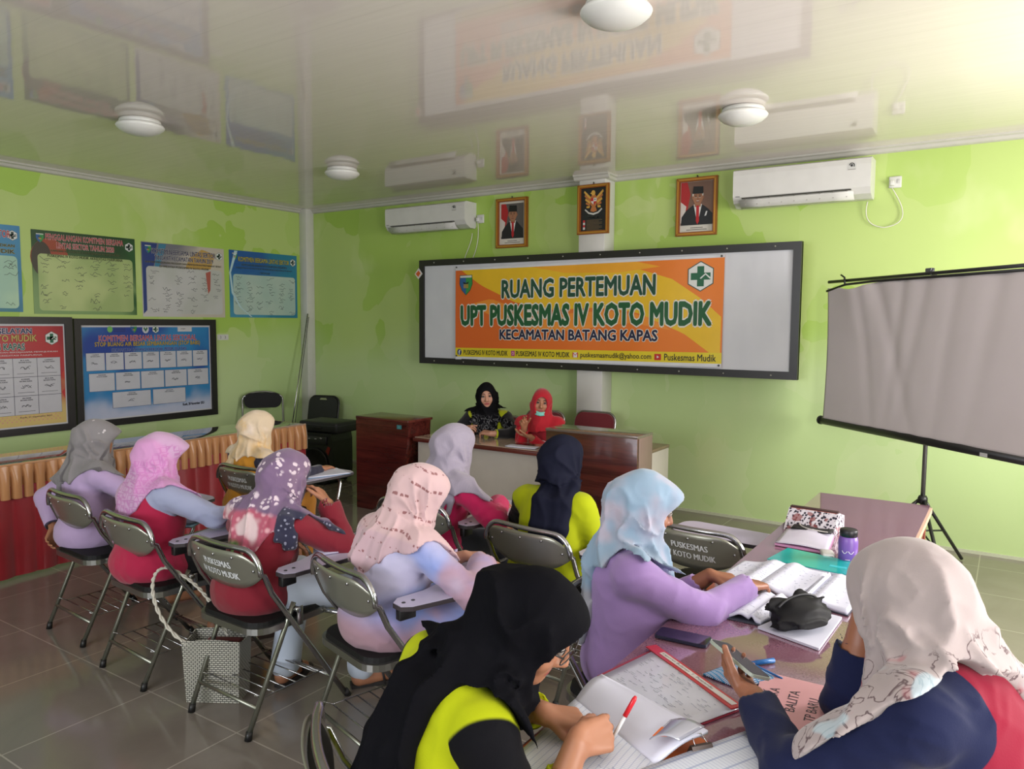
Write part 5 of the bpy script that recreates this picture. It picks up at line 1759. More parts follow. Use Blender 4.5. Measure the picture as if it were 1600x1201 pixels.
    if top.get('dress'):
        for sd, hp, kn, an in legp:
            cl_l += [RC(hp, kn, 0.098, 0.082)]
        cl_l += [RC((legp[0][1] + legp[1][1]) / 2, (legp[0][2] + legp[1][2]) / 2, 0.09, 0.075)]
        for sd, hp, kn, an in legp:
            cl_l += [RC(kn, kn + (an - kn) * 0.9, 0.08, 0.075)]
        cl_l += [RC((legp[0][2] + legp[1][2]) / 2, (legp[0][3] + legp[1][3]) / 2 + V3(0, 0, 0.03), 0.08, 0.085)]
    seat_ = [EL(hip + V3(0, 0.02, -0.03), (0.19 * fw, 0.16 * fw, 0.085))]
    G = Field(cl_t + cl_a + cl_l + seat_, hc)
    G.add(cl_t + seat_, 0.055).add(cl_l, 0.05).add(cl_a, 0.03)
    # bare wrists: cut away the sleeves beyond the cuffs
    for sd, el, wr, cf in forearm:
        d = unit(wr - el)
        e = wr - d * cf
        G.cut([RC(e + d * 0.03, e + d * 0.28, 0.052, 0.09)], 0.004)
    G.cut([RC(hd(0, 0, -0.04), hd(0, 0, 0.06), 0.06, 0.09)], 0.01)
    amp = top.get('fold', 0.006) * 1.5
    elb = [el for _, el, _, _ in forearm]
    def folds(x, y, z):
        n0 = NZ[0](x * 9 + seed, y * 9, z * 7)
        u = x * 22 + 5 * n0
        a = 1 - np.abs(2 * NZ[1](u * 0.55 + z * 6, y * 9 - z * 11 + seed, z * 24 + 4 * n0) - 1)
        b = 1 - np.abs(2 * NZ[2](x * 15 + z * 13, y * 15 + n0 * 3, z * 8 - x * 10) - 1)
        wgt = 0.45
        for e in elb:
            q = (x - e[0]) ** 2 + (y - e[1]) ** 2 + (z - e[2]) ** 2
            wgt = wgt + 0.9 * np.exp(-q / 0.012)
        return amp * (a ** 2 * 0.8 + b ** 2 * 0.6 - 0.4) * wgt
    G.push(folds, 0.03)
    G.add([RC(wr - unit(wr - el) * (cf + 0.012), wr - unit(wr - el) * (cf + 0.002), 0.0, 0.0) for sd, el, wr, cf in forearm][:0], 0.01)
    P, Q = G.mesh()
    da, dt = mind(cl_a, P), mind(cl_t, P)
    at = {'arm': dt - da, 'side': (P - N) @ r, 'fore': (P - N) @ f, 'high': (P - N) @ up2}
    cuf = np.full(len(P), -1.0)
    for sd, el, wr, cf in forearm:
        d = unit(wr - el)
        t = (P - (wr - d * (cf + top.get('cuffw', 0.025)))) @ d
        near = mind([RC(el, wr, 0.05, 0.04)], P) < 0.02
        cuf = np.maximum(cuf, np.where(near, t, -1.0))
    at['cuff'] = cuf
    at['armL'] = dt - mind(armp[0][1], P)
    at['armR'] = dt - mind(armp[1][1], P)
    solid(top['name'], P * s, Q, top['mat'], root, at, smooth_it=1)
    # ---- legs
    if bottom:
        b = []
        for sd, hp, kn, an in legp:
            b += [RC(hp, kn, 0.090, 0.066), RC(kn, an + V3(0, 0, 0.015), 0.064, 0.050 * bottom.get('flare', 1.0))]
        if bottom.get('skirt'):
            b += [RC((legp[0][1] + legp[1][1]) / 2, (legp[0][2] + legp[1][2]) / 2, 0.09, 0.075), RC((legp[0][2] + legp[1][2]) / 2, (legp[0][3] + legp[1][3]) / 2 + V3(0, 0, 0.03), 0.075, 0.09)]
        b += [EL(hip + V3(0, 0.0, -0.02), (0.165, 0.13, 0.085))]
        B = Field(b, 0.008)
        B.add(b, 0.035)
        B.push(lambda x, y, z: 0.005 * (1 - np.abs(2 * NZ[1](x * 14 + seed, y * 12, z * 16 + x * 8) - 1)), 0.03)
        P, Q = B.mesh()
        solid(bottom['name'], P * s, Q, bottom['mat'], root, {'high': P[:, 2]}, smooth_it=1)
    # ---- footwear
    if soles:
        for an, to in feet:
            mb = MB()
            d = unit((to - an) * V3(1, 1, 0))
            l = V3(-d[1], d[0], 0)
            c0 = an - d * 0.055
            out = [c0 + l * 0.026, c0 + d * 0.09 + l * 0.028, c0 + d * 0.17 + l * 0.042, c0 + d * 0.245 + l * 0.030, c0 + d * 0.262, c0 + d * 0.245 - l * 0.030, c0 + d * 0.17 - l * 0.042, c0 + d * 0.09 - l * 0.028, c0 - l * 0.026]
            zt = (to[2] - 0.024) * s
            mb.prism([(p[0] * s, p[1] * s) for p in out], 0.018, soles, lambda u, v, q: (u, v, max(0.002, zt - 0.020) + q))
            top_p = an + (to - an) * 0.62
            for sg in (-1, 1):
                mb.tube([(q * s)[:] for q in ((c0 + d * 0.16 + l * 0.040 * sg) * V3(1, 1, 0) + V3(0, 0, zt / s), top_p + l * 0.02 * sg + V3(0, 0, 0.030), top_p + V3(0, 0, 0.034) + d * 0.02)], 0.006, soles, 6)
            mb.build('sandal', root)
    # ---- headscarf
    sc = scarf
    skl = [EL(hd(0, -0.012, 0.033), (0.080, 0.104, 0.098), RH), EL(hd(0, 0.012, -0.045), (0.071, 0.080, 0.086), RH), EL(hd(0, 0.048, 0.045), (0.064, 0.056, 0.056), RH)]
    if sc.get('bun', 0.5):
        b_ = sc.get('bun', 0.5)
        skl.append(EL(hd(0, -0.075, -0.005), (0.06, 0.035 + 0.03 * b_, 0.06), RH))
    if sc.get('peak'):
        skl.append(EL(hd(0, 0.085, 0.062), (0.045, 0.045, 0.020), RH))
    dz = sc.get('drape', 1.0)
    drp = [RC(hd(0, -0.015, -0.05), td(0, 0.0, -0.01), 0.068, 0.088 * dz), RC(hd(0, -0.04, -0.02), td(0, -0.04, -0.03), 0.070, 0.078 * dz), RC(hd(0, 0.03, -0.08), td(0, 0.06, -0.06), 0.052, 0.066)]
    gp = sc.get('gap', 0.012) + g
    cape = [p.grow(gp) for p in torso[2:]] + [RC(ps[0].a, ps[0].a + (ps[0].b - ps[0].a) * 0.7, ps[0].ra + gp - g, ps[0].rb + gp + 0.012 - g) for _, ps in armp]
    cape += [p.grow(gp) for p in ext]
    Hf = Field(skl + drp + cape, hs, pad=0.05)
    Hf.add(cape, 0.05).add(drp, 0.07)
    Lf, Ls, Lb, pw, asym = sc.get('hem', (0.16, 0.06, 0.16, 1.5, 0.0))
    dl = sc.get('hemdir', 0.0)
    def hem(X, Y, Z):
        x, y, z = X - N[0], Y - N[1], Z - N[2]
        t = -(x * up2[0] + y * up2[1] + z * up2[2])
        a = x * r[0] + y * r[1] + z * r[2]
        b = x * f[0] + y * f[1] + z * f[2]
        ph = np.arctan2(a, b) + dl
        cs = np.cos(ph)
        lim = Ls + (Lb - Ls) * np.maximum(-cs, 0) ** pw + (Lf - Ls) * np.maximum(cs, 0) ** pw + asym * np.sin(ph) + 0.012 * np.sin(ph * 5 + seed)
        return (t - lim) * 0.8
    Hf.keep(hem)
    Hf.add(skl, 0.05)
    # long ends of the scarf lying on the back or the chest
    def on_back(x, z, sgn=-1, lift=0.010):
        o_ = td(x, 0, z)
        best = 0.0
        for k in range(60):
            yy = 0.34 - 0.0065 * k
            p = o_ + f * yy * sgn
            if mind(cl_t + cl_a, p[None, :])[0] < lift:
                best = yy
                break
        return o_ + f * best * sgn
    tl = []
    for T_ in sc.get('tails', []):
        n, wd, rad = T_.get('n', 4), T_.get('w', 0.14), T_.get('r', 0.022)
        pts = T_['pts']
        for i in range(n):
            o = (i / (n - 1) - 0.5) if n > 1 else 0.0
            L_ = []
            for j, (x, z) in enumerate(pts):
                q = j / (len(pts) - 1)
                w_ = wd * (T_.get('w0', 0.8) * (1 - q) + T_.get('w1', 1.0) * q)
                dz_ = T_.get('slant', 0.0) * o * q
                if isinstance(z, str):
                    continue
                L_.append(on_back(x + o * w_, z + dz_, -1 if T_.get('at', 'b') == 'b' else 1, rad * 0.95) )
            if T_.get('head', False):
                L_ = [hd(o * 0.11 + T_.get('hx', 0.0), -0.085, 0.03 - abs(o) * 0.03)] + L_
            tl += chain(L_, [rad * (0.9 + 0.25 * math.sin(i * 2.1 + seed))] * len(L_))
    if tl:
        Hf2 = Field(skl + drp + cape + tl, hs, pad=0.05)
        o0 = [int(round((Hf.ax[i][0] - Hf2.ax[i][0]) / hs)) for i in range(3)]
        # the two grids are laid afresh: simply repeat the build on the larger one
        Hf2.add(cape, 0.05).add(drp, 0.07).keep(hem).add(skl, 0.05).add(tl, 0.016)
        Hf = Hf2
    CH_ = hd(0, 0.035, -0.095)
    am = sc.get('fold', 0.010)
    nf = sc.get('nf', 9)
    def sf(x, y, z):
        px, py, pz = x - N[0], y - N[1], z - N[2]
        t = -(px * up2[0] + py * up2[1] + pz * up2[2])
        a = px * r[0] + py * r[1] + pz * r[2]
        b = px * f[0] + py * f[1] + pz * f[2]
        ph = np.arctan2(a, b + 0.02)
        n0 = NZ[0](x * 6 + seed, y * 6, z * 6)
        k = 1 - np.abs(np.sin(ph * nf * 0.5 + 3.2 * n0 + t * sc.get('swirl', 6.0) + seed))
        n1 = 1 - np.abs(2 * NZ[1](x * 11 + seed, y * 11, z * 4) - 1)
        m = sstep(t, -0.10, 0.0)
        # creases that run together under the chin
        qx, qy, qz = x - CH_[0], y - CH_[1], z - CH_[2]
        u_ = qx * hu[0] + qy * hu[1] + qz * hu[2]
        v_ = -(qx * hf[0] + qy * hf[1] + qz * hf[2])
        w_ = qx * hr[0] + qy * hr[1] + qz * hr[2]
        rr = np.sqrt(u_ * u_ + v_ * v_ + w_ * w_) + 1e-4
        a1, a2 = np.arctan2(u_, v_), np.arcsin(np.clip(w_ / rr, -1, 1))
        c1 = 1 - np.abs(2 * NZ[2](a1 * 2.5 + seed * 1.7, a2 * 2.2 + 3, rr * 2.0 + seed) - 1)
        c2 = 1 - np.abs(2 * NZ[1](a1 * 5.3 + seed, a2 * 4.7 + 7, rr * 3.5) - 1)
        crease = (c1 ** 2.6 * 1.25 + c2 ** 4 * 0.22 - 0.33) * sstep(rr, 0.05, 0.13) * sstep(v_, -0.07, 0.0) * (1 - 0.75 * sstep(u_, 0.15, 0.215)) * (1 - m)
        n2 = NZ[3](x * 4 + seed, y * 4, z * 5) - 0.5
        return am * 1.35 * ((k ** 2.2 * 0.9 + n1 ** 2 * 0.5 - 0.5) * m + crease) + 0.008 * n2
    Hf.push(sf, 0.04)
    # opening for the face
    ow, oh = sc.get('open', (0.056, 0.080))
    oz = sc.get('openz', -0.012)
    Hf.cut([EL(hd(0, 0.125, oz), (ow, 0.100, oh), RH)], 0.008)
    P, Q = Hf.mesh()
    at = {'high': (P - N) @ up2, 'side': (P - N) @ r, 'fore': (P - N) @ f, 'crown': (P - Hc) @ hu,
          'brim': -mind([EL(hd(0, 0.125, -0.012), (ow + 0.022, 0.135, oh + 0.022), RH)], P)}
    solid('headscarf', P * s, Q, sc['mat'], root, at, smooth_it=1)
    tw_ = lambda p: Vector((W @ (np.asarray(p) * s) + np.asarray(loc)).tolist())
    J = {'top': tw_(hd(0, -0.02, 0.125)), 'Hc': tw_(Hc), 'nose': tw_(hd(0, 0.1, -0.02)), 'N': tw_(N), 'hip': tw_(hip), 'butt': tw_(hip + V3(0, -0.15, 0))}
    for (sd_, ps_), (_, e_, w__, _c) in zip(armp, forearm):
        J['sh' + sd_], J['el' + sd_], J['wr' + sd_] = tw_(ps_[0].a), tw_(e_), tw_(w__)
    return dict(J=J, root=root, hd=hd, td=td, s=s, RH=RH, tips=tips, tw=tw_, forearm=forearm, N=N, Hc=Hc)
# ------------------------------------------------------------------ cloth patterns
def cloth(name, base, layers=(), rough=0.85, sheen=0.25, pat=None, weave=0.12, spec=0.3):
    """base colour, then (attribute, threshold, colour) areas; pat(t, colour) may print on it"""
    t = NT(name)
    c = t.mix(t.noise(8, 2), tuple(x * 0.95 for x in base), base) if isinstance(base, tuple) else base(t)
    if pat:
        c = pat(t, c)
    for a, th, col in layers:
        f = t.step(t.attr(a), th - 0.0015, th + 0.0015)
        c = t.mix(f, c, col if isinstance(col, tuple) else col(t))
    t.bump(t.noise(260, 1), weave, 0.002)
    return t.fin(c, rough, spec=spec, sheen=sheen)

skinA, skinB, skinC = skin('skin_tan', (168, 116, 88)), skin('skin_warm', (150, 98, 74)), skin('skin_light', (186, 138, 116))

def pat_petals(t, c, col, scale=14, r=0.16, attr=None, lo=0, hi=1):
    d = t.vor(scale)
    ring = t.vor(scale * 3.1)
    f = t.m('MULTIPLY', t.step(d, r + 0.16, r + 0.06), t.step(ring, 0.42, 0.34))
    if attr:
        f = t.m('MULTIPLY', f, t.step(t.attr(attr), lo, hi))
    return t.mix(f, c, col)
# grey scarf with small white sprigs over the crown
def sc_grey(t, c):
    c = t.mix(t.m('MULTIPLY', t.noise(5, 3), 0.6), c, (116, 112, 114))
    c = pat_petals(t, c, (196, 190, 192), 17, 0.14, 'crown', -0.01, 0.05)
    st = t.step(t.wave(3.2, t.co(rot=(0, 0.3, 0.6)), 3.0, 1.0), 0.93, 0.98)
    return t.mix(t.m('MULTIPLY', st, t.step(t.attr('crown'), 0.02, -0.06)), c, (92, 88, 92))
def sc_pink(t, c):
    sq = t.vor(34, metric='CHEBYCHEV', rnd=0.35)
    f = t.m('MULTIPLY', t.step(sq, 0.30, 0.36), t.step(sq, 0.50, 0.44))
    zone = t.step(t.noise(4.2, 1, t.co(loc=(3, 1, 4))), 0.47, 0.53)
    c = t.mix(t.m('MULTIPLY', t.m('MULTIPLY', f, zone), 0.8), c, (176, 112, 166))
    band = t.step(t.noise(3.4, 1, t.co(loc=(9, 2, 1))), 0.58, 0.63)
    return t.mix(t.m('MULTIPLY', band, 0.45), c, (206, 128, 190))
def sc_cream(t, c):
    n = t.noise(4.5, 4, rough=0.6, dist=0.8)
    c = t.mix(t.step(n, 0.45, 0.72), c, (214, 176, 112))
    return t.mix(t.step(t.noise(9, 3), 0.55, 0.75), c, (226, 208, 190))
def sc_purple(t, c):
    c = t.mix(t.step(t.noise(5, 3), 0.4, 0.7), c, (128, 104, 128))
    fl = t.vor(15)
    pet = t.vor(52)
    f = t.m('MULTIPLY', t.step(fl, 0.46, 0.34), t.step(pet, 0.55, 0.42))
    c = t.mix(f, c, (206, 190, 200))
    low = t.step(t.m('ADD', t.attr('high'), t.m('MULTIPLY', t.noise(9, 2), 0.08)), 0.0, -0.03)
    pk = t.vor(30)
    pink = t.mix(t.step(pk, 0.15, 0.5), (214, 164, 172), (170, 84, 104))
    pink = t.mix(t.step(t.noise(7, 2, t.co(loc=(2, 2, 2))), 0.56, 0.66), pink, (208, 184, 186))
    back = t.step(t.attr('fore'), 0.02, -0.02)
    c = t.mix(t.m('MULTIPLY', low, back), c, pink)
    gr = t.step(t.m('ADD', t.attr('high'), t.m('MULTIPLY', t.noise(6, 2, t.co(loc=(5, 5, 5))), 0.14)), -0.13, -0.15)
    gn = t.mix(t.vor(40), (70, 104, 56), (120, 150, 90))
    c = t.mix(t.m('MULTIPLY', t.m('MULTIPLY', gr, back), t.step(t.noise(8, 2), 0.5, 0.6)), c, gn)
    nv = t.mix(t.step(t.vor(44), 0.3, 0.2), (44, 44, 66), (140, 140, 160))
    c = t.mix(t.m('MULTIPLY', t.step(t.attr('side'), 0.128, 0.136), t.step(t.attr('high'), 0.01, -0.01)), c, nv)
    return t.mix(t.step(t.attr('brim'), -0.012, 0.0), c, nv)
def sc_blush(t, c):
    low = t.step(t.attr('high'), -0.03, -0.05)
    c = t.mix(low, c, (186, 158, 166))
    rowi = t.m('FRACT', t.m('ADD', t.m('MULTIPLY', t.attr('crown'), 16.0), t.m('MULTIPLY', t.noise(5, 1), 1.2)))
    line = t.m('MULTIPLY', t.step(rowi, 0.38, 0.44), t.step(rowi, 0.60, 0.54))
    dash = t.step(t.vor(64, t.co(scale=(1, 1, 0.6))), 0.52, 0.44)
    c = t.mix(t.m('MULTIPLY', t.m('MULTIPLY', line, dash), 0.85), c, (122, 70, 72))
    st = t.vor(20)
    c = t.mix(t.m('MULTIPLY', t.step(st, 0.24, 0.16), low), c, (214, 196, 200))
    return c
def sc_lilac(t, c):
    w_ = t.wave(42, t.co(rot=(0.4, 0.3, 0.2)), 2.0, 2.0)
    return t.mix(t.m('MULTIPLY', w_, 0.22), c, (134, 128, 142))
def sc_blue(t, c):
    n = t.noise(3.4, 3, rough=0.6)
    c = t.mix(t.step(n, 0.50, 0.66), c, (170, 160, 174))
    n2 = t.noise(3.0, 3, t.co(loc=(4, 1, 7)), rough=0.6)
    low = t.step(t.attr('high'), 0.05, -0.10)
    c = t.mix(t.m('MULTIPLY', t.step(n2, 0.5, 0.6), low), c, (150, 150, 158))
    return t.mix(t.m('MULTIPLY', t.step(n2, 0.44, 0.36), t.step(t.attr('high'), -0.05, -0.2)), c, (120, 160, 190))
def sc_beige(t, c):
    low = t.step(t.m('ADD', t.attr('high'), t.m('MULTIPLY', t.noise(5, 2), 0.10)), 0.115, 0.085)
    ln = t.noise(13, 3, t.co(scale=(1, 1, 0.8)), dist=1.6)
    line = t.m('MULTIPLY', t.step(ln, 0.475, 0.495), t.step(ln, 0.525, 0.505))
    c = t.mix(t.m('MULTIPLY', t.m('MULTIPLY', line, low), 0.9), c, (78, 58, 62))
    pt = t.step(t.noise(10, 2, t.co(loc=(1, 6, 2)), dist=0.6), 0.60, 0.66)
    c = t.mix(t.m('MULTIPLY', t.m('MULTIPLY', pt, low), 0.7), c, (160, 84, 92))
    pb = t.step(t.noise(9, 2, t.co(loc=(7, 3, 2))), 0.64, 0.70)
    c = t.mix(t.m('MULTIPLY', t.m('MULTIPLY', pb, low), 0.6), c, (170, 196, 206))
    return c
def sc_blackprint(t, c):
    n = t.noise(22, 3, dist=1.2)
    f = t.m('MULTIPLY', t.step(n, 0.48, 0.50), t.step(n, 0.56, 0.54))
    return t.mix(t.m('MULTIPLY', f, t.step(t.attr('high'), 0.02, -0.03)), c, (104, 104, 108))
def dye(t):
    n = t.noise(3.6, 2, dist=0.5)
    c = t.mix(t.step(n, 0.36, 0.60), (170, 138, 156), (130, 148, 206))
    n2 = t.noise(3.1, 2, t.co(loc=(5, 2, 3)))
    c = t.mix(t.step(n2, 0.52, 0.68), c, (184, 180, 208))
    return t.mix(t.step(t.attr('high'), -0.30, -0.44), c, (158, 126, 138))

YEL = (166, 176, 18)
# ------------------------------------------------------------------ the near row of the audience
PP = {}
PP['P10'] = person('P10', 'person in a grey sprigged headscarf and lavender shirt, left hand on her hip', (3.02, -4.25, 0), -0.12, s=0.925, lean=3, hunch=5, side=-5, fat=1.05,
    head=(32, 8, 3), arms={'L': dict(w=(2.82, -4.33, 0.50), pole=(-1, -0.05, 0.25), dir=(0.35, -0.4, -0.6), palm=(1, 0.2, 0.2), curl=0.5, sleeve=1.15), 'R': dict(w=(3.36, -3.92, 0.66), pole=(0.8, -0.4, -0.5))},
    skin_m=skinA, top=dict(name='shirt', mat=cloth('lavender_jersey', (184, 160, 200), [('cuff', 0.0, (52, 44, 66))]), cuffw=0.012, fold=0.006), bottom=dict(name='skirt', skirt=True, mat=cloth('dark_skirt', (40, 36, 44))),
    scarf=dict(mat=cloth('grey_sprigged_scarf', (134, 130, 132), pat=sc_grey), hem=(0.14, 0.05, 0.10, 1.3, -0.03), fold=0.012, nf=8, peak=1,
               tails=[dict(pts=[(-0.11, 0.02), (-0.145, -0.08), (-0.14, -0.21)], n=4, w=0.10, r=0.024, w0=0.9, w1=0.8)]), seed=1)
PP['P9'] = person('P9', 'person in a pink patterned headscarf and crimson shirt with pale grey sleeves', (3.79, -4.36, 0), -0.10, s=0.935, lean=4, hunch=8, side=-7, fat=1.10,
    head=(28, 10, 0), arms={'L': dict(w=(3.72, -3.95, 0.64), pole=(-0.8, -0.4, -0.5)), 'R': dict(w=(4.07, -3.98, 0.695), pole=(1, -0.5, -0.4), dir=(-0.3, 1, 0), sleeve=1.3)},
    skin_m=skinA, top=dict(name='shirt', mat=cloth('crimson_raglan', (168, 26, 66), [('arm', -0.012, (150, 156, 184))]), fold=0.006), bottom=dict(name='trousers', mat=cloth('black_trousers', (14, 14, 18))), soles=M((60, 44, 40), 0.6),
    legs=dict(kL=(-0.10, 0.42, 0.50), kR=(0.12, 0.44, 0.50), aL=(-0.10, 0.42, 0.09), aR=(0.14, 0.50, 0.09)),
    scarf=dict(mat=cloth('pink_patterned_scarf', (194, 156, 190), pat=sc_pink), hem=(0.16, 0.05, 0.20, 2.0, -0.04), fold=0.010, nf=7, peak=1,
               tails=[dict(pts=[(-0.09, -0.04), (-0.115, -0.16), (-0.12, -0.28)], n=3, w=0.07, r=0.018)]), seed=2)
PP['P7'] = person('P7', 'person in a purple flowered headscarf and dark red sweater, right hand raised to her cheek', (4.53, -4.345, 0), 0.05, s=0.935, lean=14, hunch=16, fat=1.0, twist=-4,
    head=(14, 12, 2), arms={'L': dict(w=(4.30, -3.98, 0.60), pole=(-1, -0.1, -0.1)), 'R': dict(w=(4.685, -4.05, 0.845), pole=(0.7, 0.1, -1), dir=(-0.45, 0.0, 0.45), palm=(-0.6, -0.3, -0.2), curl=(0.5, 0.7, 0.9, 1.0), sleeve=1.5, cuff=0.03, thumb=(0.5, 0.3, 0.3))},
    skin_m=skinA, top=dict(name='sweater', mat=cloth('dark_red_sweater', (124, 22, 40)), fold=0.006), bottom=dict(name='trousers', flare=1.35, mat=cloth('white_trousers', (196, 206, 222))), soles=M((38, 34, 34), 0.6),
    legs=dict(kL=(-0.12, 0.40, 0.50), kR=(0.30, 0.38, 0.49), aL=(-0.03, 0.22, 0.09), aR=(0.30, 0.40, 0.09), tR=(0.09, 0.12, -0.062)),
    scarf=dict(mat=cloth('purple_flowered_scarf', (112, 90, 120), pat=sc_purple), hem=(0.12, 0.04, 0.36, 2.0, -0.03), fold=0.013, nf=9, bun=0.7,
               tails=[dict(pts=[(0.115, 0.02), (0.165, -0.05), (0.175, -0.15)], n=5, w=0.065, r=0.021, w1=0.8)]), h=0.0045, seed=3)
PP['P6'] = person('P6', 'person in a pale pink headscarf and blue and mauve tie-dye dress, writing on her tablet', (5.21, -4.27, 0), -0.34, s=0.94, lean=10, hunch=12, side=-1, twist=-6, fat=1.06,
    head=(30, 20, 4), arms={'L': dict(w=(5.36, -3.94, 0.70), pole=(-0.8, -0.4, -0.3), dir=(0.6, 0.5, 0), curl=0.6), 'R': dict(w=(5.49, -4.00, 0.695), pole=(1, -0.4, -0.6), dir=(0.10, 0.9, -0.05), curl=0.7, sleeve=1.7, cuff=0.04)},
    skin_m=skinC, top=dict(name='dress', dress=True, mat=cloth('tie_dye_cloth', dye, sheen=0.2), fold=0.007), soles=M((40, 36, 40), 0.6),
    legs=dict(kL=(-0.10, 0.40, 0.50), kR=(0.12, 0.42, 0.50), aL=(-0.06, 0.36, 0.09), aR=(0.12, 0.42, 0.09)),
    scarf=dict(mat=cloth('blush_scarf', (200, 170, 172), pat=sc_blush), hem=(0.14, 0.05, 0.22, 1.8, -0.03), fold=0.013, nf=8, bun=0.6, drape=0.95,
               tails=[dict(pts=[(-0.03, 0.06), (-0.06, -0.06), (-0.08, -0.17)], n=3, w=0.08, r=0.024)]), h=0.0045, seed=4)
# ------------------------------------------------------------------ the far row
PP['P8'] = person('P8', 'person in a cream and yellow headscarf and mustard jacket, by the long table', (3.17, -3.32, 0), -0.05, s=0.90, lean=3, hunch=6, fat=0.98,
    head=(26, 6, 0), arms={'L': dict(w=(3.12, -2.92, 0.62)), 'R': dict(w=(3.42, -2.93, 0.68), pole=(0.9, -0.4, -0.6))},
    skin_m=skinA, top=dict(name='jacket', mat=cloth('mustard_jacket', (204, 140, 40), [('arm', 0.004, (40, 40, 58))]), fold=0.009), bottom=dict(name='trousers', mat=cloth('mustard_trousers', (176, 116, 40))),
    scarf=dict(mat=cloth('cream_scarf', (216, 196, 168), pat=sc_cream), hem=(0.12, 0.02, 0.06, 1.2, 0.0), fold=0.012, nf=8, drape=0.92,
               tails=[dict(pts=[(-0.065, -0.02), (-0.07, -0.12), (-0.065, -0.20)], n=4, w=0.11, r=0.018, w1=0.9)]), seed=5)
PP['P5'] = person('P5', 'person in a lilac-grey headscarf and magenta shirt, before the cream head desk', (4.71, -3.37, 0), -0.25, s=0.945, lean=10, hunch=10, fat=0.98, side=2,
    head=(12, 6, 0), arms={'L': dict(w=(4.86, -3.08, 0.69), pole=(-0.9, -0.3, -0.4), dir=(0.7, 0.5, 0)), 'R': dict(w=(4.99, -3.16, 0.70), pole=(1, -0.5, -0.5), dir=(-0.2, 0.9, 0), sleeve=1.6, cuff=-0.02, curl=1.2)},
    skin_m=skinA, top=dict(name='shirt', mat=cloth('magenta_shirt', (186, 22, 84)), fold=0.010), bottom=dict(name='trousers', mat=cloth('navy_trousers', (26, 28, 38))),
    scarf=dict(mat=cloth('lilac_scarf', (152, 144, 160), pat=sc_lilac, weave=0.3), hem=(0.16, 0.06, 0.20, 1.2, -0.02), fold=0.011, nf=7, bun=0.8, drape=1.04,
               tails=[dict(pts=[(0.12, 0.01), (0.135, -0.12), (0.115, -0.25)], n=3, w=0.07, r=0.017), dict(pts=[(-0.09, 0.02), (-0.13, -0.08), (-0.14, -0.2)], n=3, w=0.09, r=0.02)]), seed=6)
PP['P4'] = person('P4', 'person seen from behind in a bright yellow jacket and long navy headscarf', (5.445, -3.43, 0), -0.02, s=0.95, lean=7, hunch=9, fat=1.03,
    head=(10, 8, 0), arms={'L': dict(w=(5.28, -3.04, 0.60), pole=(-1, -0.3, -0.2)), 'R': dict(w=(5.63, -3.09, 0.66), pole=(0.3, -0.5, -1))},
    skin_m=skinA, top=dict(name='jacket', mat=cloth('yellow_black_jacket', YEL, [('armL', 0.022, (14, 14, 18)), ('armR', 0.2, (14, 14, 18))], sheen=0.05, spec=0.15), fold=0.007), bottom=dict(name='trousers', mat=cloth('black_trousers', (14, 14, 18))),
    scarf=dict(mat=cloth('navy_scarf', (20, 22, 38), sheen=0.0, spec=0.12), hem=(0.08, -0.05, -0.04, 1.2, 0.0), fold=0.008, nf=6, bun=0.5, drape=0.86,
               tails=[dict(pts=[(0.035, 0.06), (0.055, -0.05), (0.065, -0.17), (0.05, -0.28)], n=5, w=0.19, r=0.026, w0=0.75, w1=0.6)]), seed=7)
# ------------------------------------------------------------------ round the right-hand table
PP['P3'] = person('P3', 'person in a lavender dress and pale blue headscarf leaning over the books on the table', (6.165, -4.085, 0), -0.86, s=0.975, lean=-5, hunch=7, side=-3, fat=1.03, twist=6,
    head=(6, 16, 0), face=True, arms={'L': dict(w=(6.33, -3.79, 0.765), pole=(-0.6, -0.2, -0.6), dir=(0.9, 0.25, -0.05), palm=(0, 0, -1), curl=0.5, cuff=0.045), 'R': dict(w=(6.485, -3.86, 0.775), pole=(0.55, -0.6, -1), dir=(0.25, 1, -0.12), palm=(0, 0, -1), curl=(0.15, 0.6, 0.7, 0.8), sleeve=1.25, cuff=0.01)},
    skin_m=skinB, top=dict(name='dress', dress=True, mat=cloth('lavender_dress', (150, 121, 176)), fold=0.007),
    legs=dict(kL=(-0.09, 0.40, 0.48), kR=(0.12, 0.40, 0.48), aL=(-0.08, 0.34, 0.09), aR=(0.10, 0.36, 0.09)),
    scarf=dict(mat=cloth('pale_blue_scarf', (132, 156, 178), pat=sc_blue), hem=(0.08, -0.01, 0.07, 1.4, -0.02), open=(0.080, 0.095), fold=0.014, nf=8, bun=0.4, peak=1, drape=1.02,
               tails=[dict(pts=[(-0.02, 0.07), (-0.03, -0.06), (-0.04, -0.20), (-0.05, -0.32)], n=4, w=0.14, r=0.022, w0=0.8, w1=0.45)]), h=0.0045, hs=0.006, seed=8)
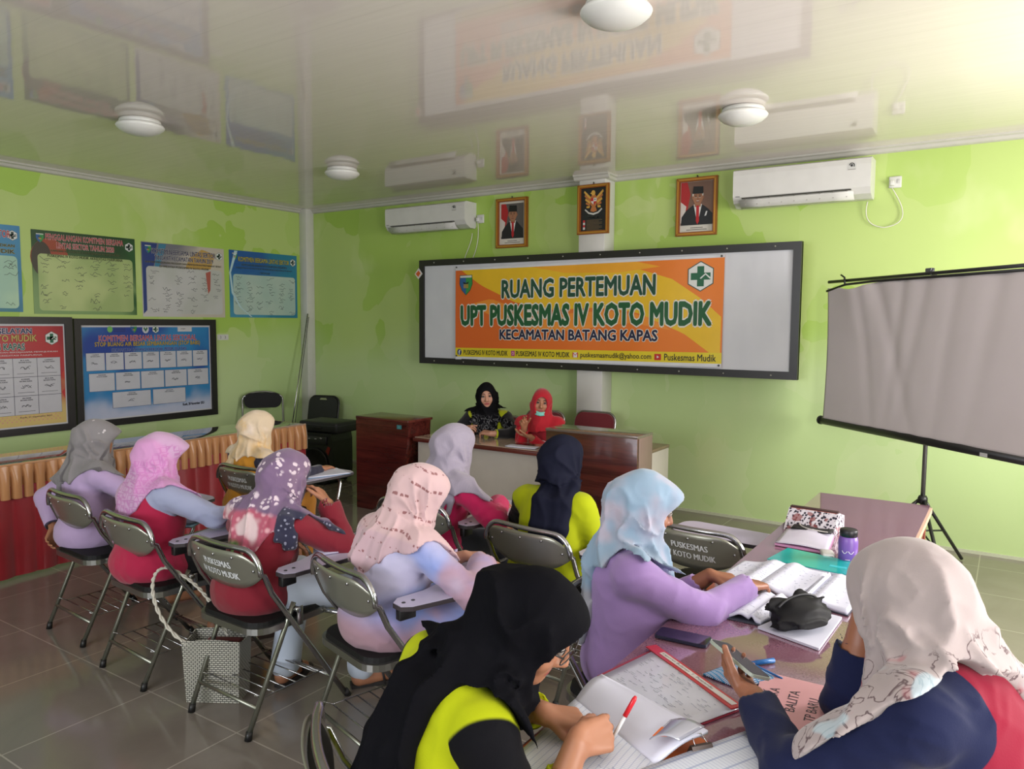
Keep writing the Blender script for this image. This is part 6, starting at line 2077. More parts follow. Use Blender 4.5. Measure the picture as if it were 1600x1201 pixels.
PP['P1'] = person('P1', 'person in a black headscarf and yellow-black jacket writing in a register', (6.145, -5.20, 0), -0.66, s=1.0, lean=16, hunch=14, fat=1.05, twist=-10, side=0,
    head=(37, 30, 0), hoff=(0.016, 0.036, 0.012), face=True, arms={'L': dict(w=(6.345, -4.955, 0.775), pole=(0, 0.8, -0.6), dir=(0.75, 0.4, -0.10), palm=(0, 0.1, -1), curl=(0.22, 0.75, 0.8, 0.8), thumb=(0.5, 0.5, 0.3), cuff=0.05),
                       'R': dict(w=(6.475, -5.035, 0.785), pole=(-0.55, -0.9, -0.15), dir=(0.42, 0.85, 0.0), palm=(-0.75, 0.15, -0.55), curl=(0.85, 0.95, 1.05, 1.1), thumb=(0.35, 0.75, 0.3), cuff=0.055)},
    skin_m=skinA, top=dict(name='jacket', mat=cloth('yellow_black_jacket', YEL, [('arm', 0.012, (9, 9, 14)), ('cuff', -0.004, YEL)], sheen=0.03, spec=0.12), fold=0.006, cuffw=0.016), bottom=dict(name='trousers', mat=cloth('black_trousers', (14, 14, 18))),
    scarf=dict(mat=cloth('black_scarf', (9, 9, 14), sheen=0.0, spec=0.08), hem=(0.05, -0.02, -0.015, 1.3, 0.0), fold=0.015, nf=7, bun=0.9, open=(0.088, 0.098), openz=-0.026, drape=0.95,
               tails=[dict(pts=[(0.01, 0.07), (0.035, -0.05), (0.06, -0.17), (0.075, -0.28)], n=5, w=0.13, r=0.030, w0=0.8, w1=0.75)]), h=0.004, hs=0.0055, hc=0.006, seed=9)
PP['P2'] = person('P2', 'person in a beige flowered headscarf and navy and crimson jacket holding a phone', (7.19, -4.66, 0), 1.28, s=1.05, lean=10, hunch=14, fat=1.06, twist=-8,
    head=(18, 24, 0), hoff=(0, -0.01, -0.03), face=True, arms={'L': dict(w=(6.722, -4.628, 0.785), pole=(0.2, -0.9, -0.5), dir=(-0.62, 0.76, 0.02), palm=(0.30, 0.25, 0.92), curl=(0.42, 0.45, 0.5, 0.55), thumb=(1.0, 0.9, 0.25), cuff=0.03, sleeve=1.15),
                       'R': dict(w=(6.925, -4.425, 0.985), el=(6.905, -4.47, 0.765), dir=(0.15, -0.12, 0.4), palm=(0.9, -0.3, 0.1), curl=(0.8, 0.9, 1.0, 1.0), cuff=0.11, sleeve=1.2)},
    skin_m=skinB, top=dict(name='jacket', mat=cloth('navy_crimson_jacket', (128, 18, 44), [('arm', -0.045, (17, 24, 58))], sheen=0.08, spec=0.2), fold=0.007), bottom=dict(name='trousers', mat=cloth('navy_trousers', (26, 30, 50))),
    scarf=dict(mat=cloth('beige_line_flower_scarf', (160, 148, 147), pat=sc_beige), hem=(0.22, 0.06, 0.02, 1.3, 0.07), fold=0.013, nf=8, bun=0.7, drape=0.97,
               tails=[dict(pts=[(0.05, 0.03), (0.11, -0.06), (0.16, -0.19)], n=4, w=0.15, r=0.024)]), h=0.004, hs=0.0055, hc=0.006, seed=10)
# ------------------------------------------------------------------ the two speakers behind the head desk
PP['S1'] = person('S1', 'person in a black printed headscarf sitting at the head desk with hands clasped', (3.36, -0.93, 0), PI + 0.38, s=0.95, lean=6, hunch=6, fat=1.0,
    head=(-12, 4, 4), face=True, arms={'L': dict(w=(3.58, -1.22, 0.725), pole=(0.9, 0.4, -0.3), dir=(-1, -0.1, 0.1), palm=(0.1, 0.3, -1), curl=0.7, cuff=0.035), 'R': dict(w=(3.32, -1.24, 0.745), pole=(-0.9, 0.4, -0.4), dir=(0.9, -0.3, 0.15), palm=(-0.1, 0.6, -0.6), curl=0.8, cuff=0.035)},
    skin_m=skinC, top=dict(name='jacket', mat=cloth('yellow_black_jacket', YEL, [('arm', 0.006, (13, 13, 18)), ('cuff', 0.0, YEL)]), cuffw=0.02), bottom=dict(name='trousers', mat=cloth('black_trousers', (14, 14, 18))),
    scarf=dict(mat=cloth('black_printed_scarf', (14, 14, 18), sheen=0.0, spec=0.1, pat=sc_blackprint), hem=(0.29, -0.03, 0.02, 2.2, 0.02), fold=0.012, nf=9, open=(0.058, 0.084), bun=0.2), h=0.005, hs=0.006, seed=11)
PP['S2'] = person('S2', 'person in a red headscarf and red tracksuit speaking at the head desk', (3.93, -0.98, 0), PI + 0.25, s=0.93, lean=6, hunch=5, fat=0.86,
    head=(-18, 2, -6), face=True, arms={'L': dict(w=(3.98, -1.235, 0.735), pole=(0.35, 0.3, -1), dir=(-0.9, -0.35, 0.2), palm=(0, 0.2, 1), curl=0.35, cuff=0.02), 'R': dict(w=(3.91, -1.22, 0.81), pole=(-0.3, 0.2, -1), dir=(0.12, -0.45, 0.6), palm=(0.75, -0.5, -0.3), curl=(0.35, 0.4, 0.8, 1.0), cuff=0.03)},
    skin_m=skinA, top=dict(name='jacket', mat=cloth('red_tracksuit', (138, 14, 32), [('arm', -0.007, (200, 194, 198)), ('arm', 0.005, (182, 20, 40))])), bottom=dict(name='trousers', mat=cloth('red_trousers', (150, 20, 36))),
    scarf=dict(mat=cloth('red_scarf', (172, 24, 40)), hem=(0.09, 0.03, 0.09, 1.3, 0.0), fold=0.008, nf=7, open=(0.055, 0.080), bun=0.1, drape=0.84), h=0.005, hs=0.006, seed=12)
# ------------------------------------------------------------------ things on the right-hand table
TZ = 0.7185
paperM = NT('paper')
paperM = paperM.fin(paperM.mix(paperM.noise(4, 2), (198, 200, 218), (210, 212, 228)), 0.6)
def ruled(name, base, line, sx, sy, ox=0.0):
    t = NT(name)
    x, y, z = t.xyz()
    c = base
    for v, s_ in ((x, sx), (y, sy)):
        if s_:
            fr = t.m('FRACT', t.m('ADD', t.m('MULTIPLY', v, s_), 100.0 + ox))
            c = t.mix(t.m('MULTIPLY', t.m('LESS_THAN', fr, 0.14), 0.55), c, line)
    return t.fin(c, 0.6)
ruledM = ruled('register_paper', (202, 205, 214), (128, 142, 176), 0, 160)
gridM = ruled('register_grid', (200, 203, 212), (130, 144, 178), 70, 165)
def quad_axes(A, B, C_, D_):
    """bilinear patch over four table points"""
    A, B, C_, D_ = [np.array(p, float) for p in (A, B, C_, D_)]
    return lambda u, v: (A * (1 - u) + B * u) * (1 - v) + (D_ * (1 - u) + C_ * u) * v
def sheet(name, corners, z, m, parent, thick=0.0015, bulge=None, n=12, org=None):
    f_ = quad_axes(*corners)
    o = np.array(org if org is not None else (0, 0))
    def fn(u, v):
        p = f_(u, v) - o
        return (p[0], p[1], z + (bulge(u, v) if bulge else 0.0))
    return MB().grid(fn, n, n, m, bulge is not None, thick=(0, 0, -thick)).build(name, parent)
def at_ctr(corners):
    c = np.mean(np.array(corners, float), 0)
    return (float(c[0]), float(c[1]), TZ), c
def writing(mb, corners, rows, z, m, seed, org, dens=0.7, size=0.010, bulge=None):
    """lines of small handwriting over a page"""
    rnd = random.Random(seed)
    f_ = quad_axes(*corners)
    for j in range(rows):
        u = 0.08
        while u < 0.9:
            l = rnd.uniform(0.02, 0.07)
            if rnd.random() < dens:
                v = 0.08 + 0.84 * j / rows
                k = 3
                pts = []
                for q in range(k + 1):
                    uu = u + l * q / k
                    p = f_(uu, v + rnd.uniform(-0.008, 0.008)) - np.array(org)
                    pts.append((p[0], p[1], z + (bulge(uu, v) if bulge else 0) + 0.0006))
                mb.tube(pts, 0.0005, m, 3)
            u += l + rnd.uniform(0.01, 0.03)
inkM = M((172, 178, 204), 0.6)

# batik pouch
t = NT('batik_cloth')
st = t.wave(9, t.co(rot=(0, 0, 0.5)), 2.5, 2.0)
vr = t.vor(75)
c = t.mix(t.step(vr, 0.42, 0.52), (40, 36, 52), (196, 190, 200))
c = t.mix(t.step(st, 0.80, 0.9), c, (204, 200, 208))
c = t.mix(t.m('MULTIPLY', t.step(t.noise(28, 1), 0.58, 0.64), 0.8), c, (130, 66, 66))
batik = t.fin(c, 0.8)
r = thing('batik_pouch', 'black and white batik pouch with a brown zip at the far end of the table', 'pouch', (6.465, -2.74, TZ), -0.05)
MB().prism([(-0.11, 0.0), (0.09, 0.0), (0.085, 0.06), (-0.01, 0.088), (-0.035, 0.088), (-0.075, 0.045)], 0.215, batik, lambda u, v, q: (0.1075 - q, u, v), smooth=False).build('body', r)
MB().box((0, -0.012, 0.0915), (0.212, 0.026, 0.008), M((60, 34, 36), 0.6), 0.003).build('zip_band', r)
MB().box((0.0, -0.03, 0.0865), (0.2, 0.006, 0.006), M((160, 90, 80), 0.5), 0.002).build('zip', r)
MB().grid(lambda u, v: (-0.06 + 0.17 * u, -0.11 - 0.055 * v, 0.034 - 0.006 * v + 0.003 * math.sin(u * 8)), 8, 4, M((18, 18, 22), 0.6), True, thick=(0, 0, -0.004)).build('dark_flap', r)
MB().tube(arc((-0.04, -0.10, 0.038), (-0.02, -0.18, 0.034), (0.06, -0.16, 0.034), (0.095, -0.155, 0.03)), 0.003, M((190, 186, 180), 0.6), 6).build('cord', r)
# pile of papers
cn = [(6.385, -3.125), (6.598, -3.135), (6.572, -2.86), (6.372, -2.875)]
loc, c0 = at_ctr(cn)
r = thing('paper_folder', 'white plastic folder with pink papers inside, in front of the batik pouch', 'folder', loc)
sheet('pink_papers', cn, 0.010, M((206, 150, 190), 0.6), r, 0.009, None, 4, c0)
sheet('cover', [tuple(np.array(p) * 0.99 + c0 * 0.01) for p in cn], 0.014, M((202, 198, 216), 0.35), r, 0.002, lambda u, v: 0.016 * math.sin(u * PI) * (0.4 + 0.6 * v), 12, c0)
r = thing('charger', 'small white plastic charger lying beside the purple bottle', 'charger', (6.603, -3.165, TZ), 0.35)
MB().box((0, 0, 0.011), (0.05, 0.075, 0.022), plastic, 0.008).build('body', r)
MB().box((0.008, -0.0385, 0.011), (0.014, 0.002, 0.006), M((70, 70, 76), 0.4)).build('port', r)
r = thing('bottle', 'purple bottle with a black lid on the right-hand table', 'bottle', (6.682, -3.19, TZ), 0)
MB().lathe([(0.030, 0.0), (0.0355, 0.004), (0.0365, 0.06), (0.0365, 0.085), (0.033, 0.102), (0.030, 0.106)], M((120, 84, 168), 0.35), n=28).build('body', r)
MB().lathe([(0.0305, 0.104), (0.033, 0.106), (0.033, 0.128), (0.031, 0.132), (0.001, 0.132)], M((24, 24, 30), 0.4), n=28).build('lid', r)
mk = MB()
for sg in (-1, 1):
    mk.tube([(0.0372 * math.sin(a), -0.0372 * math.cos(a), 0.052 - 0.010 * math.sin(abs(k) * PI / 6)) for k, a in [(k, 0.15 + sg * (0.05 + 0.09 * k)) for k in range(7)]], 0.0016, M((206, 200, 216), 0.5), 5)
mk.tube([(0.0372 * math.sin(0.15 + 0.06 * k), -0.0372 * math.cos(0.15 + 0.06 * k), 0.018) for k in range(-4, 5)], 0.0014, M((206, 200, 216), 0.5), 5)
mk.build('print', r)
# teal folder
cn = [(6.42, -3.375), (6.74, -3.40), (6.755, -3.225), (6.45, -3.175)]
loc, c0 = at_ctr(cn)
r = thing('teal_folder', 'bright teal plastic folder in front of the purple bottle', 'folder', loc)
sheet('papers', cn, 0.010, paperM, r, 0.009, None, 3, c0)
sheet('cover', cn, 0.0135, M((0, 176, 172), 0.15, coat=0.6), r, 0.003, None, 3, c0)
MB().box((0.08, -0.03, 0.0145), (0.06, 0.022, 0.001), M((60, 196, 206), 0.15)).build('label_pocket', r)
# open books round the woman in lavender
def open_book(name, label, G0, G1, L0, L1, R0, R1, seed, cover=(60, 64, 76), th=0.014, group=None, z=0.0):
    """gutter G0-G1; left page out to L0-L1; right page out to R0-R1"""
    loc, c0 = at_ctr([G0, G1, L0, L1, R0, R1])
    r = thing(name, label, 'book', (loc[0], loc[1], TZ + z), 0, group)
    bl = lambda u, v: 0.012 * math.sin(min(1.0, (1 - u) * 1.6) * PI) ** 1.0 * (1 if u > 0.375 else 0.0) + 0.004 * u if False else 0.016 * math.exp(-((u - 0.75) / 0.22) ** 2)
    br = lambda u, v: 0.016 * math.exp(-((u - 0.25) / 0.22) ** 2)
    cl, cr = [L0, G0, G1, L1], [G0, R0, R1, G1]
    ink_l, ink_r = MB(), MB()
    pl = sheet('left_page', cl, th, paperM, r, th - 0.003, bl, 14, c0)
    pr_ = sheet('right_page', cr, th, paperM, r, th - 0.003, br, 14, c0)
    writing(ink_l, cl, 14, th, inkM, seed, c0, 0.3, bulge=bl)
    writing(ink_r, cr, 14, th, inkM, seed + 5, c0, 0.22, bulge=br)
    ink_l.build('handwriting', pl)
    ink_r.build('handwriting', pr_)
    ex = lambda p: tuple(np.array(p) * 1.03 - c0 * 0.03)
    sheet('cover', [ex(L0), ex(R0), ex(R1), ex(L1)], 0.003, M(cover, 0.5), r, 0.0025, None, 4, c0)
    return r
open_book('open_book', 'open white exercise book under the hand of the woman in lavender', (6.475, -3.735), (6.505, -3.43), (6.335, -3.70), (6.355, -3.47), (6.62, -3.745), (6.655, -3.44), 3, th=0.02, group='open white books on the table')
open_book('open_book', 'open white book lying right of the first, nearest the teal folder', (6.655, -3.765), (6.675, -3.47), (6.63, -3.75), (6.648, -3.48), (6.785, -3.79), (6.80, -3.46), 13, th=0.018, group='open white books on the table')
open_book('open_book', 'open white book under the lavender sleeve, left of the black pouch', (6.535, -4.02), (6.555, -3.775), (6.43, -4.035), (6.44, -3.785), (6.575, -4.03), (6.63, -3.775), 23, th=0.012, group='open white books on the table')
cn = [(6.575, -4.06), (6.765, -4.12), (6.775, -3.83), (6.655, -3.815)]
loc, c0 = at_ctr(cn)
r = thing('paper_stack', 'white papers lying under the black pouch', 'papers', loc)
sheet('sheets', cn, 0.008, paperM, r, 0.0075, None, 4, c0)
# black pouch
def lump(name, parent, c, rad, m, amp, seed, R_=None, h=0.004):
    e = [EL(c, rad, R_)]
    Fd = Field(e, h, pad=0.03)
    Fd.add(e, 0.01)
    Fd.push(lambda x, y, z: amp * ((1 - np.abs(2 * NZ[1](x * 22 + seed, y * 9, z * 30) - 1)) ** 2 - 0.3) + amp * 0.8 * (NZ[2](x * 40, y * 16 + seed, z * 40) - 0.5), 0.03)
    Fd.keep(lambda X, Y, Z: 0.001 - Z + 0 * X + 0 * Y)
    P, Q = Fd.mesh()
    return solid(name, P, Q, m, parent, smooth_it=1)
r = thing('black_pouch', 'black gathered pouch with a white label among the open books', 'pouch', (6.672, -3.985, TZ + 0.0085), -0.5)
lump('body', r, V3(0, 0, 0.042), (0.06, 0.098, 0.046), M((13, 13, 17), 0.7, spec=0.3), 0.030, 3)
MB().grid(lambda u, v: (-0.063 - 0.003 * math.sin(u * PI), -0.05 + 0.05 * u, 0.015 + 0.035 * v), 6, 4, M((186, 188, 196), 0.4), True, thick=(0.004, 0, 0)).build('label', r)
MB().tube(arc((0.0, 0.08, 0.075), (0.012, 0.04, 0.105), (-0.012, -0.02, 0.10), (0.0, -0.08, 0.07)), 0.004, M((30, 30, 36), 0.5), 6).build('zip', r)
# phone lying on the table
def phone(label, loc, rz, rot=None, case=(32, 36, 62), glass=(36, 30, 58), bx=None):
    r = thing('phone', label, 'phone', loc, rz)
    if rot is not None:
        r.rotation_mode = 'QUATERNION'
        r.rotation_quaternion = rot
    MB().prism(rrect(-0.078, -0.037, 0.078, 0.037, 0.012, 4), 0.008, M(case, 0.4), lambda u, v, q: (u, v, q + 0.001)).build('case', r)
    MB().prism(rrect(-0.0755, -0.0345, 0.0755, 0.0345, 0.010, 4), 0.0006, M(glass, 0.06, spec=0.8), lambda u, v, q: (u, v, q + 0.0091)).build('screen', r)
    return r
phone('dark blue phone lying face up near the left edge of the table', (6.412, -4.26, TZ), 0.07)
# pens and pencil case
r = thing('pen', 'blue capped pen lying beside the blue patterned pencil case', 'pen', (6.648, -4.306, TZ + 0.0065), 0)
MB().tube([(-0.03, -0.035, 0), (0.03, 0.036, 0)], 0.006, M((30, 100, 170), 0.35), 8).build('barrel', r)
MB().tube([(-0.008, -0.009, 0), (0.03, 0.036, 0)], 0.0068, M((34, 112, 186), 0.35), 8).build('cap', r)
t = NT('blue_woven_pattern')
w1 = t.wave(60, t.co(rot=(0, 0, 0.6)), 0.5, 1.0)
w2 = t.wave(26, t.co(rot=(0, 0, -0.9)), 1.0, 2.0)
c = t.mix(t.step(w1, 0.45, 0.6), (36, 110, 170), (196, 204, 214))
c = t.mix(t.step(w2, 0.75, 0.85), c, (40, 130, 180))
cn = [(6.54, -4.455), (6.63, -4.475), (6.735, -4.365), (6.595, -4.315)]
loc, c0 = at_ctr(cn)
r = thing('pencil_case', 'flat blue and white patterned pencil case under the held phone', 'pencil case', loc)
sheet('cloth', cn, 0.004, t.fin(c, 0.7), r, 0.0035, lambda u, v: 0.014 * math.sin(u * PI) * math.sin(v * PI), 12, c0)
MB().tube([(0.10, 0.035, 0.006), (0.02, 0.045, 0.02), (-0.03, 0.055, 0.006)], 0.003, M((30, 100, 170), 0.4), 6).build('zip', r)
# pink folder with handwriting
cn = [(6.728, -4.70), (6.93, -4.62), (6.862, -4.345), (6.668, -4.352)]
loc, c0 = at_ctr(cn)
r = thing('pink_folder', 'pink card folder with handwritten capitals under the arm of the woman in navy', 'folder', loc)
pk = NT('pink_card')
pk = pk.fin(pk.mix(pk.noise(6, 2), (206, 150, 156), (214, 162, 168)), 0.55)
sheet('cover', cn, 0.006, pk, r, 0.005, None, 4, c0)
hw = MB()
dirv = Vector((-0.10, 0.995, 0)).normalized()
ort = Vector((dirv.y, -dirv.x, 0))
def on_pink(px, py):
    o_ = Vector((px - c0[0], py - c0[1], 0.0066))
    return lambda u, v, q: (o_ + dirv * u - ort * v)[:]
for s_, px, py, w_ in (('BALITA', 6.775, -4.475, 0.115), ('TP BARU', 6.825, -4.495, 0.12), ('LOKA', 6.727, -4.47, 0.08)):
    hw.text(s_, M((50, 44, 60), 0.6), 0, 0, on_pink(px, py), w=w_, h=0.024)
hw.build('handwriting', r)
# clear folder with a red spine and a sheet of paper
cn = [(6.312, -4.622), (6.598, -4.762), (6.684, -4.578), (6.372, -4.368)]
loc, c0 = at_ctr(cn)
r = thing('clear_folder', 'clear folder with a red spine holding a printed sheet, between the two women', 'folder', loc)
sheet('backing', cn, 0.003, M((150, 44, 66), 0.4), r, 0.0025, None, 4, c0)
inn = [tuple(np.array(p) * 0.955 + c0 * 0.045 + np.array((0.003, -0.006))) for p in cn]
sh_ = sheet('printed_sheet', inn, 0.006, M((196, 198, 210), 0.3, coat=0.6), r, 0.002, lambda u, v: 0.004 * math.sin(u * 3.0), 10, c0)
wr_ = MB()
writing(wr_, inn, 26, 0.0062, M((182, 185, 200), 0.6), 5, c0, 0.28, bulge=lambda u, v: 0.004 * math.sin(u * 3.0))
wr_.build('print', sh_)
B_, C__ = np.array((6.684, -4.578)), np.array((6.372, -4.368))
nn = np.array((-(C__ - B_)[1], (C__ - B_)[0])); nn = nn / np.linalg.norm(nn)
if (c0 - B_) @ nn < 0:
    nn = -nn
bar = [tuple(B_), tuple(C__), tuple(C__ + nn * 0.035), tuple(B_ + nn * 0.035)]
sheet('red_spine', bar, 0.0115, M((186, 36, 48), 0.3, coat=0.5), r, 0.003, None, 3, c0)
lab = [tuple(B_ * 0.97 + C__ * 0.03 + nn * 0.008), tuple(B_ * 0.14 + C__ * 0.86 + nn * 0.008), tuple(B_ * 0.14 + C__ * 0.86 + nn * 0.024), tuple(B_ * 0.97 + C__ * 0.03 + nn * 0.024)]
sheet('spine_label', lab, 0.0125, M((210, 206, 200), 0.5), r, 0.0008, None, 3, c0)
lt = MB()
dl_ = Vector((*(B_ - C__), 0)).normalized()
ol = Vector((*nn, 0))
o_ = Vector((*(B_ * 0.45 + C__ * 0.55 + nn * 0.016 - c0), 0.0128))
lt.text('Laporan Bulanan  1  Posyandu', M((60, 60, 66), 0.6), 0, 0, lambda u, v, q: (o_ + dl_ * u - ol * v)[:], w=0.22, h=0.011)
lt.build('lettering', r)
# big open register in which the woman in front writes
G0, G1 = np.array((6.335, -4.785)), np.array((6.605, -4.935))
near = [(6.345, -5.075), (6.635, -5.20), tuple(G1), tuple(G0)]
loc, c0 = at_ctr(near)
r = thing('register', 'large open register with a ruled page in which the woman in front writes', 'book', loc)
sheet('cover', [(6.33, -5.09), (6.645, -5.215), (6.675, -4.77), (6.335, -4.665)], 0.003, M((196, 96, 36), 0.4), r, 0.0025, None, 4, c0)
sheet('ruled_page', near, 0.013, gridM, r, 0.009, lambda u, v: 0.003 * math.exp(-((v - 0.9) / 0.2) ** 2), 12, c0)
sheet('turned_page', [tuple(G0), tuple(G1), (6.668, -4.785), (6.352, -4.675)], 0.012, paperM, r, 0.008, lambda u, v: 0.030 * math.sin(min(1, v * 1.15 + 0.02) * PI * 0.62) , 14, c0)
hw = MB()
writing(hw, [(6.36, -4.98), (6.60, -5.09), tuple(G1), tuple(G0)], 12, 0.0135, inkM, 9, c0, 0.25)
hw.build('handwriting', r)
r = thing('red_pen', 'red and white pen in the writing hand of the woman in front', 'pen', (6.50, -4.945, TZ + 0.018))
pd = Vector((0.042, 0.045, 0.105))
MB().tube([(0, 0, 0), (pd * 0.12)[:]], [0.0008, 0.0035], M((60, 60, 66), 0.4), 8).build('tip', r)
MB().tube([(pd * 0.12)[:], (pd * 0.66)[:]], 0.0044, M((204, 204, 206), 0.3), 10).build('barrel', r)
MB().tube([(pd * 0.66)[:], (pd * 1.0)[:], (pd * 1.06)[:]], [0.0054, 0.0052, 0.003], M((206, 30, 44), 0.3), 10).build('cap', r)
# ruled register at the bottom with a yellow cover, clip and plastic sleeve
A = np.array((6.727, -4.705)); e1, e2 = np.array((-0.45, -0.893)), np.array((0.88, -0.475))
cn = [tuple(A + e1 * 0.34), tuple(A + e1 * 0.34 + e2 * 0.25), tuple(A + e2 * 0.25), tuple(A)]
loc, c0 = at_ctr(cn)
r = thing('ruled_register', 'ruled white register with a yellow cover at the bottom edge of the picture', 'book', (loc[0], loc[1], TZ + 0.0065))
sheet('yellow_cover', [tuple(np.array(p) + e2 * -0.012) for p in cn], 0.003, M((206, 190, 60), 0.4), r, 0.0025, None, 4, c0)
ang = math.atan2(e1[1], e1[0])
pg = MB()
f_ = quad_axes(*cn)
def pf(u, v):
    p = f_(u, v) - c0
    return (p[0] * math.cos(-ang) - p[1] * math.sin(-ang), p[0] * math.sin(-ang) + p[1] * math.cos(-ang), 0.014 + 0.004 * math.sin(u * 3))
rp = pg.grid(pf, 12, 12, ruled('ruled_paper', (200, 206, 216), (120, 136, 176), 110, 26), True, thick=(0, 0, -0.010)).build('ruled_page', r)
rp.rotation_euler = (0, 0, ang)
r = thing('binder_clip', 'dark brown binder clip beside the yellow-covered register', 'clip', (6.668, -4.828, TZ + 0.004), 0.9)
MB().prism([(-0.018, 0), (0.018, 0), (0.004, 0.024), (-0.004, 0.024)], 0.05, M((62, 48, 42), 0.35, 0.3), lambda u, v, q: (q - 0.025, u, v)).build('body', r)
MB().tube([(-0.015, 0, 0.024), (-0.012, 0.02, 0.036), (0.012, 0.02, 0.036), (0.015, 0, 0.024)], 0.0012, chromeM, 5).build('wire_handle', r)
cn = [(6.585, -4.915), (6.64, -4.885), (6.665, -4.80), (6.592, -4.815)]
loc, c0 = at_ctr(cn)
r = thing('plastic_sleeve', 'clear plastic sleeve with an orange corner beside the big register', 'sleeve', (loc[0], loc[1], TZ + 0.052))
sheet('sleeve', cn, 0.003, M((150, 152, 164), 0.12, coat=0.8), r, 0.002, lambda u, v: 0.01 * math.sin(u * PI), 8, c0)
sheet('orange_corner', [(6.588, -4.905), (6.615, -4.89), (6.625, -4.86), (6.59, -4.86)], 0.0065, M((206, 100, 36), 0.4), r, 0.001, None, 3, c0)

# phone in the hand of the woman in navy
ph = PP['P2']
wl = Vector((6.660, -4.545, TZ + 0.104))
ax = Vector((0.165, -0.098, -0.035)).normalized()
nz_ = Vector((0.30, 0.25, 0.92))
ay = nz_.cross(ax).normalized()
nz_ = ax.cross(ay)
q_ = Matrix((ax, ay, nz_)).transposed().to_quaternion()
phone('black phone held in the left hand of the woman in navy', wl, 0, q_, case=(176, 186, 176), glass=(48, 50, 62))

# ------------------------------------------------------------------ things on the writing tablets and on the head desk
def tablet_paper(name, label, x, y, rz, w_, h_, m, z=0.6615, th=0.006, cover=None):
    r = thing(name, label, 'papers', (x, y, z), rz)
    MB().grid(lambda u, v: ((u - 0.5) * w_, (v - 0.5) * h_, th + 0.006 * (u - 0.5) ** 2), 8, 4, m, True, thick=(0, 0, -th + 0.001)).build('sheets', r)
    if cover:
        MB().box((0, 0, 0.0008), (w_ * 1.03, h_ * 1.03, 0.0014), M(cover, 0.4)).build('cover', r)
    return r
tablet_paper('notebook', 'white notebook on the tablet of the woman in mustard', 3.47, -2.97, -0.35, 0.22, 0.28, paperM, cover=(90, 150, 190))
tablet_paper('loose_papers', 'white papers on the tablet beside the woman in dark red', 4.755, -4.02, -0.4, 0.20, 0.27, M((196, 190, 214), 0.5))
tablet_paper('paper_sheet', 'white folded sheet at the far edge of the tablet beside the woman in dark red', 4.80, -3.90, -0.3, 0.20, 0.06, paperM, z=0.669, th=0.010)
tablet_paper('booklet', 'pale blue booklet on the lap of the woman in crimson', 3.60, -4.02, 0.5, 0.10, 0.14, M((140, 184, 204), 0.5), z=0.575, th=0.012)
tablet_paper('desk_papers', 'white papers on the head desk before the speaker in red', 4.03, -1.43, 0.1, 0.26, 0.10, paperM, z=0.6825, th=0.008)
phone('black phone lying on the head desk before the speaker in red', (3.99, -1.34, 0.6825), 0.1, glass=(14, 14, 16), case=(14, 14, 16))
r = thing('small_box', 'small black box on the head desk next to the dark end block', 'box', (3.12, -1.22, 0.6825))
MB().box((0, 0, 0.015), (0.12, 0.08, 0.03), M((26, 26, 28), 0.4), 0.005).build('body', r)
MB().box((0, 0, 0.031), (0.06, 0.02, 0.003), M((70, 70, 72), 0.4)).build('slot', r)

# ------------------------------------------------------------------ woven bag on the floor
t = NT('black_white_weave')
ck = t.n('ShaderNodeTexBrick', offset=0.5)
ck.inputs['Scale'].default_value = 1.0
ck.inputs['Brick Width'].default_value = 0.018
ck.inputs['Row Height'].default_value = 0.009
ck.inputs['Mortar Size'].default_value = 0.0016
mp = t.n('ShaderNodeCombineXYZ')
x, y, z = t.xyz()
t.l(t.m('ADD', x, y), mp.inputs[0])
t.l(z, mp.inputs[1])
t.l(mp.outputs[0], ck.inputs['Vector'])
weave = t.fin(t.mix(ck.outputs['Fac'], (186, 184, 172), (40, 40, 40)), 0.6)
r = thing('woven_bag', 'black and white woven bag standing on the floor between the tablet chairs', 'bag', (4.34, -4.385, 0), 0.55)
def bagf(u, v):
    a = u * 4
    k = int(a) % 4
    q = a - int(a)
    e = 1 + 0.10 * v
    W2, D2 = 0.115 * e, 0.062 * e
    cs = [(-W2, -D2), (W2, -D2), (W2, D2), (-W2, D2)]
    p, n_ = cs[k], cs[(k + 1) % 4]
    return (p[0] + (n_[0] - p[0]) * q, p[1] + (n_[1] - p[1]) * q, 0.004 + 0.27 * v + 0.01 * math.sin(u * 12) * v)
bgm = MB()
bgm.grid(bagf, 32, 8, weave, False)
bgm.box((0, 0, 0.006), (0.23, 0.124, 0.008), weave)
bag = bgm.build('body', r)
md = bag.modifiers.new('thickness', 'SOLIDIFY'); md.thickness = 0.005
rope = M((196, 192, 180), 0.7)
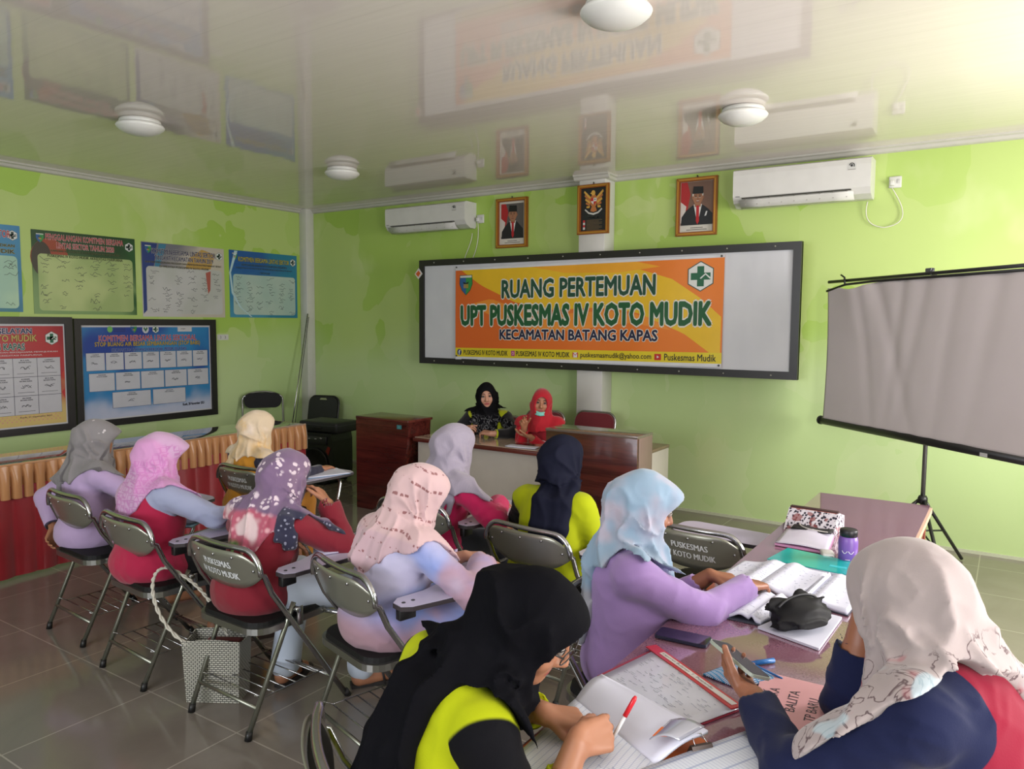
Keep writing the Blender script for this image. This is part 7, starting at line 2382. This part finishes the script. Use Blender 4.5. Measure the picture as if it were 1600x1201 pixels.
def twisted(pts, nm):
    mb = MB()
    P = [Vector(p) for p in pts]
    for s_ in (0, 1):
        q = []
        for i in range(len(P) - 1):
            for j in range(4):
                t_ = j / 4
                p = P[i] * (1 - t_) + P[i + 1] * t_
                a = (i * 4 + j) * 0.9 + s_ * PI
                q.append((p + Vector((math.cos(a), math.sin(a), math.sin(a) * 0.4)) * 0.0045)[:])
        mb.tube(q, 0.005, rope, 6)
    return mb.build(nm, r)
twisted(arc((-0.10, -0.065, 0.26), (-0.33, -0.02, 0.36), (-0.40, 0.16, 0.62), (-0.22, 0.14, 0.50), 12) + arc((-0.22, 0.14, 0.50), (-0.10, 0.12, 0.44), (-0.02, 0.06, 0.36), (0.05, 0.0, 0.27), 10)[1:], 'rope_handle')
MB().box((0.03, 0.0, 0.24), (0.16, 0.08, 0.04), M((110, 50, 50), 0.7), 0.015).build('cloth_inside', r)

# ------------------------------------------------------------------ small parts worn by people
p1 = PP['P1']
hd, s_ = p1['hd'], p1['s']
fr = MB()
frm = M((40, 36, 34), 0.3)
for sx in (-1, 1):
    c0 = (sx * 0.031, 0.105, 0.008)
    fr.tube([hd(c0[0] + 0.025 * math.cos(a), c0[1] - 0.012 * abs(c0[0] + 0.025 * math.cos(a)) / 0.05, c0[2] + 0.019 * math.sin(a)) * s_ for a in [2 * PI * i / 18 for i in range(18)]], 0.0016, frm, 6, closed=True)
    fr.tube([hd(sx * 0.056, 0.094, 0.014) * s_, hd(sx * 0.070, 0.055, 0.014) * s_, hd(sx * 0.074, 0.0, 0.012) * s_], 0.002, frm, 6)
fr.tube([hd(-0.007, 0.106, 0.012) * s_, hd(0, 0.109, 0.015) * s_, hd(0.007, 0.106, 0.012) * s_], 0.0016, frm, 6)
fr.build('glasses', p1['root'])
p12 = PP['S2']
hd, s_ = p12['hd'], p12['s']
mkM = M((120, 196, 184), 0.6)
def maskf(u, v):
    a = (u - 0.5) * 2.1
    return (hd(0.072 * math.sin(a), 0.008 + 0.092 * math.cos(a), -0.068 - 0.034 * v + 0.012 * abs(a)) * s_).tolist()
MB().grid(maskf, 16, 5, mkM, True, thick=(0, 0, -0.002)).build('face_mask', p12['root'])
